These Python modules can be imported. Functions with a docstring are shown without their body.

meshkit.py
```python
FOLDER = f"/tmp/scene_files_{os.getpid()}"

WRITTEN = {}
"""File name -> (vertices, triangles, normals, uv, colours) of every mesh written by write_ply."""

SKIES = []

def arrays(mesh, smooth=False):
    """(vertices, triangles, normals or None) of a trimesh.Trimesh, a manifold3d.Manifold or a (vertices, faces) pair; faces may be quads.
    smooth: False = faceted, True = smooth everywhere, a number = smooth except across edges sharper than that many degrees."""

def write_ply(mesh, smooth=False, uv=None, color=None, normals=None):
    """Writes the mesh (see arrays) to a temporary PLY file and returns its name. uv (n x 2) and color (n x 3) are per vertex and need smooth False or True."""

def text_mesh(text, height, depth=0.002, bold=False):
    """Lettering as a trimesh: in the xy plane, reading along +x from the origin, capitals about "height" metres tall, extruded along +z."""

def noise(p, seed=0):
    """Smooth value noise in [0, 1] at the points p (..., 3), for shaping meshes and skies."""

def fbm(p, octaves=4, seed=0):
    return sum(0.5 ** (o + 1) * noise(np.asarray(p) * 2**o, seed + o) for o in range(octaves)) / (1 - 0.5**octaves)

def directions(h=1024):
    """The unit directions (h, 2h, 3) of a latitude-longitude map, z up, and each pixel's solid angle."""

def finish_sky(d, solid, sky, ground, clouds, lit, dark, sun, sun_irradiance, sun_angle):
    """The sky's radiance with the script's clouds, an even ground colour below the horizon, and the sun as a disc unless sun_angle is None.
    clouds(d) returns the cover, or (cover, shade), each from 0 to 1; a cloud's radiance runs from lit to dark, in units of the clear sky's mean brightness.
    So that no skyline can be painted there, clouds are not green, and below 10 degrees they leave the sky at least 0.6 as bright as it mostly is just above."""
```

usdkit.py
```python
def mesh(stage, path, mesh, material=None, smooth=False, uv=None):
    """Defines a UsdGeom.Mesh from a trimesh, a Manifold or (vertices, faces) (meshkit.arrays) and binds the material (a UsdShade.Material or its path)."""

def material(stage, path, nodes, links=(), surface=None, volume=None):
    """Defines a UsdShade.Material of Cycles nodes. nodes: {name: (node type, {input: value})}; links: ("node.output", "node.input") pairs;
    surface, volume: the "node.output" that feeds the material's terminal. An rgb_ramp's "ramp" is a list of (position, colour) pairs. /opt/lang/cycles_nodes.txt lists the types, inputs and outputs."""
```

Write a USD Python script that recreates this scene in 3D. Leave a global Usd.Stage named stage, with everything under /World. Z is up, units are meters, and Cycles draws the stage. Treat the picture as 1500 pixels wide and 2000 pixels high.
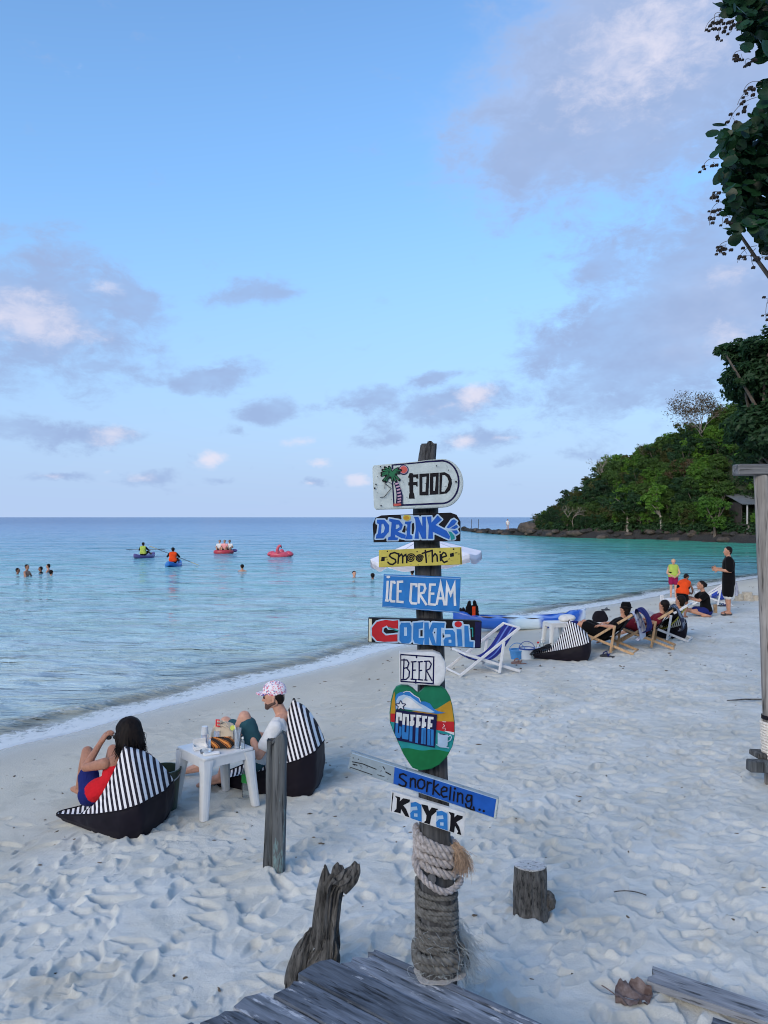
import math, random
import numpy as np, trimesh, manifold3d as m3, usdkit, meshkit
from shapely import geometry as sg, affinity, ops
from scipy import ndimage
from scipy.interpolate import PchipInterpolator, CubicSpline
from pxr import Usd, UsdGeom, UsdShade, UsdLux, Gf, Sdf, Vt

random.seed(5)
RNG = np.random.default_rng(11)
PI = math.pi
stage = Usd.Stage.CreateInMemory()
UsdGeom.SetStageUpAxis(stage, 'Z'); UsdGeom.SetStageMetersPerUnit(stage, 1.0)
UsdGeom.Xform.Define(stage, '/World'); UsdGeom.Scope.Define(stage, '/World/Looks')

# ------------------------------------------------------------------ camera, sky, sun, exposure
EYE = 2.5                       # metres above the dry sand
cam = UsdGeom.Camera.Define(stage, '/World/camera')
cam.AddTranslateOp().Set((0, 0, EYE)); cam.AddRotateXOp().Set(90)
cam.CreateFocalLengthAttr(36.0); cam.CreateHorizontalApertureAttr(36.0)
cam.CreateVerticalApertureOffsetAttr(36.0 * 10 / 1500)
cam.CreateClippingRangeAttr((0.1, 60000.0))
cam.CreateExposureAttr(1.0)
SUN_AZ, SUN_EL = math.radians(212), math.radians(22)        # behind the camera, low
SUN_DIR = np.array([math.sin(SUN_AZ) * math.cos(SUN_EL), math.cos(SUN_AZ) * math.cos(SUN_EL), math.sin(SUN_EL)])
SKY_STRENGTH, SUN_INTENSITY, SUN_ANGLE = 0.15, 0.20, 45.0

def cloud_nodes(nodes, links, name, items, warp):
    """Sum of soft ellipsoids round directions; items: (azimuth deg, elevation deg, half width deg, half height deg, tilt deg, gain)."""
    last = None
    for i, (az, el, w, h, tilt, gain) in enumerate(items):
        a, e = math.radians(az), math.radians(el)
        c = (math.sin(a) * math.cos(e), math.cos(a) * math.cos(e), math.sin(e))
        m, l, s, g = (f'{name}{k}{i}' for k in ('m', 'l', 's', 'g'))
        W, H = math.tan(math.radians(w)), math.tan(math.radians(h))
        nodes[m] = ('mapping', {'mapping_type': 'texture', 'location': c, 'rotation': (e, math.radians(-tilt), -a), 'scale': (W, max(W, H) * 1.5, H)})
        nodes[l] = ('vector_math', {'math_type': 'length'})
        nodes[s] = ('math', {'math_type': 'multiply_add', 'value2': -1.0, 'value3': 1.0})
        nodes[g] = ('math', {'math_type': 'maximum' if last is None else 'smoothmax', 'value2': 0.0, 'value3': 0.25})
        nodes[g + 'k'] = ('math', {'math_type': 'add', 'value2': gain - 1.0})
        links += [(warp, m + '.vector'), (m + '.vector', l + '.vector1'), (l + '.value', s + '.value1'), (s + '.value', g + 'k.value1'), (g + 'k.value', g + '.value1')]
        if last: links.append((last, g + '.value2'))
        last = g + '.value'
    return last

def px_dir(px, py):
    u, v = (px - 750) / 1500, (1010 - py) / 1500
    return math.degrees(math.atan(u)), math.degrees(math.atan(v / math.hypot(1, u)))

def make_sky():
    D = 1500 * math.pi / 180
    def C(px, py, w, h, tilt=0, gain=1.0):
        az, el = px_dir(px, py); return (az, el, w / 2 / D * 1.55, h / 2 / D * 1.55, tilt, gain)
    grey = [C(1270, 130, 560, 360, 28, 1.0), C(1080, 260, 320, 150, 30, .9), C(1400, 560, 360, 330, 18, 1.05), C(1180, 520, 200, 110, 30, .7), C(1100, 645, 130, 60, 30, .7), C(1290, 660, 380, 200, 12, 1.15),
            C(1460, 680, 260, 200, 0, .85), C(85, 610, 330, 230, -8, 1.0), C(240, 575, 200, 90, -10, .8), C(490, 572, 200, 76, 14, .8), C(200, 722, 230, 50, 10, .72), C(390, 735, 270, 76, 12, .8), C(520, 798, 190, 56, 5, .8),
            C(860, 800, 300, 74, 12, .9), C(740, 775, 250, 76, 8, .75), C(840, 740, 220, 46, 12, .65), C(70, 838, 250, 60, 0, .8), C(195, 860, 170, 50, 6, .8), C(960, 858, 260, 60, 3, .72), C(1380, 770, 190, 56, 0, .6),
            C(90, 930, 180, 36, 0, .68), C(270, 930, 130, 40, 0, .7), C(430, 940, 120, 30, 0, .6), C(460, 845, 110, 36, 0, .6), C(610, 945, 110, 30, 0, .6), C(1130, 890, 220, 46, 0, .6), C(1010, 900, 140, 36, 0, .6), C(760, 860, 170, 46, 8, .7)]
    lit = [C(1270, 90, 420, 260, 30, .72), C(55, 625, 230, 100, -6, .9), C(60, 580, 180, 60, -6, .72), C(210, 560, 100, 60, 0, .6), C(925, 774, 80, 56, 15, .98), C(870, 795, 130, 40, 15, .6), C(218, 850, 78, 42, 6, .95), C(407, 894, 56, 40, 0, 1.0), C(585, 864, 80, 32, 6, .78),
           C(625, 906, 56, 22, 0, .85), C(700, 938, 54, 26, 0, 1.0), C(908, 862, 66, 40, 10, .85), C(100, 930, 80, 22, 0, .6), C(275, 932, 70, 26, 0, .68), C(985, 856, 70, 24, 0, .62), C(207, 922, 46, 20, 0, .62), C(610, 942, 40, 18, 0, .6), C(1430, 660, 170, 110, 0, .6), C(1420, 540, 150, 80, 0, .62)]
    n = {'tc': ('texture_coordinate', {}),
         'sky': ('sky_texture', {'sky_type': 'single_scattering', 'sun_disc': False, 'sun_elevation': SUN_EL, 'sun_rotation': math.atan2(SUN_DIR[0], SUN_DIR[1]), 'altitude': 0.0, 'air_density': 1.0, 'aerosol_density': 1.6, 'ozone_density': 2.0}),
         'hs': ('hsv', {'hue': 0.502, 'saturation': 1.18, 'value': 1.0, 'fac': 1.0}),
         'sep': ('separate_xyz', {}),
         'air': ('map_range', {'value': 0, 'from_min': 0.0, 'from_max': 0.40, 'to_min': 1.0, 'to_max': 0.0, 'clamp': True}),
         'airp': ('math', {'math_type': 'power', 'value2': 1.6}), 'airm': ('math', {'math_type': 'multiply', 'value2': 0.9}),
         'mid': ('map_range', {'value': 0, 'from_min': 0.0, 'from_max': 0.62, 'to_min': 0.85, 'to_max': 0.0, 'clamp': True}), 'midmix': ('mix', {'mix_type': 'mix', 'color2': (0.80, 1.76, 3.25)}),
         'airmix': ('mix', {'mix_type': 'mix', 'color2': (1.66, 2.12, 2.98)}),
         # domain warp, stronger sideways, for ragged cloud edges
         'st': ('mapping', {'mapping_type': 'point', 'scale': (1, 1, 1.8)}),
         'n1': ('noise_texture', {'scale': 9.0, 'detail': 7.0, 'roughness': 0.62}),
         'ns': ('vector_math', {'math_type': 'subtract', 'vector2': (0.5, 0.5, 0.5)}),
         'nm': ('vector_math', {'math_type': 'multiply', 'vector2': (0.10, 0.10, 0.055)}),
         'wp': ('vector_math', {'math_type': 'add'}),
         'n2': ('noise_texture', {'scale': 26.0, 'detail': 8.0, 'roughness': 0.62}),
         'ns2': ('vector_math', {'math_type': 'subtract', 'vector2': (0.5, 0.5, 0.5)}),
         'nm2': ('vector_math', {'math_type': 'multiply', 'vector2': (0.028, 0.028, 0.017)}),
         'wp2': ('vector_math', {'math_type': 'add'}),
         'n3': ('noise_texture', {'scale': 14.0, 'detail': 6.0, 'roughness': 0.6})}
    l = [('tc.generated', 'sky.vector'), ('sky.color', 'hs.color'), ('tc.generated', 'sep.vector'), ('sep.z', 'air.value'), ('air.result', 'airp.value1'), ('airp.value', 'airm.value1'),
         ('airm.value', 'airmix.fac'), ('sep.z', 'mid.value'), ('mid.result', 'midmix.fac'), ('hs.color', 'midmix.color1'), ('midmix.color', 'airmix.color1'),
         ('tc.generated', 'st.vector'), ('st.vector', 'n1.vector'), ('n1.color', 'ns.vector1'), ('ns.vector', 'nm.vector1'), ('nm.vector', 'wp.vector1'), ('tc.generated', 'wp.vector2'),
         ('st.vector', 'n2.vector'), ('n2.color', 'ns2.vector1'), ('ns2.vector', 'nm2.vector1'), ('nm2.vector', 'wp2.vector1'), ('tc.generated', 'wp2.vector2'), ('st.vector', 'n3.vector')]
    soft = [C(1260, 90, 600, 340, 28, 1.0), C(1130, 170, 300, 190, 30, .7), C(1420, 30, 400, 300, 10, 1.0), C(1400, 590, 360, 260, 15, .8), C(1330, 690, 300, 130, 6, .7), C(60, 610, 280, 150, -6, .7)]
    sf = cloud_nodes(n, l, 's', soft, 'wp.vector')
    g = cloud_nodes(n, l, 'g', grey, 'wp.vector'); w = cloud_nodes(n, l, 'w', lit, 'wp2.vector')
    # fine noise eats ragged edges into both layers
    n['fe'] = ('noise_texture', {'scale': 17.0, 'detail': 9.0, 'roughness': 0.68, 'distortion': 0.25}); n['fe2'] = ('noise_texture', {'scale': 30.0, 'detail': 9.0, 'roughness': 0.66, 'distortion': 0.25})
    n['ea'] = ('math', {'math_type': 'multiply_add', 'value2': 1.5}); n['es'] = ('math', {'math_type': 'add', 'value2': -0.66}); n['eb'] = ('math', {'math_type': 'multiply_add', 'value2': 1.3}); n['et'] = ('math', {'math_type': 'add', 'value2': -0.60})
    l += [('st.vector', 'fe.vector'), ('st.vector', 'fe2.vector'), ('fe.fac', 'ea.value1'), (g, 'es.value1'), ('es.value', 'ea.value3'), ('fe2.fac', 'eb.value1'), (w, 'et.value1'), ('et.value', 'eb.value3')]
    n['gm'] = ('map_range', {'range_type': 'smoothstep', 'from_min': 0.22, 'from_max': 0.72, 'to_min': 0.0, 'to_max': 0.92, 'clamp': True})
    n['gn'] = ('map_range', {'from_min': 0.3, 'from_max': 0.62, 'to_min': 0.62, 'to_max': 1.0, 'clamp': True})
    n['gf'] = ('math', {'math_type': 'multiply'})
    n['gmix'] = ('mix', {'mix_type': 'mix', 'color2': CLOUD_GREY})
    n['wm'] = ('map_range', {'range_type': 'smoothstep', 'from_min': 0.22, 'from_max': 1.0, 'to_min': 0.0, 'to_max': 0.9, 'clamp': True})
    n['wf'] = ('math', {'math_type': 'multiply'})
    n['wmix'] = ('mix', {'mix_type': 'mix', 'color2': CLOUD_LIT})
    n['sa'] = ('math', {'math_type': 'multiply_add', 'value2': .55}); n['sb'] = ('math', {'math_type': 'add', 'value2': -0.275}); n['sm'] = ('map_range', {'range_type': 'smoothstep', 'from_min': 0.08, 'from_max': 0.8, 'to_min': 0.0, 'to_max': 0.85, 'clamp': True}); n['smix'] = ('mix', {'mix_type': 'mix', 'color2': CLOUD_SOFT})
    l += [('fe.fac', 'sa.value1'), (sf, 'sb.value1'), ('sb.value', 'sa.value3'), ('sa.value', 'sm.value'), ('sm.result', 'smix.fac'), ('airmix.color', 'smix.color1'), ('smix.color', 'gmix.color1')]
    n['bg'] = ('background_shader', {'strength': SKY_STRENGTH})
    l += [('ea.value', 'gm.value'), ('n3.fac', 'gn.value'), ('gm.result', 'gf.value1'), ('gn.result', 'gf.value2'), ('gf.value', 'gmix.fac'), 
          ('eb.value', 'wm.value'), ('wm.result', 'wf.value1'), ('gn.result', 'wf.value2'), ('wf.value', 'wmix.fac'), ('gmix.color', 'wmix.color1'), ('wmix.color', 'bg.color')]
    m = usdkit.material(stage, '/World/Looks/sky', n, l, surface='bg.background')
    d = UsdLux.DomeLight.Define(stage, '/World/sky')
    UsdShade.MaterialBindingAPI.Apply(d.GetPrim()).Bind(m)
    d.GetPrim().SetCustomDataByKey('kind', 'structure')
CLOUD_GREY, CLOUD_LIT, CLOUD_SOFT = (1.14, 1.56, 2.50), (2.7, 2.65, 3.1), (1.80, 2.0, 2.7)
make_sky()
sun = UsdLux.DistantLight.Define(stage, '/World/sun')
sun.CreateNormalizeAttr(True); sun.CreateIntensityAttr(SUN_INTENSITY); sun.CreateAngleAttr(SUN_ANGLE); sun.CreateColorAttr((1.0, 0.93, 0.84))
sun.AddRotateXYZOp().Set((90 - math.degrees(SUN_EL), 0, 180 - math.degrees(SUN_AZ)))

# ------------------------------------------------------------------ helpers: naming, tagging, materials
_used = {}
def numbered(path):
    k = _used.get(path, -1) + 1; _used[path] = k
    return path if k == 0 else f'{path}_{k:03d}'
def P(o): return str(o.GetPath()) if hasattr(o, 'GetPath') else ('/World' if o is None else o)
def tag(o, label=None, category=None, group=None, kind=None):
    o = o.GetPrim() if hasattr(o, 'GetPrim') else o
    for k, v in (('label', label), ('category', category), ('group', group), ('kind', kind)):
        if v: o.SetCustomDataByKey(k, v)
    return o
def thing(name, label, category, loc=(0, 0, 0), rotz=0.0, group=None, scale=None, rot=None):
    x = UsdGeom.Xform.Define(stage, numbered('/World/' + name))
    x.AddTranslateOp().Set(tuple(map(float, loc)))
    if rot is not None: x.AddRotateXYZOp().Set(tuple(map(float, rot)))
    elif rotz: x.AddRotateZOp().Set(float(rotz))
    if scale is not None: x.AddScaleOp().Set((scale,) * 3 if np.ndim(scale) == 0 else tuple(scale))
    return tag(x, label, category, group)
def part(parent, name, mesh, mat, smooth=35, label=None, attrs=None, kind=None):
    """One Mesh prim under parent (None: top level)."""
    path = numbered(P(parent) + '/' + name)
    if isinstance(mesh, list): mesh = trimesh.util.concatenate(mesh)
    m = usdkit.mesh(stage, path, mesh, M(mat) if isinstance(mat, str) else mat, smooth=smooth)
    for k, v in (attrs or {}).items():
        v = np.asarray(v, np.float32); api = UsdGeom.PrimvarsAPI(m)
        if v.ndim == 1: api.CreatePrimvar(k, Sdf.ValueTypeNames.FloatArray, 'vertex').Set(Vt.FloatArray.FromNumpy(v))
        else: api.CreatePrimvar(k, Sdf.ValueTypeNames.Color3fArray, 'vertex').Set(Vt.Vec3fArray.FromNumpy(v))
    if label: m.GetPrim().SetCustomDataByKey('label', label)
    if kind: m.GetPrim().SetCustomDataByKey('kind', kind)
    return m.GetPrim()
def single(name, mesh, mat, label, category, group=None, smooth=35, loc=None, rotz=0, kind=None, attrs=None):
    """A thing that is one mesh, its origin at loc."""
    p = part(None, name, mesh, mat, smooth, attrs=attrs)
    if loc is not None:
        x = UsdGeom.Xformable(p); x.AddTranslateOp().Set(tuple(map(float, loc)))
        if rotz: x.AddRotateZOp().Set(float(rotz))
    return tag(p, label, category, group, kind)
def copy_of(src, loc, rotz=0.0, scale=None, label=None, group=None, name=None):
    x = UsdGeom.Xform.Define(stage, numbered('/World/' + (name or src.GetName().rstrip('0123456789').rstrip('_'))))
    x.GetPrim().GetReferences().AddInternalReference(src.GetPath()); x.GetPrim().SetInstanceable(True)
    x.ClearXformOpOrder()
    x.AddTranslateOp(opSuffix='c').Set(tuple(map(float, loc))); x.AddRotateZOp(opSuffix='c').Set(float(rotz))
    if scale is not None: x.AddScaleOp(opSuffix='c').Set((scale,) * 3 if np.ndim(scale) == 0 else tuple(map(float, scale)))
    d = src.GetCustomData()
    return tag(x, label or d['label'], d['category'], group or d.get('group'))

_mats = {}
def M(name): return _mats[name]
def mat(name, color, rough=0.6, metallic=0.0, spec=0.5, noise=0.0, nscale=20.0, bump=0.0, bscale=40.0, color2=None, stretch=(1, 1, 1), trans=0.0, ior=1.45, coat=0.0, sheen=0.0, sss=0.0, spots=None):
    """Principled with object-space noise between color and color2 (or +-noise) and a bump of its own scale."""
    n = {'p': ('principled_bsdf', {'base_color': color, 'roughness': rough, 'metallic': metallic, 'specular_ior_level': spec, 'transmission_weight': trans, 'ior': ior, 'coat_weight': coat, 'sheen_weight': sheen, 'subsurface_weight': sss, 'subsurface_scale': 0.01}),
         'tc': ('texture_coordinate', {}), 'mp': ('mapping', {'mapping_type': 'point', 'scale': stretch})}
    l = [('tc.object', 'mp.vector')]
    if noise or color2:
        c2 = color2 or tuple(max(0, c * (1 - noise)) for c in color); c1 = color if color2 else tuple(min(1, c * (1 + noise)) for c in color)
        n['nz'] = ('noise_texture', {'scale': nscale, 'detail': 6.0, 'roughness': 0.65}); n['rp'] = ('rgb_ramp', {'ramp': [(0.36, c2), (0.64, c1)]})
        l += [('mp.vector', 'nz.vector'), ('nz.fac', 'rp.fac')]; out = 'rp.color'
        if spots:
            n['sn'] = ('noise_texture', {'scale': spots[0], 'detail': 5.0, 'roughness': 0.7}); n['sr'] = ('rgb_ramp', {'ramp': [(spots[1], (0, 0, 0)), (spots[1] + 0.05, (1, 1, 1))]}); n['sx'] = ('mix', {'color2': spots[2]})
            l += [('mp.vector', 'sn.vector'), ('sn.fac', 'sr.fac'), ('sr.color', 'sx.fac'), (out, 'sx.color1')]; out = 'sx.color'
        l.append((out, 'p.base_color'))
    if bump:
        n['bn'] = ('noise_texture', {'scale': bscale, 'detail': 5.0, 'roughness': 0.6}); n['bp'] = ('bump', {'strength': min(1, bump * 40), 'distance': bump})
        l += [('mp.vector', 'bn.vector'), ('bn.fac', 'bp.height'), ('bp.normal', 'p.normal')]
    _mats[name] = usdkit.material(stage, '/World/Looks/' + name, n, l, surface='p.BSDF')
    return _mats[name]

# ------------------------------------------------------------------ the shore: profile, prints, sand sheet
SEA = -0.35
_sx = np.array([-60, -12, -4.73, -4.12, -3.42, -2.55, -1.43, .11, 1.87, 3.48, 5.39, 7.6, 10.45, 14, 17.6, 26, 40, 60, 90.0])
_sy = np.array([-60, -0.4, 9.46, 10.3, 11.4, 12.76, 14.25, 16.8, 18.75, 20.9, 23.1, 25.4, 28.5, 32.4, 36.2, 43, 52, 62, 72.0])
_shore = PchipInterpolator(_sx, _sy); _dshore = _shore.derivative()
def sea_distance(x, y):
    x = np.clip(x, -59, 89); k = _dshore(x)
    return (y - _shore(x)) / np.sqrt(1 + k * k)
def profile(s):
    return np.interp(s, [-60, -6, -4, -2.5, -1, 0, 3, 10, 60], [0.35, 0.03, -0.02, -0.13, -0.27, SEA, SEA - .2, SEA - .7, SEA - 5])
def ground(x, y):
    return profile(sea_distance(np.asarray(x, float), np.asarray(y, float)))
def on_sand(px, py):
    """World point of the beach seen at a place of the photograph (used to measure positions)."""
    y = 5.0
    for _ in range(60):
        y = 0.5 * y + 0.5 * (EYE - float(ground((px - 750) / 1500 * y, y))) * 1500 / (py - 1010)
    x = (px - 750) / 1500 * y
    return np.array([x, y, float(ground(x, y))])
def on_sea(px, py):
    y = (EYE - SEA) * 1500 / (py - 1010)
    return np.array([(px - 750) / 1500 * y, y, SEA])
def at(px, py, y):
    return np.array([(px - 750) / 1500 * y, y, EYE - (py - 1010) / 1500 * y])

CELL = 0.0095
X0, X1, Y0, Y1 = -9.0, 19.0, 1.6, 36.0
def make_prints():
    nx, ny = int((X1 - X0) / CELL), int((Y1 - Y0) / CELL)
    h = np.zeros((ny, nx), np.float32)
    g = np.random.default_rng(3)
    def fb(cell, amp):
        s = max(1, int(round(cell / CELL)))
        low = g.standard_normal((ny // s + 4, nx // s + 4)).astype(np.float32)
        return ndimage.zoom(low, s, order=3)[s:s + ny, s:s + nx] * amp
    h += fb(1.1, 0.008) + fb(0.35, 0.004) + fb(0.10, 0.0018)
    # wide trampled hollows, then sharp prints stamped over what was there
    N = 44000
    yy = Y0 + (Y1 - Y0) * g.random(N) ** 1.35
    xx = X0 + (X1 - X0) * g.random(N)
    keep = np.abs(xx) < 0.72 * yy + 1.5
    xx, yy = xx[keep], yy[keep]
    s = sea_distance(xx, yy)
    prob = np.interp(s, [-6, -4.2, -3.0, -1.5, -0.6], [1, 0.6, 0.16, 0.04, 0.0])
    sel = g.random(len(xx)) < prob
    for x, y in zip(xx[sel], yy[sel]):
        L, W = g.uniform(.17, .28), g.uniform(.07, .11)
        a = g.uniform(0, 2 * PI) if g.random() < .5 else g.normal(0.7, 0.6)
        depth = g.uniform(.010, .036) * (1.0 if y > 3.2 else .7)
        R = int(0.24 / CELL); ci, cj = int((y - Y0) / CELL), int((x - X0) / CELL)
        if ci < R or cj < R or ci >= ny - R or cj >= nx - R: continue
        jj, ii = np.meshgrid(np.arange(-R, R), np.arange(-R, R))
        u = (jj * math.cos(a) + ii * math.sin(a)) * CELL / (L / 2); v = (-jj * math.sin(a) + ii * math.cos(a)) * CELL / (W / 2)
        v = v / (1 + 0.28 * np.tanh(2 * u))
        r = np.sqrt(u * u + v * v) + 0.06 * np.sin(5 * np.arctan2(v, u) + x * 9)
        inside = 1 / (1 + np.exp((r - 1) * g.uniform(12, 30)))
        rim = np.exp(-((r - 1.22) / 0.2) ** 2) * (0.55 + 0.45 * np.cos(np.arctan2(v, u) - g.uniform(0, 6.28)))
        bottom = -depth * (0.75 + 0.35 * u * g.choice([-1, 1]))
        if g.random() < .22: bottom = bottom + 0.0028 * np.sin(u * L * 0.5 * 2 * PI / g.uniform(.016, .026))
        w = h[ci - R:ci + R, cj - R:cj + R]
        mean = w.mean()
        h[ci - R:ci + R, cj - R:cj + R] = w * (1 - inside) + (mean * .5 + bottom) * inside + rim * depth * 0.42
    h = ndimage.gaussian_filter(h, 0.45) * 1.0
    h += fb(0.045, 0.0008)
    return h
PRINTS = make_prints()
def relief(x, y):
    s = sea_distance(x, y)
    r = ndimage.map_coordinates(PRINTS, [(y - Y0) / CELL, (x - X0) / CELL], order=1, mode='nearest')
    far = 0.02 * (meshkit.fbm(np.stack([x * 1.4, y * 1.4, 0 * x], -1), 3, 7) - .5) * 2
    inside = (x > X0) & (x < X1) & (y > Y0) & (y < Y1)
    return np.where(inside, r, far) * np.interp(s, [-4.5, -3.2, -1.6, -0.4, 0], [1, .6, .2, .06, .03])
def sand_height(x, y):
    x, y = np.atleast_1d(np.asarray(x, float)), np.atleast_1d(np.asarray(y, float))
    return (profile(sea_distance(x, y)) + relief(x, y)).squeeze()

MOUNDS = []                                        # (x, y, radius, height): sand banked round posts
def grid_faces(nr, nc):
    i = np.arange(nr * nc).reshape(nr, nc)
    a, b, c, d = i[:-1, :-1].ravel(), i[:-1, 1:].ravel(), i[1:, 1:].ravel(), i[1:, :-1].ravel()
    return np.vstack([np.stack([a, b, c], 1), np.stack([a, c, d], 1)])
def fan(ymin, ymax, step, umax, ustep, fine=0.60, coarse=4):
    ys = ymin * np.exp(np.arange(0, math.log(ymax / ymin) + step, step))
    u = np.concatenate([np.arange(-umax, -fine, ustep * coarse), np.arange(-fine, fine, ustep), np.arange(fine, umax + ustep, ustep * coarse)])
    return np.meshgrid(u, ys)

def make_sand():
    U, Y = fan(2.55, 60, 0.0033, 1.25, 0.0023, coarse=6); U0 = U[0]; ys = np.concatenate([2.55 * np.exp(np.arange(0, math.log(13 / 2.55), .0022)), 13 * np.exp(np.arange(0, math.log(60 / 13.) + .004, .004))]); U, Y = np.meshgrid(U0, ys); X = U * Y
    keep_rows = sea_distance(X, Y).min(1) < 6
    U, X, Y = U[keep_rows], X[keep_rows], Y[keep_rows]
    s = sea_distance(X, Y)
    Z = profile(s) + relief(X, Y)
    for mx, my, mr, mh in MOUNDS:
        d2 = ((X - mx) ** 2 + (Y - my) ** 2) / mr ** 2
        Z += mh * np.exp(-d2 * 1.2) * (0.8 + 0.5 * meshkit.noise(np.stack([X * 22, Y * 22, 0 * X], -1), 3))
    damp = np.clip(np.interp(s + 0.5 * (meshkit.fbm(np.stack([X * .7, Y * .7, 0 * X], -1), 3, 5) - .5), [-5.2, -4.2, -3.2, -1.0], [0, .35, .8, 1]), 0, 1)
    wet = np.interp(s + 0.35 * (meshkit.fbm(np.stack([X * .8, Y * .8, 0 * X], -1), 3, 8) - .5), [-1.5, -.5, -0.1], [0, .6, 1])
    V = np.stack([X.ravel(), Y.ravel(), Z.ravel()], 1)
    part(None, 'sand', (V, grid_faces(*X.shape)), 'sand', smooth=True, attrs={'damp': damp.ravel(), 'wet': wet.ravel()})
    tag(stage.GetPrimAtPath('/World/sand'), kind='structure')
    # the rest of the beach, behind the eye and to the sides
    x = np.linspace(-70, 95, 180); y = np.linspace(-60, 75, 150)
    Xb, Yb = np.meshgrid(x, y); sb = sea_distance(Xb, Yb)
    Zb = profile(sb) - 0.05
    inside = (Yb > 2.7) & (np.abs(Xb) < 1.2 * Yb) & (Yb < 58); Zb = np.where(inside, Zb - 0.6, Zb)
    part(None, 'back_beach', (np.stack([Xb.ravel(), Yb.ravel(), Zb.ravel()], 1), grid_faces(*Xb.shape)), 'sand', smooth=True, attrs={'damp': np.zeros(Xb.size), 'wet': np.zeros(Xb.size)})
    tag(stage.GetPrimAtPath('/World/back_beach'), kind='structure')

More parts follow.
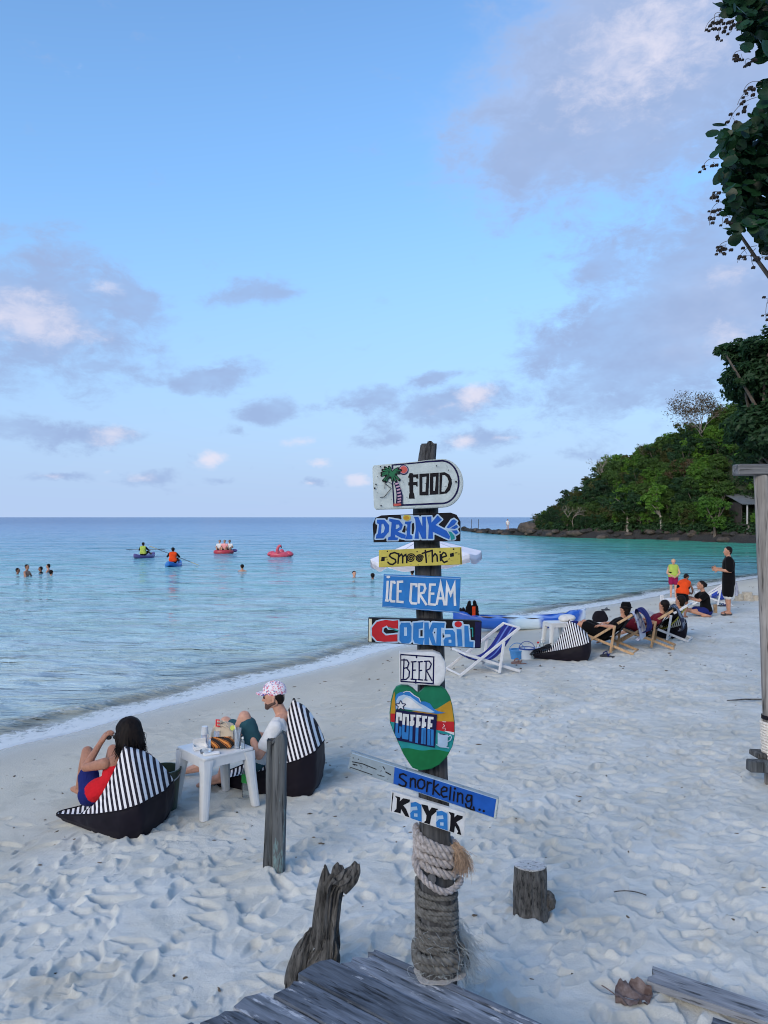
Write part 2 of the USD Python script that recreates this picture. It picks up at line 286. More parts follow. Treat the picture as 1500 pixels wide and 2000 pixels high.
def sand_material():
    n = {'geo': ('geometry', {}), 'damp': ('attribute', {'attribute': 'damp'}), 'wet': ('attribute', {'attribute': 'wet'}),
         'n1': ('noise_texture', {'scale': 1.3, 'detail': 6.0, 'roughness': 0.6}), 'r1': ('rgb_ramp', {'ramp': [(0.35, (0.45, 0.46, 0.425)), (0.62, (0.555, 0.57, 0.545))]}),
         'n2': ('noise_texture', {'scale': 0.9, 'detail': 7.0, 'roughness': 0.7}), 'r2': ('rgb_ramp', {'ramp': [(0.56, (0, 0, 0)), (0.70, (1, 1, 1))]}), 'm2s': ('math', {'math_type': 'multiply', 'value2': 0.55}), 'm2': ('mix', {'color2': (0.36, 0.31, 0.22)}),
         'g1': ('noise_texture', {'scale': 260.0, 'detail': 3.0, 'roughness': 0.7}), 'gr': ('rgb_ramp', {'ramp': [(0.3, (0.84, 0.83, 0.82)), (0.6, (1.06, 1.06, 1.06))]}), 'gm': ('mix', {'mix_type': 'multiply', 'fac': 1.0}),
         'md': ('mix', {'color2': (0.43, 0.405, 0.33)}), 'mdf': ('math', {'math_type': 'multiply', 'value2': 0.8}), 'mw': ('mix', {'color2': (0.30, 0.285, 0.25)}), 'mwf': ('math', {'math_type': 'multiply', 'value2': 0.75}),
         'ro': ('map_range', {'from_min': 0.0, 'from_max': 1.0, 'to_min': 0.95, 'to_max': 0.12, 'clamp': True}),
         'b1': ('noise_texture', {'scale': 55.0, 'detail': 6.0, 'roughness': 0.7}), 'bp': ('bump', {'strength': 0.6, 'distance': 0.012}), 'wn': ('noise_texture', {'scale': 6.0, 'detail': 3.0}), 'wv': ('mix', {'mix_type': 'linear_light', 'fac': 0.05}), 'vo': ('voronoi_texture', {'feature': 'smooth_f1', 'scale': 7.5, 'smoothness': 0.35}), 'dd': ('map_range', {'from_min': 0.1, 'from_max': 0.8, 'to_min': 0.75, 'to_max': 0.12, 'clamp': True}), 'bv': ('bump', {'strength': 0.7, 'distance': 0.022}),
         'p': ('principled_bsdf', {'roughness': 0.9, 'specular_ior_level': 0.35})}
    l = [('geo.position', 'n1.vector'), ('n1.fac', 'r1.fac'), ('geo.position', 'n2.vector'), ('n2.fac', 'r2.fac'), ('r2.color', 'm2s.value1'), ('m2s.value', 'm2.fac'), ('r1.color', 'm2.color1'),
         ('geo.position', 'g1.vector'), ('g1.fac', 'gr.fac'), ('m2.color', 'md.color1'), ('damp.fac', 'mdf.value1'), ('mdf.value', 'md.fac'), ('md.color', 'mw.color1'), ('wet.fac', 'mwf.value1'), ('mwf.value', 'mw.fac'),
         ('mw.color', 'gm.color1'), ('gr.color', 'gm.color2'), ('gm.color', 'p.base_color'), ('wet.fac', 'ro.value'), ('ro.result', 'p.roughness'),
         ('geo.position', 'b1.vector'), ('b1.fac', 'bp.height'), ('geo.position', 'wn.vector'), ('geo.position', 'wv.color1'), ('wn.color', 'wv.color2'), ('wv.color', 'vo.vector'), ('vo.distance', 'bv.height'), ('damp.fac', 'dd.value'), ('dd.result', 'bv.strength'), ('bv.normal', 'bp.normal'), ('bp.normal', 'p.normal')]
    _mats['sand'] = usdkit.material(stage, '/World/Looks/sand', n, l, surface='p.BSDF')
sand_material()

# ------------------------------------------------------------------ the sea
def make_sea():
    U, Y = fan(4.0, 20000, 0.0085, 2.2, 0.0055, fine=0.62, coarse=10)
    for lo in (0,):
        X = U * Y
    s = sea_distance(X, Y)
    rows = s.max(1) > -0.5
    X, Y, s, U = X[rows], Y[rows], s[rows], U[rows]
    p3 = lambda a, b, k: np.stack([X * a + Y * .25 * a, Y * b - X * .12 * b, 0 * X + k], -1)
    wob = 0.55 * (meshkit.fbm(np.stack([X * .45, Y * .45, 0 * X], -1), 3, 2) - .5) * 2
    fade = np.clip(s / 3, 0, 1) * np.clip(1.6 - Y / 120, 0, 1)
    Z = SEA + fade * 0.055 * (meshkit.fbm(p3(.28, .9, 0), 4, 4) - .5) * 2
    # the last small breaker, running along the shore
    q = s - 0.95 - wob * 0.45
    amp = 0.055 * (0.55 + 0.6 * meshkit.noise(np.stack([X * .5, Y * .5, 0 * X], -1), 9))
    Z += amp * np.where(q > 0, np.exp(-(q / 0.42) ** 2), np.exp(-(q / 0.16) ** 2)) * (s > -.5)
    q2 = s - 3.6 - wob * 1.2
    Z += 0.05 * meshkit.noise(np.stack([X * .25, Y * .25, 0 * X + 5], -1), 12) * np.exp(-(q2 / 0.5) ** 2)
    bed = profile(s)
    edge = 0.22 * (meshkit.fbm(np.stack([X * .8, Y * .8, 0 * X], -1), 4, 21) - .5) * 2
    film = np.clip((s + edge + 0.12) / 0.06, 0, 1)                 # thin wash reaching up the sand
    Z = np.where(s < 0.9, np.maximum(Z, bed + 0.012 * film - 0.02 * (1 - film)), Z)
    depth = Z - bed
    foam = np.interp(s + edge, [-0.16, -0.11, 0.0, .36, .60, .78], [0, .9, .78, .62, .42, 0]) + 0.55 * np.exp(-((q + .06) / 0.07) ** 2) * meshkit.noise(np.stack([X * 1.1, Y * 1.1, 0 * X], -1), 31)  # white edge: foam, plus the sky sheen of wet sand painted in
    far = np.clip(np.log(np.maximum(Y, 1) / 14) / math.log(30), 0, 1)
    lee = np.clip((X - 5 + 6 * (meshkit.fbm(np.stack([X * .05, Y * .1, 0 * X], -1), 3, 6) - .5)) / 22, 0, 1) * np.clip((Y - 30) / 30, 0, 1) * np.clip(2.2 - Y / 90, 0, 1)  # green reflection of the hill, painted into the water colour
    V = np.stack([X.ravel(), Y.ravel(), Z.ravel()], 1)
    F = grid_faces(*X.shape)
    sf = s.ravel()[F]; F = F[(sf.max(1) > -0.4)]
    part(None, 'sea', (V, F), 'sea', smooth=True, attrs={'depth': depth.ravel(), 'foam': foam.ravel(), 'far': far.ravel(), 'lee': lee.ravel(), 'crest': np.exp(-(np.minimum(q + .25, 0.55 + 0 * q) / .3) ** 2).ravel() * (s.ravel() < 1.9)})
    tag(stage.GetPrimAtPath('/World/sea'), kind='structure')
    bed_mesh = trimesh.creation.box((60000, 40000, .1)); bed_mesh.apply_translation((0, 20000 + 40, SEA - 6))
    part(None, 'sea_bed', bed_mesh, 'sea_bed', smooth=False); tag(stage.GetPrimAtPath('/World/sea_bed'), kind='structure')

def sea_material():
    n = {'geo': ('geometry', {}), 'depth': ('attribute', {'attribute': 'depth'}), 'foam': ('attribute', {'attribute': 'foam'}), 'far': ('attribute', {'attribute': 'far'}), 'lee': ('attribute', {'attribute': 'lee'}), 'cr': ('attribute', {'attribute': 'crest'}),
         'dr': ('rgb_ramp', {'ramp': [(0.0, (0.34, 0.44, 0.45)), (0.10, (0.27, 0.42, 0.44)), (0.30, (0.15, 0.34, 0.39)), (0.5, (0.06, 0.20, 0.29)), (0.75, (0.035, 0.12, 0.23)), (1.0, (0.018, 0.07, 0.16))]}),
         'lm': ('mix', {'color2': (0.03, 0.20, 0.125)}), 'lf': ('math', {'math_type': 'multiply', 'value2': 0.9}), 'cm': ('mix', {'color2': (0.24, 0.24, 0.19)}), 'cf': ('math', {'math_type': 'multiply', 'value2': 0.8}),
         'mp': ('mapping', {'mapping_type': 'point', 'scale': (0.34, 1.0, 1.0), 'rotation': (0, 0, 0.22)}),
         'w1': ('noise_texture', {'scale': 1.5, 'detail': 5.0, 'roughness': 0.55, 'distortion': 0.6}), 'w2': ('noise_texture', {'scale': 0.22, 'detail': 4.0, 'roughness': 0.55, 'distortion': 0.4}), 'w4': ('noise_texture', {'scale': 0.55, 'detail': 4.0, 'roughness': 0.55, 'distortion': 0.5}), 'b4': ('bump', {'strength': 1.0, 'distance': 0.7}), 'fd4': ('map_range', {'from_min': 0.25, 'from_max': 0.95, 'to_min': 1.3, 'to_max': 0.2, 'clamp': True}), 'spl': ('map_range', {'from_min': 0.35, 'from_max': 1.0, 'to_min': 0.5, 'to_max': 0.16, 'clamp': True}), 'rol': ('map_range', {'from_min': 0.2, 'from_max': 1.0, 'to_min': 0.07, 'to_max': 0.22, 'clamp': True}), 'w3': ('noise_texture', {'scale': 5.0, 'detail': 4.0, 'roughness': 0.6}),
         'b2': ('bump', {'strength': 1.0, 'distance': 0.9}), 'b1': ('bump', {'strength': 1.0, 'distance': 0.26}), 'b3': ('bump', {'strength': 0.9, 'distance': 0.035}), 'fd2': ('map_range', {'from_min': 0.3, 'from_max': 1.0, 'to_min': 2.2, 'to_max': 0.7, 'clamp': True}), 'fd1': ('map_range', {'from_min': 0.15, 'from_max': 0.8, 'to_min': 0.6, 'to_max': 0.06, 'clamp': True}), 'fd3': ('map_range', {'from_min': 0.0, 'from_max': 0.4, 'to_min': 0.06, 'to_max': 0.0, 'clamp': True}),
         'fn': ('noise_texture', {'scale': 7.0, 'detail': 8.0, 'roughness': 0.7, 'distortion': 1.2}), 'fs': ('math', {'math_type': 'subtract', 'value2': 0.5}), 'fa': ('math', {'math_type': 'multiply_add', 'value2': 1.5}), 'fr': ('rgb_ramp', {'ramp': [(0.3, (0, 0, 0)), (0.62, (1, 1, 1))]}),
         'p': ('principled_bsdf', {'roughness': 0.07, 'ior': 1.33, 'specular_ior_level': 0.5}), 'foamb': ('principled_bsdf', {'base_color': (0.47, 0.49, 0.49), 'roughness': 0.35}),
         'mx': ('mix_closure', {}), 'tr': ('transparent_bsdf', {}), 'al': ('map_range', {'from_min': 0.005, 'from_max': 0.14, 'to_min': 0.12, 'to_max': 1.0, 'clamp': True}), 'al2': ('math', {'math_type': 'maximum'}), 'out': ('mix_closure', {})}
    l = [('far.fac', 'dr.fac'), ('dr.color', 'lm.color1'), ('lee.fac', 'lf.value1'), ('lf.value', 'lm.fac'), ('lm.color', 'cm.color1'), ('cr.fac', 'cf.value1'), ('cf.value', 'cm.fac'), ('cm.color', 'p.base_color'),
         ('geo.position', 'mp.vector'), ('mp.vector', 'w1.vector'), ('mp.vector', 'w2.vector'), ('mp.vector', 'w3.vector'), ('w2.fac', 'b2.height'), ('far.fac', 'fd2.value'), ('far.fac', 'fd1.value'), ('far.fac', 'fd3.value'), ('fd2.result', 'b2.distance'), ('fd1.result', 'b1.distance'), ('fd3.result', 'b3.distance'), ('w1.fac', 'b1.height'), ('b2.normal', 'b4.normal'), ('mp.vector', 'w4.vector'), ('w4.fac', 'b4.height'), ('far.fac', 'fd4.value'), ('fd4.result', 'b4.distance'), ('b4.normal', 'b1.normal'), ('far.fac', 'spl.value'), ('spl.result', 'p.specular_ior_level'), ('far.fac', 'rol.value'), ('rol.result', 'p.roughness'), ('w3.fac', 'b3.height'), ('b1.normal', 'b3.normal'), ('b3.normal', 'p.normal'),
         ('geo.position', 'fn.vector'), ('fn.fac', 'fs.value1'), ('fs.value', 'fa.value1'), ('foam.fac', 'fa.value3'), ('fa.value', 'fr.fac'),
         ('fr.color', 'mx.fac'), ('p.BSDF', 'mx.closure1'), ('foamb.BSDF', 'mx.closure2'),
         ('depth.fac', 'al.value'), ('al.result', 'al2.value1'), ('fr.color', 'al2.value2'), ('al2.value', 'out.fac'), ('tr.BSDF', 'out.closure1'), ('mx.closure', 'out.closure2')]
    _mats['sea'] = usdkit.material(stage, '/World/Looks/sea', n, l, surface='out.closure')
    mat('sea_bed', (0.02, 0.08, 0.12), 0.9)
sea_material()
make_sea()

# ------------------------------------------------------------------ shape helpers
def box(sx, sy, sz, loc=(0, 0, 0), rot=None, bevel=0.0):
    if bevel:
        b = min(bevel, sx / 2.01, sy / 2.01, sz / 2.01)
        c = [(x * (sx / 2 - (b if k != 0 else 0)), y * (sy / 2 - (b if k != 1 else 0)), z * (sz / 2 - (b if k != 2 else 0))) for x in (-1, 1) for y in (-1, 1) for z in (-1, 1) for k in range(3)]
        m = trimesh.convex.convex_hull(np.array(c))
    else: m = trimesh.creation.box((sx, sy, sz))
    if rot is not None: m.apply_transform(trimesh.transformations.euler_matrix(*np.radians(rot)))
    m.apply_translation(loc); return m
def frames(p):
    p = np.asarray(p, float); t = np.gradient(p, axis=0); t /= np.maximum(np.linalg.norm(t, axis=1, keepdims=True), 1e-9)
    n = np.zeros_like(p); ref = np.array([0, 0, 1.0]) if abs(t[0][2]) < 0.9 else np.array([1.0, 0, 0])
    v = ref - t[0] * (ref @ t[0]); n[0] = v / np.linalg.norm(v)
    for i in range(1, len(p)):
        v = n[i - 1] - t[i] * (n[i - 1] @ t[i]); n[i] = v / max(np.linalg.norm(v), 1e-9)
    return p, t, n, np.cross(t, n)
def tube(path, r, k=8, cap=True, sq=None, flat=1.0):
    """A swept tube; r: radius or one per point; sq: superellipse power (4 = squarish)."""
    p, t, n, b = frames(path); r = np.broadcast_to(np.asarray(r, float), (len(p),))
    a = np.arange(k) * 2 * PI / k; ca, sa = np.cos(a), np.sin(a)
    if sq: q = (np.abs(ca) ** sq + np.abs(sa) ** sq) ** (-1 / sq); ca, sa = ca * q, sa * q
    V = (p[:, None] + r[:, None, None] * (ca[None, :, None] * n[:, None] + flat * sa[None, :, None] * b[:, None])).reshape(-1, 3)
    F = []
    i = np.arange(len(p) - 1)[:, None] * k; j = np.arange(k)[None]; j2 = (j + 1) % k
    A, B, C, D = i + j, i + j2, i + k + j2, i + k + j
    F = np.vstack([np.stack([A, B, C], -1).reshape(-1, 3), np.stack([A, C, D], -1).reshape(-1, 3)])
    if cap:
        V = np.vstack([V, p[0], p[-1]]); m = len(V)
        F = np.vstack([F, np.stack([np.roll(np.arange(k), -1), np.arange(k), np.full(k, m - 2)], 1), np.stack([np.arange(k), np.roll(np.arange(k), -1), np.full(k, 0)], 1) + np.array([(len(p) - 1) * k, (len(p) - 1) * k, m - 1])])
    return trimesh.Trimesh(V, F, process=False)
def smooth_path(pts, n):
    pts = np.asarray(pts, float); d = np.r_[0, np.cumsum(np.linalg.norm(np.diff(pts, axis=0), axis=1))]
    return CubicSpline(d, pts, axis=0)(np.linspace(0, d[-1], n))
def lathe(profile_rz, k=24, loc=(0, 0, 0)):
    m = trimesh.creation.revolve(np.asarray(profile_rz, float), sections=k); m.apply_translation(loc); return m
def displace(m, f):
    n = m.vertex_normals; m = m.copy(); m.vertices = m.vertices + n * f(m.vertices)[:, None]; return m
def blob(center, radii, sub=2, rot=None):
    m = trimesh.creation.icosphere(sub); m.apply_scale(radii)
    if rot is not None: m.apply_transform(trimesh.transformations.euler_matrix(*np.radians(rot)))
    m.apply_translation(center); return m
def xf(m, loc=(0, 0, 0), rotz=0.0, scale=1.0):
    m = m.copy(); m.apply_scale(scale); m.apply_transform(trimesh.transformations.rotation_matrix(math.radians(rotz), [0, 0, 1])); m.apply_translation(loc); return m

# ------------------------------------------------------------------ shared materials
def wood(name, dark, light, stretch, bump=0.004, scale=24.0, paint=None, amount=0.55, rough=0.8):
    """Weathered timber: grain along the axis with the small stretch, cracks, and worn paint where given."""
    n = {'tc': ('texture_coordinate', {}), 'mp': ('mapping', {'mapping_type': 'point', 'scale': stretch}),
         'g': ('noise_texture', {'scale': scale, 'detail': 8.0, 'roughness': 0.7, 'distortion': 0.3}), 'r': ('rgb_ramp', {'ramp': [(0.32, dark), (0.66, light)]}),
         'c': ('noise_texture', {'scale': scale * 2.2, 'detail': 4.0, 'roughness': 0.6}), 'cr': ('rgb_ramp', {'ramp': [(0.34, (0.25, 0.25, 0.25)), (0.44, (1, 1, 1))]}), 'cm': ('mix', {'mix_type': 'multiply', 'fac': 1.0}),
         'st': ('noise_texture', {'scale': 2.5, 'detail': 4.0}), 'sr': ('rgb_ramp', {'ramp': [(0.3, (0.7, 0.7, 0.7)), (0.7, (1.12, 1.12, 1.12))]}), 'sm': ('mix', {'mix_type': 'multiply', 'fac': 1.0}),
         'hb': ('mix', {'mix_type': 'multiply', 'fac': 1.0}), 'bp': ('bump', {'strength': 0.9, 'distance': bump}), 'p': ('principled_bsdf', {'roughness': rough, 'specular_ior_level': 0.3})}
    l = [('tc.object', 'mp.vector'), ('mp.vector', 'g.vector'), ('g.fac', 'r.fac'), ('mp.vector', 'c.vector'), ('c.fac', 'cr.fac'), ('r.color', 'cm.color1'), ('cr.color', 'cm.color2'),
         ('tc.object', 'st.vector'), ('st.fac', 'sr.fac'), ('cm.color', 'sm.color1'), ('sr.color', 'sm.color2'), ('g.color', 'hb.color1'), ('cr.color', 'hb.color2'), ('hb.color', 'bp.height'), ('bp.normal', 'p.normal')]
    out = 'sm.color'
    if paint:
        n['mq'] = ('mapping', {'mapping_type': 'point', 'scale': tuple(q ** .55 for q in stretch)}); n['pn'] = ('noise_texture', {'scale': scale * 0.5, 'detail': 9.0, 'roughness': 0.75}); n['pr'] = ('rgb_ramp', {'ramp': [(amount, (0, 0, 0)), (amount + 0.06, (1, 1, 1))]}); n['pm'] = ('mix', {'color2': paint})
        l += [('tc.object', 'mq.vector'), ('mq.vector', 'pn.vector'), ('pn.fac', 'pr.fac'), ('pr.color', 'pm.fac'), (out, 'pm.color1')]; out = 'pm.color'
    l.append((out, 'p.base_color'))
    _mats[name] = usdkit.material(stage, '/World/Looks/' + name, n, l, surface='p.BSDF')
wood('post_wood', (0.016, 0.016, 0.018), (0.095, 0.098, 0.102), (1, 1, 0.1), 0.006, 30)
wood('teal_wood', (0.03, 0.034, 0.036), (0.14, 0.15, 0.155), (1, 1, 0.05), 0.008, 22, (0.15, 0.235, 0.24), 0.565)
wood('pale_wood', (0.12, 0.11, 0.10), (0.33, 0.31, 0.29), (1, 1, 0.04), 0.006, 22)
wood('drift_wood', (0.006, 0.006, 0.006), (0.16, 0.157, 0.15), (1, 1, 0.16), 0.02, 34)
wood('stump_bark', (0.022, 0.02, 0.018), (0.17, 0.16, 0.145), (1, 1, 0.3), 0.010, 34)
wood('cut_wood', (0.40, 0.38, 0.36), (0.62, 0.60, 0.57), (1, 1, 1), 0.004, 20)
wood('deck_wood', (0.036, 0.046, 0.062), (0.17, 0.20, 0.25), (0.11, 1, 1), 0.005, 26, (0.40, 0.42, 0.45), 0.595)
wood('deck_wood_dark', (0.022, 0.029, 0.04), (0.125, 0.15, 0.19), (0.11, 1, 1), 0.005, 30, (0.40, 0.42, 0.45), 0.62)
wood('deck_wood_pale', (0.05, 0.062, 0.08), (0.23, 0.265, 0.32), (0.11, 1, 1), 0.005, 22, (0.42, 0.44, 0.47), 0.56)
wood('board_pale', (0.12, 0.135, 0.16), (0.33, 0.35, 0.38), (0.11, 1, 1), 0.005, 22)
wood('beam_wood', (0.05, 0.052, 0.056), (0.19, 0.195, 0.20), (0.06, 1, 1), 0.006, 22)
wood('chair_wood', (0.38, 0.24, 0.13), (0.55, 0.37, 0.21), (1, 1, 0.1), 0.001, 30, rough=0.55)
mat('rope_beige', (0.31, 0.285, 0.275), 0.9, noise=.35, nscale=60, bump=0.002, bscale=180)
mat('rope_dark', (0.15, 0.15, 0.14), 0.95, color2=(0.06, 0.058, 0.054), nscale=35, bump=0.002, bscale=180)
mat('rope_white', (0.58, 0.55, 0.50), 0.9, noise=.25, nscale=60, bump=0.002, bscale=180)
mat('fibre_tan', (0.36, 0.25, 0.17), 0.9, noise=.4, nscale=80)
mat('fibre_pale', (0.42, 0.50, 0.55), 0.9, color2=(0.28, 0.29, 0.27), nscale=30)

# ------------------------------------------------------------------ painted boards
def paint(name, color, wear=(0.10, 0.10, 0.10), amount=0.68, rough=0.5, vary=0.12):
    mat('paint_' + name, color, rough, spec=.22, noise=vary, nscale=14, bump=0.0012, bscale=70, spots=(42, amount - .07, wear))
paint('grey_white', (0.40, 0.46, 0.46), (0.12, 0.14, 0.15), 0.70)
paint('bare_grey', (0.24, 0.30, 0.335), (0.10, 0.12, 0.14), 0.66)
paint('white', (0.54, 0.56, 0.57), (0.25, 0.25, 0.25), 0.72)
paint('black', (0.0045, 0.004, 0.006), (0.03, 0.03, 0.03), 0.80)
paint('blue', (0.012, 0.082, 0.36), (0.05, 0.10, 0.2), 0.76)
paint('sky_blue', (0.022, 0.150, 0.41), (0.1, 0.2, 0.35), 0.76)
paint('letter_blue', (0.022, 0.145, 0.39), (0.1, 0.15, 0.25), 0.76)
paint('pale_blue', (0.31, 0.43, 0.56), (0.2, 0.3, 0.4), 0.75)
paint('navy', (0.006, 0.007, 0.045), (0.05, 0.05, 0.08), 0.76)
paint('yellow', (0.43, 0.37, 0.075), (0.12, 0.09, 0.04), 0.69)
paint('ochre', (0.38, 0.21, 0.02), (0.3, 0.2, 0.1), 0.75)
paint('red', (0.36, 0.014, 0.02), (0.2, 0.05, 0.05), 0.76)
paint('coral', (0.44, 0.085, 0.07), (0.3, 0.1, 0.1), 0.75)
paint('green', (0.008, 0.135, 0.07), (0.02, 0.1, 0.06), 0.76)
paint('leaf', (0.02, 0.13, 0.06), (0.01, 0.05, 0.03), 0.6)
paint('deep_green', (0.006, 0.12, 0.04), (0.02, 0.1, 0.05), 0.78)
paint('teal', (0.014, 0.21, 0.22), (0.05, 0.2, 0.2), 0.78)
paint('mauve', (0.42, 0.27, 0.36), (0.25, 0.15, 0.2), 0.7)
paint('cream', (0.52, 0.52, 0.40), (0.3, 0.3, 0.2), 0.7)

def shapes(s):
    if s.is_empty: return []
    return [g for g in getattr(s, 'geoms', [s]) if g.geom_type == 'Polygon' and g.area > 1e-9]
def slab(shape, depth, y0=0.0):
    """A flat shape of the xz plane, extruded from y0 to y0 + depth (away from the viewer)."""
    out = []
    for g in shapes(shape):
        m = trimesh.creation.extrude_polygon(g, depth, engine='earcut'); v = np.array(m.vertices)
        out.append(trimesh.Trimesh(np.stack([v[:, 0], v[:, 2] + y0, v[:, 1]], 1), np.array(m.faces)[:, ::-1], process=False))
    return trimesh.util.concatenate(out)
def rounded_slab(shape, depth, bevel):
    out, ang = [], np.linspace(0, PI / 2, 5)
    cuts = [bevel * (1 - math.cos(a)) for a in ang]; ins = [bevel * (1 - math.sin(a)) for a in ang]
    for i in range(4): out.append(slab(shape.buffer(-ins[i + 1] * .999 - 1e-5), depth - cuts[i] - 0.0004 * i, cuts[i]))
    return trimesh.util.concatenate(out)

class Board:
    """One painted board: shapes are given in traced units (sx per photo pixel, ox, oy), scaled to metres about the board's own middle."""
    def __init__(self, post, label, trace, y, outline, thick, paint_name, yaw=0.0, bevel=0.004, round_=0.0):
        self.k, self.ox, self.oy = trace; self.y = y; self.s = y / 1500
        c = sg.Polygon(self.raw(outline)).centroid; self.cx, self.cz = c.x, c.y
        self.shape = self.poly(outline)
        if round_: self.shape = self.shape.buffer(-round_).buffer(round_)
        self.x = UsdGeom.Xform.Define(stage, numbered(P(post) + '/sign_board')); self.x.AddTranslateOp().Set((self.cx, y, self.cz)); self.x.AddRotateZOp().Set(yaw)
        self.x.GetPrim().SetCustomDataByKey('label', label)
        self.n = 0
        part(self.x, 'board', rounded_slab(self.shape, thick, bevel), 'paint_' + paint_name, 40)
    def raw(self, pts):
        return [((self.ox + a / self.k - 750) * self.s, EYE - (self.oy + b / self.k - 1010) * self.s) for a, b in pts]
    def poly(self, pts, hole=()):
        f = lambda q: [(a - self.cx, b - self.cz) for a, b in self.raw(q)]
        return sg.Polygon(f(pts), [f(h) for h in hole]).buffer(0)
    def line(self, pts, w, cap='round'):
        return sg.LineString([(a - self.cx, b - self.cz) for a, b in self.raw(pts)]).buffer(w / self.k * self.s / 2, cap_style=cap, join_style='round' if cap == 'round' else 'mitre')
    def dot(self, x, y, rx, ry=None):
        (a, b), = self.raw([(x, y)]); q = self.s / self.k
        return affinity.translate(affinity.scale(sg.Point(0, 0).buffer(1, 20), rx * q, (ry or rx) * q), a - self.cx, b - self.cz)
    def grow(self, shape, w): return shape.buffer(w / self.k * self.s)
    def lay(self, shape, paint_name, name='lettering', clip=True, label=None):
        """A coat of paint on the front, each a little proud of the one before."""
        if isinstance(shape, list): shape = ops.unary_union(shape)
        if clip: shape = shape.intersection(self.shape.buffer(-0.0035))
        self.n += 1; e = 0.0007
        one = name in ('brush_marks', 'weather_marks', 'steam_marks', 'cloud_edge')
        for g in ([shape] if one else shapes(shape)):
            if one or g.area > 4e-7: part(self.x, 'letter' if name == 'lettering' else name, slab(g, e * 1.02 if self.n == 1 else e, -e * self.n), 'paint_' + paint_name, False, label=label, kind='stuff' if one and len(shapes(g)) > 1 else None)

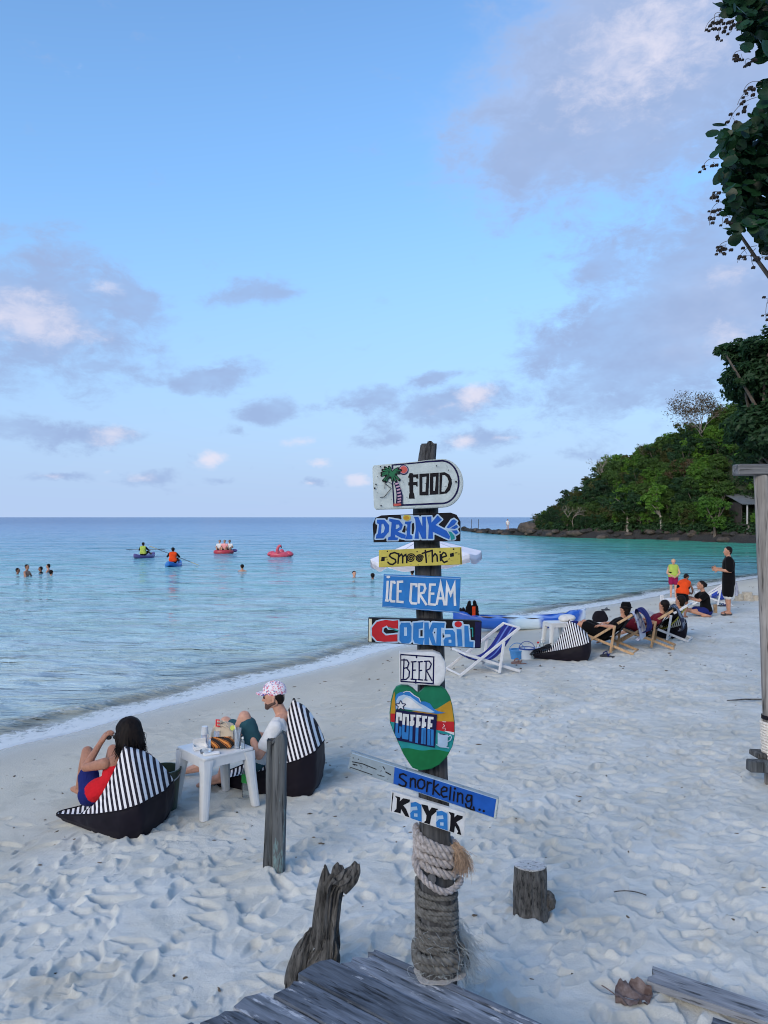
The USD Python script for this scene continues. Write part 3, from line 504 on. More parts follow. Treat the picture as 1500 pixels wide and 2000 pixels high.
PX, PY = 0.245, 3.64                        # the signpost stands here
def make_signpost():
    t = thing('signpost', 'tall weathered timber post carrying nine hand painted signs, rope wound round its foot', 'signpost', (0, 0, 0))
    # pole
    pts = [(838, 857, 15), (836, 880, 16), (834, 897, 17), (833, 930, 22), (831, 1000, 24), (835, 1100, 24.5), (838, 1190, 25), (842, 1290, 26.5), (846, 1520, 28.5), (850, 1640, 30), (853, 1730, 34), (856, 1900, 36), (858, 2040, 37)]
    path = np.array([at(a, b, PY) for a, b, r in pts]); r = np.array([c / 1500 * PY for _, _, c in pts])
    f = np.linspace(0, 1, 130); d = np.linspace(0, 1, len(pts)); path = PchipInterpolator(d, path)(f); r = PchipInterpolator(d, r)(f)
    m = tube(path, r, 48, sq=3.2)
    v = np.array(m.vertices); a = np.arctan2(v[:, 1] - PY, v[:, 0] - .22)
    nz = meshkit.fbm(np.stack([np.cos(a) * 4, np.sin(a) * 4, v[:, 2] * .9], -1), 4, 3) - .5
    cr = np.clip(np.abs(meshkit.noise(np.stack([a * 3.2, 0 * a, v[:, 2] * .8], -1), 8) - .5) * 12, 0, 1) - 1
    m.vertices = v + m.vertex_normals * (nz * .012 + cr * .006)[:, None]
    v = np.array(m.vertices); top = v[:, 2] > 2.5 + .09 / 1500 * 0 + (1010 - 868) / 1500 * PY
    v[top, 2] -= (0.035 * meshkit.noise(np.stack([v[top, 0] * 55, v[top, 1] * 55, 0 * v[top, 0]], -1), 5) + .02 * (v[top, 0] < .205))
    m.vertices = v
    part(t, 'pole', m, 'post_wood', 40)
    YF = PY - 0.115
    C1, C2, C3, C4, C5 = (3.75, 660, 840), (3.75, 660, 1250), (7.5, 720, 880), (8.82, 740, 1330), (4.84, 680, 1460)
    # FOOD
    arc = [(1080 + 250 * math.sin(q) * 1.24, 478 - 358 * math.cos(q)) for q in np.linspace(0.05, PI - .05, 22)]
    b = Board(t, 'grey white board with one round end reading FOOD beside a painted palm tree', C3, YF, [(55, 250), (75, 215), (700, 160), (880, 135)] + arc + [(900, 845), (110, 868), (78, 830), (68, 600)], 0.035, 'grey_white', bevel=.013)
    arc2 = [(1075 + 245 * math.sin(q), 462 - 312 * math.cos(q)) for q in np.linspace(0, PI, 22)]
    b.lay([b.line([(350, 262), (348, 210), (620, 185), (880, 160)] + arc2 + [(880, 782), (600, 796), (370, 800)], 26), b.line([(350, 470), (362, 640), (370, 810)], 20)], 'navy', 'border_line')
    F = [b.line([(622, 335), (625, 610)], 56, 'flat'), b.poly([(588, 705), (594, 630), (612, 590), (645, 590), (664, 630), (676, 705)]), b.poly([(578, 385), (600, 330), (636, 330), (640, 352), (728, 345), (728, 412), (702, 412), (690, 390), (580, 400)]), b.poly([(580, 465), (700, 460), (715, 448), (718, 530), (700, 525), (690, 505), (580, 510)])]
    O1 = b.poly([(742, 342), (888, 332), (876, 655), (744, 655)], [[(785, 388), (848, 380), (832, 600), (786, 606)]])
    O2 = b.poly([(900, 332), (1027, 324), (1022, 640), (894, 648)], [[(946, 385), (986, 380), (970, 590), (944, 590)]])
    Dd = b.poly([(1037, 325), (1110, 315), (1180, 350), (1215, 420), (1220, 490), (1190, 580), (1140, 628), (1034, 642)], [[(1078, 360), (1112, 358), (1150, 392), (1172, 450), (1155, 530), (1112, 602), (1066, 602)]])
    b.lay(F + [O1, O2, Dd], 'black')
    b.lay(b.dot(512, 283, 72, 74), 'navy', 'sun_rim'); b.lay(b.dot(512, 280, 60), 'mauve', 'sun_ring'); b.lay(b.dot(512, 280, 51), 'coral', 'sun_disc')
    fr = [(190, 330), (205, 285), (240, 250), (300, 240), (430, 262), (470, 290), (440, 330), (450, 430), (400, 450), (350, 440), (250, 455), (215, 440), (190, 365)]
    fronds = [b.line([(335, 345), ((335 + x) / 2, (345 + y) / 2 - 18), (x, y)], 24) for x, y in fr]
    b.lay([b.grow(ops.unary_union(fronds), 7), b.dot(320, 350, 95, 60)], 'black', 'palm_outline'); b.lay([b.line([(335, 345), ((335 + x) / 2, (345 + y) / 2 - 16), (x * .9 + 33, y * .9 + 34)], 20) for x, y in fr] + [b.dot(330, 345, 60, 40)], 'leaf', 'palm_fronds')
    b.lay(b.poly([(372, 480), (425, 450), (470, 560), (500, 660), (498, 780), (398, 785), (408, 640), (392, 540)]), 'navy', 'palm_trunk_outline')
    b.lay([b.line([(x, y), (x + 52, y - 14)], 22, 'flat') for x, y in ((388, 492), (402, 535), (412, 580), (418, 627), (424, 672), (424, 716), (422, 756))], 'mauve', 'palm_trunk')
    b.lay(b.poly([(365, 778), (470, 775), (480, 800), (400, 815), (365, 810)]), 'coral', 'red_dab')
    b.lay([b.line([(245, 440), (235, 480), (330, 555), (228, 682), (172, 686)], 9), b.line([(240, 500), (235, 560)], 7), b.line([(270, 450), (330, 480), (350, 520)], 8)] + [b.dot(x, y, r) for x, y, r in ((62, 245, 10), (172, 237, 9), (238, 240, 12), (108, 497, 11), (88, 552, 14), (182, 808, 11), (992, 225, 9), (1168, 288, 8), (1278, 458, 14), (125, 620, 6), (130, 385, 6), (560, 690, 6), (150, 330, 5), (330, 715, 5))], 'black', 'brush_marks')
    # DRINK
    b = Board(t, 'black board reading DRINK in blue letters with a splash', C3, YF + .004, [(72, 1345), (60, 1080), (100, 985), (190, 948), (700, 930), (1200, 908), (1290, 940), (1348, 1040), (1345, 1328)], 0.03, 'black')
    L = [b.poly([(120, 1012), (230, 1012), (300, 1090), (296, 1190), (215, 1285), (105, 1290), (112, 1240), (135, 1210), (150, 1080), (120, 1062)], [[(190, 1075), (215, 1072), (238, 1130), (222, 1195), (180, 1215)]]),
         b.poly([(302, 995), (450, 1022), (502, 1090), (480, 1155), (425, 1188), (545, 1235), (540, 1292), (480, 1282), (385, 1232), (390, 1268), (432, 1275), (422, 1312), (280, 1312), (288, 1270), (320, 1258), (335, 1050), (300, 1035)], [[(400, 1085), (445, 1085), (452, 1120), (412, 1150), (396, 1150)]]),
         b.poly([(532, 1042), (632, 1035), (612, 1075), (608, 1228), (640, 1250), (640, 1296), (540, 1296), (556, 1230), (566, 1085), (532, 1072)]),
         b.poly([(662, 972), (728, 970), (785, 1110), (782, 970), (838, 968), (842, 1292), (782, 1292), (732, 1180), (735, 1292), (670, 1292), (692, 1130), (680, 1012)]),
         b.poly([(848, 968), (916, 965), (920, 1055), (1010, 950), (1072, 1010), (980, 1090), (1140, 1175), (1192, 1255), (1180, 1302), (1090, 1262), (940, 1190), (942, 1292), (870, 1292), (880, 1100)])]
    S1 = [b.poly([(1140, 1128), (1215, 1020), (1250, 1005), (1292, 1035), (1255, 1088), (1172, 1138)]), b.poly([(1195, 1140), (1285, 1085), (1312, 1118), (1265, 1150)]), b.poly([(1212, 1172), (1290, 1165), (1315, 1205), (1275, 1232)])]
    S2 = [b.poly([(1165, 1182), (1210, 1192), (1255, 1245), (1262, 1290), (1205, 1312), (1195, 1250)])]
    b.lay(b.grow(ops.unary_union(L + S1 + S2 + [b.poly([(490, 945), (625, 938), (640, 1030), (520, 1040)])]), 21).buffer(0.004).buffer(-0.004), 'pale_blue', 'letter_outline')
    b.lay([b.poly([(540, 1170), (552, 1110), (560, 1175)]), b.poly([(645, 1180), (655, 1100), (662, 1180)])], 'black', 'letter_gap')
    b.lay(L + S1, 'blue'); b.lay(S2, 'teal', 'splash_drop'); b.lay(b.dot(560, 982, 58, 44), 'yellow', 'letter_dot'); b.lay(b.dot(555, 985, 40, 26), 'ochre', 'dot_centre')
    # smoothie
    b = Board(t, 'narrow yellow board reading smoothie in thin black letters', C1, YF + .002, [(300, 880), (905, 858), (911, 985), (300, 1006)], 0.025, 'yellow')
    sp = lambda x, y, r: [(x + r * q / 14 * math.cos(q * 1.25 + 1), y + r * q / 14 * math.sin(q * 1.25 + 1)) for q in np.linspace(1.5, 14, 50)]
    W = 12
    b.lay([b.line(q, W) for q in ([(442, 908), (415, 897), (385, 905), (377, 922), (395, 937), (420, 948), (424, 968), (400, 985), (378, 980), (366, 968)], [(440, 975), (446, 905)], [(445, 930), (465, 908), (474, 925), (474, 972)], [(474, 930), (494, 912), (504, 930), (504, 970)], [(648, 968), (640, 882)], [(618, 903), (682, 884)], [(692, 965), (690, 880)], [(692, 930), (712, 905), (726, 922), (728, 960)], [(752, 955), (750, 912)], [(765, 932), (795, 922), (788, 902), (772, 896), (758, 915), (760, 950), (778, 970), (800, 960)])]
          + [b.line(sp(535, 937, 33), 9), b.line(sp(598, 940, 29), 9), b.dot(748, 893, 7), b.poly([(318, 930), (344, 928), (342, 958), (316, 960)]), b.poly([(820, 905), (848, 897), (850, 925), (822, 930)]), b.line([(345, 932), (358, 930)], 5), b.line([(858, 900), (872, 898)], 5), b.line([(882, 908), (890, 907)], 5), b.line([(358, 950), (364, 950)], 4), b.dot(362, 888, 5), b.dot(847, 872, 6), b.dot(588, 988, 4), b.dot(580, 890, 5)], 'black')
    b.lay(b.poly([(896, 855), (915, 855), (915, 990), (898, 990)]), 'black', 'end_edge')
    # ICE CREAM
    b = Board(t, 'blue rectangular board reading ICE CREAM in white letters', C1, YF, [(336, 1058), (900, 1080), (890, 1342), (324, 1296)], 0.028, 'sky_blue', bevel=.006)
    b.lay([b.line([(340, 1064), (895, 1086)], 7), b.line([(330, 1292), (886, 1336)], 6)], 'pale_blue', 'edge_line')
    W = 17
    b.lay([b.line(q, W, 'flat') for q in ([(365, 1104), (357, 1248)], [(345, 1245), (372, 1250)], [(418, 1125), (412, 1112), (392, 1112), (382, 1240), (392, 1254), (420, 1254)], [(440, 1106), (436, 1262)], [(432, 1112), (478, 1110)], [(438, 1180), (466, 1180)], [(430, 1256), (482, 1260)],
          [(575, 1150), (574, 1130), (538, 1128), (530, 1250), (540, 1268), (578, 1270)], [(594, 1122), (591, 1270)], [(592, 1128), (632, 1132), (640, 1160), (628, 1190), (596, 1198), (650, 1282)], [(676, 1124), (667, 1280)], [(670, 1131), (718, 1132)], [(672, 1198), (706, 1198)], [(664, 1274), (718, 1280)],
          [(722, 1280), (752, 1130), (782, 1284)], [(734, 1232), (774, 1232)], [(792, 1284), (800, 1136), (826, 1204), (852, 1136), (858, 1288)])] + [b.dot(369, 1076, 14, 9)], 'white')
    # COCKTAIL
    b = Board(t, 'black board with navy end reading COCKTAIL, its first letter red', C1, YF - .002, [(222, 1378), (1000, 1394), (1052, 1400), (1045, 1594), (1000, 1596), (219, 1556)], 0.04, 'black', yaw=-2)
    b.lay(b.poly([(224, 1382), (248, 1384), (246, 1552), (222, 1550)]), 'cream', 'end_strip'); b.lay(b.poly([(1003, 1390), (1060, 1398), (1060, 1600), (1000, 1600)]), 'navy', 'end_edge')
    Cc = b.poly([(440, 1392), (402, 1398), (350, 1390), (285, 1405), (248, 1450), (250, 1505), (285, 1545), (340, 1552), (436, 1548), (436, 1495), (350, 1505), (322, 1480), (326, 1448), (358, 1432), (372, 1452), (440, 1455)])
    L = [b.poly([(462, 1412), (525, 1410), (540, 1440), (538, 1545), (520, 1562), (468, 1562), (450, 1540), (452, 1435)], [[(484, 1445), (506, 1445), (506, 1508), (484, 1508)]]),
         b.poly([(552, 1412), (625, 1405), (622, 1452), (592, 1456), (592, 1522), (632, 1522), (622, 1572), (562, 1560), (550, 1530)]),
         b.poly([(632, 1408), (664, 1408), (668, 1462), (692, 1408), (718, 1414), (692, 1482), (722, 1578), (690, 1572), (666, 1512), (668, 1572), (632, 1570)]),
         b.poly([(700, 1408), (782, 1412), (778, 1448), (756, 1446), (754, 1582), (718, 1582), (724, 1450), (700, 1448)]),
         b.poly([(782, 1462), (840, 1462), (856, 1480), (862, 1582), (778, 1582), (772, 1540), (788, 1518), (826, 1512), (822, 1494), (784, 1494)], [[(810, 1534), (830, 1534), (830, 1556), (810, 1556)]]),
         b.poly([(868, 1456), (904, 1456), (912, 1582), (876, 1582)]), b.poly([(924, 1430), (954, 1432), (962, 1545), (992, 1547), (990, 1590), (926, 1586)])]
    b.lay(b.grow(ops.unary_union(L + [Cc, b.dot(878, 1420, 30)]), 11).buffer(.002).buffer(-.002), 'pale_blue', 'letter_outline'); b.lay(L, 'letter_blue'); b.lay([Cc, b.dot(880, 1420, 27, 22)], 'red', 'red_letter')
    b.lay([b.line([(965, 1450), (985, 1448), (985, 1510)], 7), b.line([(372, 1448), (440, 1470)], 10)], 'teal', 'brush_marks')
    # BEER
    b = Board(t, 'small thick white block with rounded side reading BEER in a black frame', C2, YF - .03, [(450, 96), (700, 90), (755, 112), (788, 165), (794, 230), (780, 300), (745, 338), (690, 336), (452, 322)], 0.075, 'white', bevel=.018, round_=.006)
    b.lay([b.line([(458, 106), (458, 302), (698, 320), (702, 124), (458, 106)], 10, 'flat'), b.line([(575, 115), (576, 128)], 12), b.line([(570, 300), (570, 314)], 12)], 'navy', 'frame_line')
    W = 10
    b.lay([b.line(q, W) for q in ([(484, 140), (478, 290)], [(466, 146), (505, 146), (520, 168), (510, 200), (482, 208)], [(505, 206), (524, 230), (520, 268), (500, 288), (466, 290)], [(548, 160), (545, 286)], [(538, 160), (572, 158)], [(547, 222), (566, 220)], [(536, 286), (574, 290)], [(596, 160), (594, 290)], [(588, 160), (618, 158)], [(595, 224), (613, 222)], [(586, 289), (620, 293)], [(646, 160), (643, 292)], [(634, 156), (668, 154), (684, 176), (672, 210), (648, 222), (688, 296)], [(636, 292), (652, 294)])], 'navy')
    # COFFEE
    out = [(250, 190), (300, 110), (380, 80), (500, 85), (580, 130), (650, 200), (690, 212), (740, 170), (800, 112), (900, 95), (1080, 105), (1160, 160), (1230, 280), (1270, 430), (1310, 720), (1310, 950), (1270, 1130), (1180, 1300), (1050, 1440), (900, 1520), (700, 1545), (580, 1500), (520, 1420), (420, 1260), (330, 1060), (250, 880), (190, 720), (185, 560), (210, 340)]
    b = Board(t, 'green heart shaped board reading COFFEE with painted sunset, cloud and cup', C4, YF - .004, out, 0.03, 'green', bevel=.007, round_=.002)
    wv = lambda y, a, s: [(150 + i * 60, y + a * math.sin(i * .8 + s) + 60 * (i / 20)) for i in range(21)]
    b.lay(b.poly([(150, 330), (270, 180), (290, 560), (1000, 480), (1240, 330), (1340, 300), (1340, 780), (150, 640)]), 'ochre', 'sunset_band'); b.lay(b.poly([(150, 560), (260, 560), (960, 690), (1340, 700), (1340, 930), (150, 700)]), 'red', 'red_band')
    b.lay(b.poly([(1130, 855), (1340, 890), (1340, 950), (1150, 880)]), 'white', 'white_line')
    b.lay(b.poly([(150, 690), (940, 830), (1150, 872), (1340, 950), (1340, 1300), (150, 1200)]), 'teal', 'sea_band'); b.lay(b.poly(wv(1150, 14, 0) + [(1400, 1700), (150, 1700)]), 'deep_green', 'land_band')
    b.lay(b.poly([(285, 290), (300, 230), (360, 195), (430, 180), (520, 170), (590, 215), (640, 262), (700, 300), (720, 350), (800, 352), (880, 385), (940, 470), (1010, 515), (1145, 545), (1000, 562), (430, 480), (290, 480)]), 'sky_blue', 'cloud_rim')
    b.lay(b.poly([(300, 330), (340, 262), (430, 232), (540, 262), (620, 322), (700, 380), (800, 430), (960, 530), (900, 545), (430, 478), (300, 470)]), 'pale_blue', 'cloud'); b.lay(b.poly([(400, 330), (470, 270), (560, 310), (640, 380), (760, 470), (560, 470), (440, 440)]), 'white', 'cloud_light')
    b.lay(b.line([(420, 195), (470, 172), (530, 176), (600, 240), (640, 262), (690, 290), (716, 355)], 12), 'white', 'cloud_edge')
    b.lay(b.poly([(285, 490), (1000, 575), (960, 1145), (730, 1100), (560, 1062), (300, 1015), (255, 890)]), 'navy', 'letter_shadow')
    st = [(375 + r * math.sin(k * PI / 5), 420 - r * math.cos(k * PI / 5)) for k, r in ((i, 78 if i % 2 == 0 else 34) for i in range(10))]
    b.lay(b.grow(b.poly(st), 16), 'navy', 'star_outline'); b.lay(b.poly(st), 'white', 'star')
    hi = [b.poly(q) for q in ([(300, 530), (398, 542), (394, 675), (355, 670), (358, 610), (338, 605), (332, 720), (290, 715)], [(412, 555), (518, 565), (516, 760), (478, 755), (480, 610), (455, 605), (445, 750), (402, 740)], [(540, 570), (628, 575), (626, 615), (596, 612), (592, 670), (610, 680), (605, 745), (580, 770), (532, 765), (530, 690), (548, 680)], [(645, 575), (732, 580), (728, 625), (695, 622), (692, 690), (715, 692), (712, 765), (684, 770), (680, 795), (634, 790), (640, 690)], [(745, 590), (830, 595), (826, 640), (792, 640), (788, 700), (812, 702), (810, 775), (780, 780), (778, 800), (735, 800)], [(845, 605), (942, 612), (938, 655), (890, 652), (886, 720), (918, 724), (915, 785), (880, 788), (878, 820), (835, 815)])]
    lo = [b.poly(q) for q in ([(290, 715), (332, 720), (328, 880), (345, 880), (350, 770), (390, 780), (385, 920), (360, 975), (300, 965), (280, 920)], [(402, 740), (445, 750), (438, 870), (470, 878), (478, 755), (516, 760), (505, 1000), (400, 985), (392, 930)], [(532, 765), (580, 770), (572, 1035), (522, 1025)], [(634, 790), (680, 795), (672, 1062), (622, 1052)], [(735, 800), (808, 800), (804, 1082), (722, 1070)], [(835, 815), (942, 830), (938, 1108), (828, 1095)])]
    b.lay(hi, 'white', 'lettering'); b.lay(lo, 'letter_blue', 'lettering'); b.lay([b.line([(340, 620), (338, 880)], 14), b.line([(465, 615), (458, 860)], 14), b.line([(775, 830), (772, 1075)], 8), b.line([(890, 840), (886, 1090)], 10)], 'navy', 'letter_gap')
    b.lay([b.poly([(1012, 880), (1185, 915), (1180, 1100), (1150, 1130), (1040, 1110), (1012, 1080)])], 'pale_blue', 'cup'); b.lay([b.line([(1185, 950), (1230, 920), (1250, 960), (1225, 1010), (1185, 1030)], 16), b.line([(990, 1080), (1050, 1120), (1200, 1140)], 14)], 'pale_blue', 'cup_handle'); b.lay(b.poly([(1030, 884), (1170, 912), (1120, 918), (1050, 902)]), 'navy', 'cup_mouth')
    b.lay([b.line([(1095, 690), (1150, 692)], 8), b.line([(1105, 730), (1130, 760), (1095, 790)], 8), b.line([(1100, 800), (1102, 812)], 7), b.line([(1135, 798), (1140, 830)], 8)], 'white', 'steam_marks')
    # Snorkeling
    b = Board(t, 'long slanting blue board with bare grey end reading Snorkeling', C2, YF - .006, [(97, 815), (1182, 1160), (1160, 1312), (76, 945)], 0.028, 'bare_grey')
    b.lay(b.poly([(404, 900), (1200, 1150), (1180, 1330), (392, 1070)]), 'blue', 'painted_panel')
    b.lay(b.poly([(80, 805), (416, 915), (404, 1070), (70, 955)]), 'bare_grey', 'bare_end'); b.lay(b.line([(92, 820), (1182, 1166)], 12, 'flat'), 'pale_blue', 'edge_line'); b.lay(b.poly([(1162, 1150), (1190, 1162), (1170, 1320), (1140, 1305)]), 'grey_white', 'end_edge')
    b.lay([b.line([(105, 890), (180, 905), (280, 945)], 6), b.line([(90, 930), (250, 985)], 5), b.line([(330, 925), (342, 945)], 6), b.dot(112, 862, 4), b.dot(150, 872, 4), b.line([(350, 965), (385, 985)], 8), b.line([(110, 908), (140, 915)], 7), b.line([(290, 985), (340, 1000)], 4)], 'black', 'weather_marks')
    W = 19
    b.lay([b.line([(680 - 660 + a / 4.84, 0 + 1460 - 1250 + bb / 4.84) for a, bb in q], 1, 'round') for q in []] + [b.line([((680 + a / 4.84 - 660) * 3.75, (1460 + bb / 4.84 - 1250) * 3.75) for a, bb in q], 12) for q in
          ([(548, 262), (520, 246), (490, 252), (485, 280), (520, 305), (548, 330), (540, 362), (505, 362), (480, 345)], [(590, 290), (586, 370)], [(590, 310), (612, 288), (632, 300), (634, 372)], [(655, 350), (662, 310), (690, 296), (718, 312), (722, 360), (698, 388), (665, 380), (655, 350)], [(750, 322), (742, 412)], [(746, 350), (768, 328), (786, 334)], [(812, 308), (800, 438)], [(850, 345), (806, 385), (862, 446)], [(880, 415), (930, 408), (932, 380), (905, 368), (880, 390), (878, 440), (900, 466), (932, 460)], [(968, 372), (958, 490)], [(1002, 418), (994, 500)], [(1036, 424), (1030, 510)], [(1034, 445), (1060, 428), (1078, 440), (1080, 522)], [(1165, 452), (1130, 445), (1112, 480), (1125, 510), (1155, 500), (1168, 455), (1165, 540), (1150, 575), (1115, 560), (1110, 530)], [(1150, 580), (1190, 588), (1185, 560)])] + [b.dot((680 + 1008 / 4.84 - 660) * 3.75, (1460 + 385 / 4.84 - 1250) * 3.75, 9), b.dot((680 + 1240 / 4.84 - 660) * 3.75, (1460 + 585 / 4.84 - 1250) * 3.75, 9), b.dot((680 + 1280 / 4.84 - 660) * 3.75, (1460 + 598 / 4.84 - 1250) * 3.75, 9)], 'black')
    # KAYAK
    b = Board(t, 'small slanting white board reading KAYAK in black and blue letters', C5, YF - .002, [(412, 415), (1106, 622), (1098, 845), (396, 608)], 0.028, 'white')
    b.lay([b.poly([(396, 400), (430, 425), (408, 615), (390, 612)])], 'black', 'end_edge')
    K = lambda p: b.poly(p)
    b.lay([K([(440, 455), (492, 470), (488, 508), (520, 478), (585, 492), (580, 515), (520, 545), (548, 580), (580, 660), (540, 648), (500, 580), (496, 622), (430, 605), (455, 580), (462, 482)]),
           K([(692, 535), (752, 548), (765, 600), (790, 565), (850, 580), (838, 602), (788, 645), (772, 720), (782, 738), (700, 715), (735, 690), (740, 640), (700, 560)]),
           K([(948, 605), (1005, 622), (1002, 660), (1030, 635), (1085, 650), (1080, 670), (1022, 705), (1050, 750), (1072, 835), (1020, 822), (1040, 795), (1010, 740), (1000, 808), (952, 800), (962, 770), (968, 640)])], 'black')
    A = lambda dx, dy: K([(590 + dx, 520 + dy), (640 + dx, 512 + dy), (690 + dx, 540 + dy), (694 + dx, 700 + dy), (590 + dx, 672 + dy), (585 + dx, 620 + dy), (610 + dx, 592 + dy), (655 + dx, 590 + dy), (650 + dx, 555 + dy), (592 + dx, 560 + dy)]).difference(K([(622 + dx, 620 + dy), (655 + dx, 622 + dy), (655 + dx, 655 + dy), (622 + dx, 650 + dy)]))
    b.lay([K([(590, 515), (694, 540), (696, 715), (585, 665)]), K([(835, 590), (945, 612), (946, 802), (826, 760)])], 'pale_blue', 'letter_ground'); b.lay([A(0, 0), A(246, 84)], 'sky_blue')
    # ropes
    def rope(path, strand_r, lay, turns_per_m, matname, k=7):
        p, tt, n, bb = frames(path); L = np.r_[0, np.cumsum(np.linalg.norm(np.diff(p, axis=0), axis=1))]
        x = UsdGeom.Xform.Define(stage, numbered(P(t) + '/rope'))
        for j in range(3):
            ph = L * turns_per_m * 2 * PI + j * 2 * PI / 3
            q = p + lay * (np.cos(ph)[:, None] * n + np.sin(ph)[:, None] * bb)
            part(x, 'strand', tube(q, strand_r, k), matname, True)
    def wraps(z1, z0, turns, R, tilt, per=56, jit=.004, seed=1, ph=0):
        a = np.linspace(0, turns * 2 * PI, int(turns * per)) + ph; f = (a - ph) / (turns * 2 * PI); z = z1 + (z0 - z1) * f
        g = np.random.default_rng(seed); jj = np.cumsum(g.normal(0, .0015, len(a))); jj -= np.linspace(jj[0], jj[-1], len(a))
        cx = np.interp(z, [.3, .9, 1.2], [.256, .245, .235])
        rr = (np.interp(z, [.3, .75, .9, 1.3], [.088, .083, .076, .07]) + R) * (np.abs(np.cos(a)) ** 3 + np.abs(np.sin(a)) ** 3) ** (-1 / 3) * .97
        return np.stack([cx + rr * np.cos(a), PY + rr * np.sin(a), z + jj - tilt * rr * np.cos(a) + .004 * np.sin(a * 1.7 + seed)], 1)
    zz = lambda py: EYE - (py - 1010) / 1500 * (PY - .09)
    rope(wraps(zz(1648), zz(1712), 4.1, .016, .30, seed=2, ph=2.6), .0105, .0105, 11, 'rope_beige')
    sag = smooth_path([at(815, 1660, PY - .02), at(816, 1700, PY - .10), at(840, 1728, PY - .125), at(870, 1742, PY - .125), at(892, 1731, PY - .08), at(893, 1722, PY + .03)], 60)
    rope(sag, .0085, .0085, 12, 'rope_beige')
    rope(wraps(zz(1744), zz(1806), 6.0, .011, .10, seed=4, ph=1), .0063, .0062, 17, 'rope_dark'); rope(wraps(zz(1806), zz(1868), 6.0, .011, .05, seed=5, ph=1), .0063, .0062, 17, 'rope_dark')
    rope(wraps(zz(1872), zz(1902), 2.4, .020, .03, seed=6), .0115, .0115, 11, 'rope_dark')
    part(t, 'peg', displace(tube([at(843, 1716, PY - .02), at(843, 1717, PY - .125)], [.022, .021], 18), lambda v: .002 * (meshkit.noise(v * 90, 2) - .5)), 'post_wood', 40)
    g = np.random.default_rng(9)
    ts = []
    for i in range(260):
        a = np.array(at(888 + g.normal(0, 3), 1652 + g.normal(0, 4), PY - .075 + g.normal(0, .012))); e = np.array(at(904 + g.normal(0, 11), 1700 + g.normal(0, 10), PY - .08 + g.normal(0, .03))); m_ = (a + e) / 2 + [.014 + g.normal(0, .006), -.015, .012]
        ts.append(tube(smooth_path([a, m_, e], 6), np.linspace(.0016, .0007, 6), 3, cap=False))
    part(t, 'frayed_tassel', ts, 'fibre_tan', True)
    ts = []
    for i in range(240):
        c = np.array([PX + .15, PY + .02, .44]); u = g.random()
        a = c + [g.normal(-.07, .02), g.normal(0, .03), g.normal(.06, .05)]
        q = [a]
        for k in range(4): q.append(q[-1] + np.array([.026 + g.normal(0, .016), g.normal(.0, .02), -.036 + g.normal(0, .022)]))
        ts.append(tube(smooth_path(q, 9), .0009, 3, cap=False))
    for i in range(200):
        a = np.array([PX, PY, 0]) + np.array([.10 * math.cos(i * 2.4), .10 * math.sin(i * 2.4), .37 + .22 * g.random() ** 2]); ts.append(tube(smooth_path([a, a + g.normal(0, .018, 3), a + g.normal(0, .03, 3)], 5), .0008, 3, cap=False))
    part(t, 'frayed_net', ts, 'fibre_pale', True)
    rope(smooth_path([at(886, 1838, PY - .07), at(905, 1848, PY - .03), at(914, 1870, PY), at(912, 1895, PY + .02)], 30), .005, .005, 18, 'rope_dark', 6)
make_signpost()

# ------------------------------------------------------------------ deck and stray boards
def plank(L, W, T, seed, ends=(0.0, 0.0), sag=0.0):
    """A worn board along x from 0 to L, y from 0 to W, top at z = 0."""
    g = np.random.default_rng(seed); nx, ny = 26, 5
    x = np.linspace(0, L, nx); y = np.linspace(0, W, ny); X, Y = np.meshgrid(x, y, indexing='ij')
    X = X + np.interp(X, [0, L], [1, 0]) * (ends[0] * Y / W + .012 * g.normal(0, 1, ny)[None]) * (X < .2) + 0
    e = .0035 * (meshkit.noise(np.stack([X * 6, Y * 0 + seed, 0 * X], -1), seed) - .5) * 2
    Y = Y + np.where((Y == 0) | (Y == W), e, 0)
    Z = -.0035 * (np.abs(Y / W - .5) * 2) ** 4 + .004 * (meshkit.noise(np.stack([X * 2, Y * 20, 0 * X], -1), seed + 5) - .5)
    top = np.stack([X, Y, Z], -1).reshape(-1, 3); bot = top * [1, 1, 0] + [0, 0, -T]
    n = nx * ny; i = np.arange(n).reshape(nx, ny); F = grid_faces(nx, ny)
    ring = np.concatenate([i[:, 0], i[-1, 1:], i[-2::-1, -1], i[0, -2:0:-1]]); r2 = np.roll(ring, -1)
    side = np.vstack([np.stack([ring, ring + n, r2 + n], 1), np.stack([ring, r2 + n, r2], 1)])
    m = trimesh.Trimesh(np.vstack([top, bot]), np.vstack([F, F[:, ::-1] + n, side]), process=False)
    m.fix_normals(); return m
def deck_pt(px, py, z): d = (EYE - z) * 1500 / (py - 1010); return np.array([(px - 750) / 1500 * d, d, z])
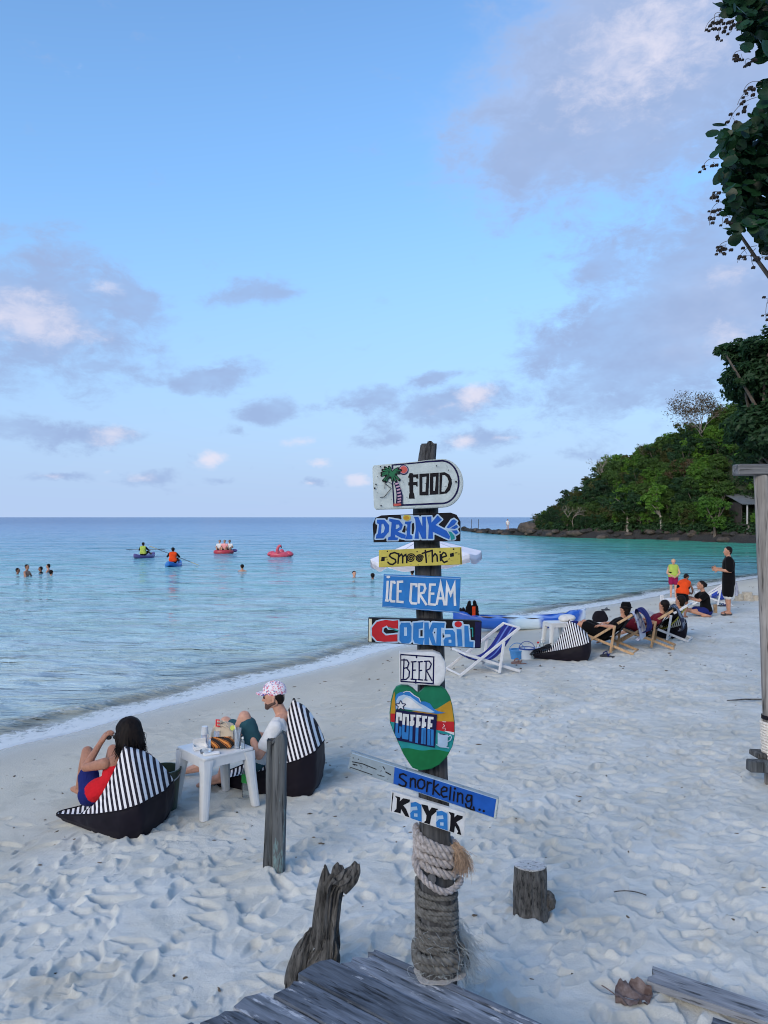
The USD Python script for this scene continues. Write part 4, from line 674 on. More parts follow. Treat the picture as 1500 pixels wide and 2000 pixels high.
def make_deck():
    z = .35; a = deck_pt(734, 1850, z); dirx = deck_pt(1070, 2000, z) - a; ang = math.degrees(math.atan2(dirx[1], dirx[0]))
    t = thing('wooden_deck', 'weathered blue grey plank deck with worn pale paint at the foot of the signpost', 'deck', a, ang)
    c, s = math.cos(math.radians(-ang)), math.sin(math.radians(-ang))
    loc = lambda p: np.array([c * (p - a)[0] - s * (p - a)[1], s * (p - a)[0] + c * (p - a)[1], 0])
    ends = [(734, 1850), (718, 1858), (652, 1876), (594, 1912), (525, 1938), (459, 1967), (378, 1992), (300, 2030), (200, 2070), (90, 2120), (-40, 2180)]
    e = [loc(deck_pt(x, y, z)) for x, y in ends]
    g = np.random.default_rng(4)
    mats = ['deck_wood', 'deck_wood_pale', 'deck_wood_dark', 'deck_wood', 'deck_wood_pale', 'deck_wood', 'deck_wood_dark', 'deck_wood', 'deck_wood_pale', 'deck_wood']
    for i in range(len(e) - 1):
        y1, y0 = e[i][1] - .0055, e[i + 1][1] + .0055
        m = plank(4.2 - e[i][0], y1 - y0, .035, 20 + i, ends=((e[i][0] - e[i + 1][0]), 0))
        m.apply_translation((e[i + 1][0] + (.0, .035, -.03, .02, -.035, .03, -.02, .03, 0, .02)[i], y0, g.normal(0, .0045)))
        part(t, 'plank', m, mats[i], 30)
    # joists below and a dark stain ring where the post passes
    for x in (.25, 1.2, 2.2, 3.2): part(t, 'joist', box(.06, 1.5, .12, (x, -.85, -.10)), 'beam_wood', False)
    for x, y in ((.25, -.12), (.25, -1.4), (2.2, -.12), (2.2, -1.4)): part(t, 'deck_leg', box(.09, .09, .4, (x, y, -.36)), 'post_wood', False)
    p = loc(np.array([PX + .012, PY, z])); k = np.linspace(0, 2 * PI, 40)
    rr = .118 + .012 * np.sin(3 * k) + .006 * np.sin(7 * k)
    ring = sg.Polygon([(p[0] + (r + .012) * math.cos(q), p[1] + (r + .006) * math.sin(q)) for r, q in zip(rr * .94, k)])
    m = trimesh.creation.extrude_polygon(ring, .006, engine='earcut'); m.apply_translation((0, 0, .001)); part(t, 'sand_ring', m, 'dry_sand', False)
mat('dry_sand', (0.30, 0.30, 0.30), .95, noise=.15, nscale=60, bump=.004, bscale=150)
mat('damp_sand', (0.40, 0.35, 0.27), .95, noise=.2, nscale=20, bump=.006, bscale=60)
make_deck()
def make_side_boards():
    z = .12; a = deck_pt(1266, 1916, z); b = deck_pt(1500, 1996, z); w = deck_pt(1279, 1887, z); ang = math.degrees(math.atan2((b - a)[1], (b - a)[0]))
    t = thing('plank_step', 'pair of loose weathered grey planks lying on the sand beyond the dry leaf', 'planks', a, ang)
    W = np.linalg.norm(np.cross((b - a) / np.linalg.norm(b - a), w - a))
    part(t, 'plank', xf(plank(2.6, W, .04, 61, ends=(.0, 0))), 'board_pale', 30)
    part(t, 'plank', xf(plank(2.6, .17, .04, 62), (.33, -.20, -.045)), 'deck_wood', 30)
    part(t, 'bearer', box(.07, .5, .14, (.8, -.1, -.11)), 'beam_wood', False)
make_side_boards()

# ------------------------------------------------------------------ posts in the sand
def make_standing_post():
    p = on_sand(535, 1703); t = thing('timber_post', 'upright split timber post with flaking teal paint standing alone in the sand', 'post', p)
    y = p[1]; pts = [(540 + dx, py, r) for dx, py, r in ((0, 1438, 18.5), (1, 1460, 18.5), (-1, 1530, 19), (-2, 1600, 19.5), (-4, 1680, 20), (-6, 1780, 20))]
    path = np.array([at(a, b, y) for a, b, _ in pts]) - p; r = np.array([c / 1500 * y for *_, c in pts])
    f = np.linspace(0, 1, 90); d = np.linspace(0, 1, len(pts)); m = tube(PchipInterpolator(d, path)(f), PchipInterpolator(d, r)(f), 44, sq=5, flat=.75)
    v = np.array(m.vertices); a = np.arctan2(v[:, 1], v[:, 0])
    front = np.exp(-((v[:, 0] + .012 + .012 * np.sin(v[:, 2] * 5)) / .012) ** 2) * (v[:, 1] < 0)              # long split down the face
    m.vertices = v + m.vertex_normals * ((meshkit.fbm(np.stack([np.cos(a) * 5, np.sin(a) * 5, v[:, 2] * 2], -1), 4, 9) - .5) * .022 - front * .026 * np.clip(.25 + meshkit.noise(np.stack([v[:, 2] * 3, 0 * a, 0 * a], -1), 2), 0, 1) )[:, None]
    v = np.array(m.vertices); top = v[:, 2] > .92 * v[:, 2].max(); v[top, 2] -= .03 * meshkit.noise(np.stack([v[top, 0] * 40, v[top, 1] * 40, 0 * v[top, 0]], -1), 4); m.vertices = v
    part(t, 'timber', m, 'teal_wood', 40)
    MOUNDS.append((p[0], p[1], .2, .035))
make_standing_post()
def make_stump():
    p = on_sand(1036, 1797); t = thing('wooden_stump', 'short round cut stump with rough bark and a side knot, right of the signpost', 'stump', p)
    h = (1797 - 1692) / 1500 * p[1]; r = 33 / 1500 * p[1]
    m = tube([(0.005, 0, -.2), (.003, 0, 0), (0, 0, h * .4), (0, 0, h * .8), (.0, 0, h)], [r * 1.02, r * 1.02, r * 1.0, r * .97, r * .93], 40)
    m = m.subdivide().subdivide(); v = np.array(m.vertices); a = np.arctan2(v[:, 1], v[:, 0]); side = v[:, 2] < h - .004
    m.vertices = v + np.where(side, 1, 0.)[:, None] * m.vertex_normals * ((meshkit.fbm(np.stack([np.cos(a) * 7, np.sin(a) * 7, v[:, 2] * 5], -1), 4, 5) - .5) * .02)[:, None]
    m.vertices[:, 2] += .22 * m.vertices[:, 1] * (m.vertices[:, 2] > h * .7) * -.6
    part(t, 'log', m, 'stump_bark', 30)
    k = np.linspace(0, 2 * PI, 40)[:-1]; rr = r * .915 * (1 + .02 * np.sin(3 * k))
    top = trimesh.creation.extrude_polygon(sg.Polygon([(q * math.cos(w), q * math.sin(w)) for q, w in zip(rr, k)]), .012, engine='earcut'); v = np.array(top.vertices); v[:, 2] += h - .004 - .132 * v[:, 1]; top.vertices = v
    part(t, 'cut_face', top, 'cut_wood', False)
    part(t, 'knot', displace(blob((r * 1.05, -.02, h * .38), (.035, .04, .06), 3), lambda v: .018 * (meshkit.noise(v * 60, 4) - .4)), 'stump_bark', 40)
    MOUNDS.append((p[0] - .02, p[1] - .05, .22, .05))
make_stump()
def make_driftwood():
    p = on_sand(602, 1912); t = thing('driftwood_log', 'dark split driftwood trunk standing jagged beside the left edge of the deck', 'driftwood', p)
    y = p[1]; q = lambda a, b, dy=0: at(a, b, y + dy) - p
    def limb(pts, k=40, n=70, seed=1, flat=.6, jag=.06, amp=.02):
        path = np.array([q(a, b) for a, b, _ in pts]); r = np.array([c / 1500 * y for *_, c in pts]); d = np.linspace(0, 1, len(pts)); f = np.linspace(0, 1, n)
        m = tube(PchipInterpolator(d, path)(f), PchipInterpolator(d, r)(f), k, sq=2.6, flat=flat); v = np.array(m.vertices); c = PchipInterpolator(d, path)(f)
        cen = np.r_[np.repeat(c, k, 0), c[:1], c[-1:]]; w = v - cen; a = np.arctan2(w[:, 1], w[:, 0])
        nz = (meshkit.fbm(np.stack([np.cos(a) * 5 + seed, np.sin(a) * 5, v[:, 2] * 3], -1), 4, seed) - .5) * 2; cr = np.clip(np.abs(meshkit.noise(np.stack([a * 3.5, 0 * a, v[:, 2] * 2.2], -1), seed + 3) - .5) * 8, 0, 1) - 1
        fade = np.interp(v[:, 2], [0, .1, .5], [1, 1, .6])
        m.vertices = v + m.vertex_normals * (nz * amp + cr * amp * .9)[:, None]
        v = np.array(m.vertices); ztop = v[:, 2].max(); tp = np.clip((v[:, 2] - ztop + .14) / .14, 0, 1); v[:, 2] -= tp * jag * meshkit.noise(np.stack([v[:, 0] * 45, v[:, 1] * 45, 0 * v[:, 0]], -1), seed + 7) ** 1.5 * 1.6
        m.vertices = v; return m
    part(t, 'main_limb', limb([(615, 2000, 40), (622, 1915, 38), (640, 1850, 25), (644, 1790, 20), (650, 1740, 20), (664, 1712, 22), (680, 1692, 19)], seed=2, amp=.026, jag=.09), 'drift_wood', 30)
    part(t, 'broken_tip', limb([(664, 1730, 20), (682, 1712, 19), (694, 1696, 11), (698, 1682, 5)], k=24, n=24, seed=5, jag=.01, amp=.008), 'drift_wood', 30)
    part(t, 'side_shard', limb([(575, 1990, 26), (580, 1920, 24), (590, 1870, 20), (600, 1838, 14), (610, 1808, 5)], k=30, n=40, seed=8, jag=.05), 'drift_wood', 30)
    part(t, 'side_shard', limb([(624, 1850, 18), (628, 1780, 15), (630, 1740, 11), (636, 1700, 7), (634, 1672 + 20, 3)], k=20, n=40, seed=14, jag=.03, amp=.012), 'drift_wood', 30)
make_driftwood()

# ------------------------------------------------------------------ people
def skin(name, c): mat(name, c, 0.5, spec=0.35, noise=.12, nscale=25, bump=.0006, bscale=220)
skin('skin_tan', (0.34, 0.165, 0.105)); skin('skin_fair', (0.50, 0.27, 0.19)); skin('skin_brown', (0.20, 0.095, 0.06)); skin('skin_warm', (0.40, 0.205, 0.135))
mat('hair_dark', (0.006, 0.005, 0.005), 0.62, spec=.12, color2=(0.014, 0.010, 0.009), nscale=60, stretch=(1, 1, .15), bump=.004, bscale=90)
mat('hair_tips', (0.06, 0.04, 0.03), 0.5, noise=.4, nscale=60)
mat('stubble', (0.055, 0.035, 0.03), 0.8, color2=(0.12, 0.065, 0.05), nscale=300)
mat('hair_fair', (0.45, 0.30, 0.17), 0.5, noise=.3, nscale=60)
def cloth(name, c, c2=None, ns=8, **k): mat('cloth_' + name, c, 0.85, spec=0.08, color2=c2, noise=.1, nscale=ns, bump=.004, bscale=16, sheen=.03, **k)
cloth('white', (0.58, 0.58, 0.57)); cloth('red', (0.50, 0.014, 0.022)); cloth('navy', (0.012, 0.018, 0.11)); cloth('teal', (0.025, 0.075, 0.095)); cloth('black', (0.004, 0.004, 0.005)); cloth('maroon', (0.22, 0.01, 0.06))
cloth('lime', (0.32, 0.42, 0.08)); cloth('orange', (0.62, 0.06, 0.012)); cloth('dark_red', (0.12, 0.01, 0.02)); cloth('yellow', (0.42, 0.33, 0.035)); cloth('pink', (0.7, 0.30, 0.30)); cloth('blue', (0.03, 0.06, 0.32)); cloth('grey', (0.3, 0.31, 0.33)); cloth('beige', (0.48, 0.40, 0.30))
cloth('bag_black', (0.010, 0.009, 0.013)); cloth('base_black', (0.014, 0.012, 0.018), rough=.55) if False else mat('cloth_base_black', (0.008, 0.0065, 0.011), 0.5, spec=.16, noise=.2, nscale=5, bump=.010, bscale=7)
def patterned(name, ramp, scale, kind='voronoi', rough=.8):
    n = {'tc': ('texture_coordinate', {}), 'v': ('voronoi_texture', {'scale': scale}) if kind == 'voronoi' else ('wave_texture', {'scale': scale, 'distortion': 3.0, 'detail': 2.0, 'bands_direction': kind}), 's': ('separate_xyz', {}), 'r': ('rgb_ramp', {'ramp': ramp, 'interpolate': False}), 'p': ('principled_bsdf', {'roughness': rough, 'specular_ior_level': .25})}
    l = [('tc.object', 'v.vector')] + ([('v.color', 's.vector'), ('s.x', 'r.fac')] if kind == 'voronoi' else [('v.fac', 'r.fac')]) + [('r.color', 'p.base_color')]
    if kind != 'voronoi': n['v'][1].pop('distortion') if rough == .81 else None
    _mats[name] = usdkit.material(stage, '/World/Looks/' + name, n, l, surface='p.BSDF')
patterned('cap_print', [(0, (.72, .70, .72)), (.38, (.55, .10, .16)), (.52, (.70, .62, .68)), (.66, (.09, .10, .30)), (.76, (.66, .35, .42)), (.9, (.74, .72, .74))], 95)
patterned('towel_print', [(0, (.02, .015, .012)), (.48, (.55, .16, .03)), (.62, (.02, .015, .012)), (.85, (.60, .22, .05))], 6, 'diagonal')
patterned('camo_print', [(0, (.02, .025, .05)), (.5, (.14, .17, .22)), (.75, (.03, .03, .05))], 14)
patterned('stripe_towel', [(0, (.50, .53, .62)), (.5, (.10, .13, .30)), (.72, (.55, .57, .65))], 4, 'x')
def stripes_by_attribute(name, attr, period, a, b, frac=.5, rough=.85):
    n = {'a': ('attribute', {'attribute': attr}), 'm': ('math', {'math_type': 'multiply', 'value2': 1 / period}), 'f': ('math', {'math_type': 'fraction'}), 'r': ('rgb_ramp', {'ramp': [(0, a), (frac - .03, a), (frac + .03, b), (.95, b), (1, a)]}),
         'tc': ('texture_coordinate', {}), 'nz': ('noise_texture', {'scale': 9.0, 'detail': 4.0}), 'bp': ('bump', {'strength': .5, 'distance': .02}), 'p': ('principled_bsdf', {'roughness': rough, 'specular_ior_level': .2})}
    l = [('a.fac', 'm.value1'), ('m.value', 'f.value1'), ('f.value', 'r.fac'), ('r.color', 'p.base_color'), ('tc.object', 'nz.vector'), ('nz.fac', 'bp.height'), ('bp.normal', 'p.normal')]
    _mats[name] = usdkit.material(stage, '/World/Looks/' + name, n, l, surface='p.BSDF')
stripes_by_attribute('bag_stripes', 'stripe', 0.041, (0.016, 0.014, 0.022), (0.70, 0.69, 0.70))
stripes_by_attribute('sling_stripes', 'stripe', 0.17, (0.014, 0.02, 0.16), (0.10, 0.16, 0.42), .7)
stripes_by_attribute('sling_yellow', 'stripe', 0.3, (0.42, 0.34, 0.04), (0.50, 0.42, 0.10), .8)
stripes_by_attribute('sling_plain', 'stripe', 0.2, (0.02, 0.02, 0.025), (0.05, 0.05, 0.06), .8)
mat('white_plastic', (0.52, 0.54, 0.55), 0.35, noise=.05, nscale=6, bump=.0005, bscale=60, spots=(22, .70, (0.42, 0.40, 0.36)))
mat('white_paint', (0.56, 0.57, 0.58), 0.45, noise=.06, nscale=12, spots=(30, .72, (0.35, 0.3, 0.25)))
mat('dark_plastic', (0.016, 0.030, 0.022), 0.35, noise=.2, nscale=12)
mat('lens', (0.01, 0.01, 0.012), 0.08)
mat('eye_white', (0.7, 0.68, 0.66), 0.2)
def clear(name, tint, body, fac, ior=1.4):
    n = {'t': ('transparent_bsdf', {'color': tint}), 'd': ('principled_bsdf', {'base_color': body, 'roughness': .2}), 'g': ('glossy_bsdf', {'color': (1, 1, 1), 'roughness': .04}), 'f': ('fresnel', {'IOR': ior}), 'a': ('mix_closure', {'fac': fac}), 'b': ('mix_closure', {})}
    _mats[name] = usdkit.material(stage, '/World/Looks/' + name, n, [('t.BSDF', 'a.closure1'), ('d.BSDF', 'a.closure2'), ('f.fac', 'b.fac'), ('a.closure', 'b.closure1'), ('g.BSDF', 'b.closure2')], surface='b.closure')
clear('glass_clear', (.90, .94, .96), (.55, .58, .62), .16)
clear('cup_clear', (.85, .88, .92), (.55, .57, .66), .38)
clear('bottle_plastic', (.90, .95, .96), (.5, .56, .58), .14, 1.35)
mat('label_green', (0.03, 0.33, 0.06), 0.4, color2=(0.02, 0.22, 0.04), nscale=40); mat('label_red', (0.5, 0.02, 0.02), 0.4); mat('cap_blue', (0.25, 0.45, 0.6), 0.4); mat('lime_fruit', (0.50, 0.55, 0.08), 0.4)
mat('bucket_blue', (0.05, 0.20, 0.46), 0.35, noise=.1); mat('rim_blue', (0.02, 0.05, 0.22), 0.35); mat('bucket_white', (0.55, 0.60, 0.64), 0.4); mat('rubber', (0.02, 0.022, 0.028), 0.6); mat('foam_tan', (0.30, 0.16, 0.11), 0.7)
mat('letter_red', (0.55, 0.012, 0.02), 0.5); mat('paper_white', (0.68, 0.68, 0.66), 0.6, noise=.05); mat('flamingo_pink', (0.48, 0.07, 0.11), 0.35, noise=.1, nscale=3); mat('raft_red', (0.33, 0.03, 0.045), 0.35); mat('kayak_violet', (0.10, 0.08, 0.22), 0.3); mat('kayak_blue', (0.02, 0.13, 0.42), 0.3); mat('paddle_yellow', (0.65, 0.42, 0.06), 0.4); mat('paddle_shaft', (0.05, 0.05, 0.055), 0.4)
mat('parasol_cloth', (0.68, 0.68, 0.74), 0.8, noise=.06, nscale=3, bump=.006, bscale=6); mat('metal_grey', (0.4, 0.4, 0.42), 0.4, metallic=.8)

def V(*a): return np.array(a, float)
def ball(p, r, n=20): return m3.Manifold.sphere(float(r), n).translate(tuple(map(float, p)))
def bone(*prs, n=20):
    return m3.Manifold.batch_hull([ball(p, r, n) for p, r in prs])
def solid(bones, edge, rounds=8, lam=.5):
    u = m3.Manifold.batch_boolean(bones, m3.OpType.Add); u = u.refine_to_length(edge).to_mesh()
    m = trimesh.Trimesh(u.vert_properties[:, :3], u.tri_verts, process=True)
    if rounds: trimesh.smoothing.filter_taubin(m, lamb=lam, nu=lam + .02, iterations=rounds)
    return m
def unit(v): v = np.asarray(v, float); return v / np.linalg.norm(v)
def hand(w, dirn, palm, k=1.0, curl=.6, n=10):
    """Palm, four unequal fingers and a thumb. dirn: from wrist towards the fingers; palm: direction the palm faces."""
    d = unit(dirn); pn = unit(np.asarray(palm, float) - d * (np.asarray(palm, float) @ d)); s = np.cross(d, pn)
    w = np.asarray(w, float); B = [bone((w, .026 * k), (w + d * .045 * k + s * .028 * k, .017 * k), (w + d * .045 * k - s * .028 * k, .017 * k), (w + d * .085 * k + s * .030 * k, .012 * k), (w + d * .085 * k - s * .030 * k, .012 * k), n=n)]
    for i, (o, L) in enumerate(((-.030, .060), (-.010, .074), (.010, .078), (.030, .070))):
        p = w + d * .082 * k + s * o * k; q = p; a = 0
        for j, f in enumerate((.45, .32, .23)):
            a += curl * (.55 if j == 0 else .8); e = q + (d * math.cos(a) + pn * math.sin(a)) * L * f * k * 1.05
            B.append(bone((q, .0095 * k), (e, .0085 * k), n=n)); q = e
    p = w + d * .025 * k + s * .030 * k; a = unit(d * .6 + s * .75 + pn * .3); b = unit(d * .85 + s * .25 + pn * .5)
    B += [bone((p, .013 * k), (p + a * .04 * k, .0105 * k), n=n), bone((p + a * .04 * k, .0105 * k), (p + a * .04 * k + b * .032 * k, .009 * k), n=n)]
    return B
def head_bones(c, f, u, k=1.0, n=20, chin=1.0):
    c, f, u = np.asarray(c, float), unit(f), unit(u); u = unit(u - f * (f @ u)); r = np.cross(f, u)
    at_ = lambda a, b, d: c + (f * a + u * b + r * d) * k
    B = [bone((at_(-.012, .035, 0), .084 * k), (at_(.012, .03, .012), .078 * k), (at_(.012, .03, -.012), .078 * k), (at_(-.02, .0, 0), .078 * k), n=n),
         bone((at_(.015, .0, 0), .072 * k), (at_(.045, -.062, .022), .030 * k), (at_(.045, -.062, -.022), .030 * k), (at_(.062, -.092, 0), .022 * k), (at_(-.02, -.055, .045), .022 * k), (at_(-.02, -.055, -.045), .022 * k), n=n),
         bone((at_(.083, .012, 0), .009 * k), (at_(.101, -.026, 0), .012 * k), (at_(.083, -.030, .010), .009 * k), (at_(.083, -.030, -.010), .009 * k), n=10),
         bone((at_(.079, -.056, .014), .009 * k), (at_(.079, -.056, -.014), .009 * k), (at_(.083, -.056, 0), .009 * k), n=10),
         bone((at_(.078, .030, .026), .010 * k), (at_(.078, .030, -.026), .010 * k), (at_(.084, .028, 0), .008 * k), n=10)]
    for s in (-1, 1): B.append(bone((at_(-.008, .022, .080 * s), .012 * k), (at_(-.020, .018, .090 * s), .012 * k), (at_(-.008, -.026, .080 * s), .010 * k), n=10))
    return B, at_
def body_bones(J, k=1.0, n=20, bulk=1.0, hands=True):
    g = lambda a: np.asarray(J[a], float); B = []
    pel, nk = g('pelvis'), g('neck'); sp = nk - pel; shL, shR, hL, hR = g('shL'), g('shR'), g('hipL'), g('hipR')
    waist = pel + sp * .38 + np.asarray(J.get('slouch', (0, 0, 0)), float); b = bulk * k
    acr = unit(shR - shL); wl, wr = waist - acr * .055 * b, waist + acr * .055 * b
    B.append(bone((hL, .098 * b), (hR, .098 * b), (wl, .088 * b), (wr, .088 * b), n=n))
    chest = pel + sp * .72 + np.asarray(J.get('slouch', (0, 0, 0)), float) * .6
    B.append(bone((wl, .088 * b), (wr, .088 * b), (chest - acr * .075 * b, .095 * b), (chest + acr * .075 * b, .095 * b), n=n))
    B.append(bone((chest - acr * .075 * b, .095 * b), (chest + acr * .075 * b, .095 * b), (shL * .82 + shR * .18, .058 * b), (shR * .82 + shL * .18, .058 * b), (nk, .055 * k), n=n))
    B.append(bone((nk, .056 * k), (g('head') - unit(g('head') - nk) * .05 * k, .052 * k), n=n))
    for s in 'LR':
        if 'el' + s in J:
            sh, el, wr_ = g('sh' + s), g('el' + s), g('wr' + s)
            B += [bone((sh, .054 * b), (sh * .55 + el * .45, .047 * b), (el, .037 * b), n=n), bone((el, .038 * b), (el * .7 + wr_ * .3, .038 * b), (wr_, .026 * b), n=n)]
            if hands:
                d = g('fin' + s) - wr_ if 'fin' + s in J else wr_ - el
                B += hand(wr_, d, J.get('palm' + s, (0, 0, -1)), k * .98, J.get('curl' + s, .5))
            else: B.append(bone((wr_, .028 * k), (wr_ + unit(wr_ - el) * .09 * k, .025 * k), n=n))
        if 'kn' + s in J:
            h, kn, an = g('hip' + s), g('kn' + s), g('an' + s)
            B += [bone((h, .092 * b), (h * .5 + kn * .5, .076 * b), (kn, .055 * b), n=n), bone((kn, .055 * b), (kn * .68 + an * .32 + np.asarray(J.get('calf', (0, 0, 0)), float), .054 * b), (an, .034 * k), n=n)]
            t = g('toe' + s); d = unit(t - an); side = np.cross(d, [0, 0, 1.0])
            B += [bone((an, .036 * k), (an - d * .04 * k - [0, 0, .035 * k], .03 * k), (an + (t - an) * .65 + side * .022 * k, .026 * k), (an + (t - an) * .65 - side * .022 * k, .024 * k), (t, .018 * k), n=n)]
    return B
def shirt_bones(J, k, n=20, bulk=1.0, grow=.014, sleeve=.5, hem=0.0, strap=False):
    g = lambda a: np.asarray(J[a], float); b = bulk * k; pel, nk = g('pelvis'), g('neck'); sp = nk - pel; shL, shR = g('shL'), g('shR')
    sl = np.asarray(J.get('slouch', (0, 0, 0)), float); waist = pel + sp * .38 + sl; chest = pel + sp * .72 + sl * .6; acr = unit(shR - shL)
    hL, hR = g('hipL') + sp * hem, g('hipR') + sp * hem
    B = [bone((hL, .100 * b + grow), (hR, .100 * b + grow), (waist - acr * .055 * b, .090 * b + grow), (waist + acr * .055 * b, .090 * b + grow), n=n),
         bone((waist - acr * .055 * b, .090 * b + grow), (waist + acr * .055 * b, .090 * b + grow), (chest - acr * .075 * b, .095 * b + grow), (chest + acr * .075 * b, .095 * b + grow), n=n)]
    if not strap: B.append(bone((chest - acr * .075 * b, .095 * b + grow), (chest + acr * .075 * b, .095 * b + grow), (shL * .84 + shR * .16, .056 * b + grow), (shR * .84 + shL * .16, .056 * b + grow), (nk - sp * .04, .050 * k + grow * .6), n=n))
    else:
        B += [bone((chest + a * acr * .075 * b, .05 * b + grow), (q * .72 + o * .28, .046 * b + grow * .9), n=n) for a, q, o in ((-1, shL, shR), (1, shR, shL))]
    for s in 'LR':
        if sleeve and 'el' + s in J:
            sh, el = g('sh' + s), g('el' + s); B.append(bone((sh, .056 * b + grow), (sh + (el - sh) * sleeve, .050 * b + grow * 1.5), n=n))
    return B
def shorts_bones(J, k, n=20, bulk=1.0, grow=.014, leg=.7, top=.12):
    g = lambda a: np.asarray(J[a], float); b = bulk * k; pel, nk = g('pelvis'), g('neck'); sp = nk - pel
    B = [bone((g('hipL'), .100 * b + grow), (g('hipR'), .100 * b + grow), (pel + sp * top, .098 * b + grow), n=n)]
    for s in 'LR':
        if 'kn' + s in J:
            h, kn = g('hip' + s), g('kn' + s); B.append(bone((h, .094 * b + grow), (h + (kn - h) * leg, (.094 - .030 * leg) * b + grow * 1.4), n=n))
    return B
def hair_cap(at_, k, n=18, back=0.0, grow=.0):
    return [bone((at_(-.024, .046, 0), (.089 + grow) * k), (at_(-.018, .05, .014), (.084 + grow) * k), (at_(-.018, .05, -.014), (.084 + grow) * k), n=n), bone((at_(-.03, .03, 0), (.085 + grow) * k), (at_(-.045, -.035 - back, 0), .055 * k), n=n)]
def eyes(t, at_, k):
    for s in (-1, 1):
        part(t, 'eye', blob(at_(.080, .008, .031 * s), (.0105 * k,) * 3, 1), 'eye_white', True); part(t, 'pupil', blob(at_(.088, .008, .031 * s), (.0055 * k,) * 3, 1), 'lens', True)
def figure(name_label, loc, J, skin_mat, k=1.0, bulk=1.0, clothes=(), hair='hair_dark', face=(-1, 0, 0), up=(0, 0, 1), near=False, hair_back=0.0, show_eyes=False, group=None, bald=False):
    """clothes: (part name, material, bones). J in metres about loc."""
    t = thing('person', name_label, 'person', loc, group=group); n = 24 if near else 12; edge = .014 if near else .035
    HB, at_ = head_bones(J['head'], face, up, k, n if near else 14)
    b = solid(body_bones(J, k, n, bulk, True) + HB, edge, 6 if near else 2)
    part(t, 'body', b, skin_mat, True)
    for nm, m_, bones in clothes: part(t, nm, displace(solid(bones, .016 if near else .04, 5 if near else 2), lambda v: .016 * (np.abs(meshkit.fbm(v * [11, 11, 7], 3, 3) - .5) * 2 - .35)) if near else solid(bones, .04, 2), m_, True)
    if hair and not bald: part(t, 'hair', displace(solid(hair_cap(at_, k, 16, hair_back), .012 if near else .03, 3), lambda v: .008 * (meshkit.noise(v * 70, 2) - .5)), hair, True)
    if show_eyes: eyes(t, at_, k)
    return t, at_

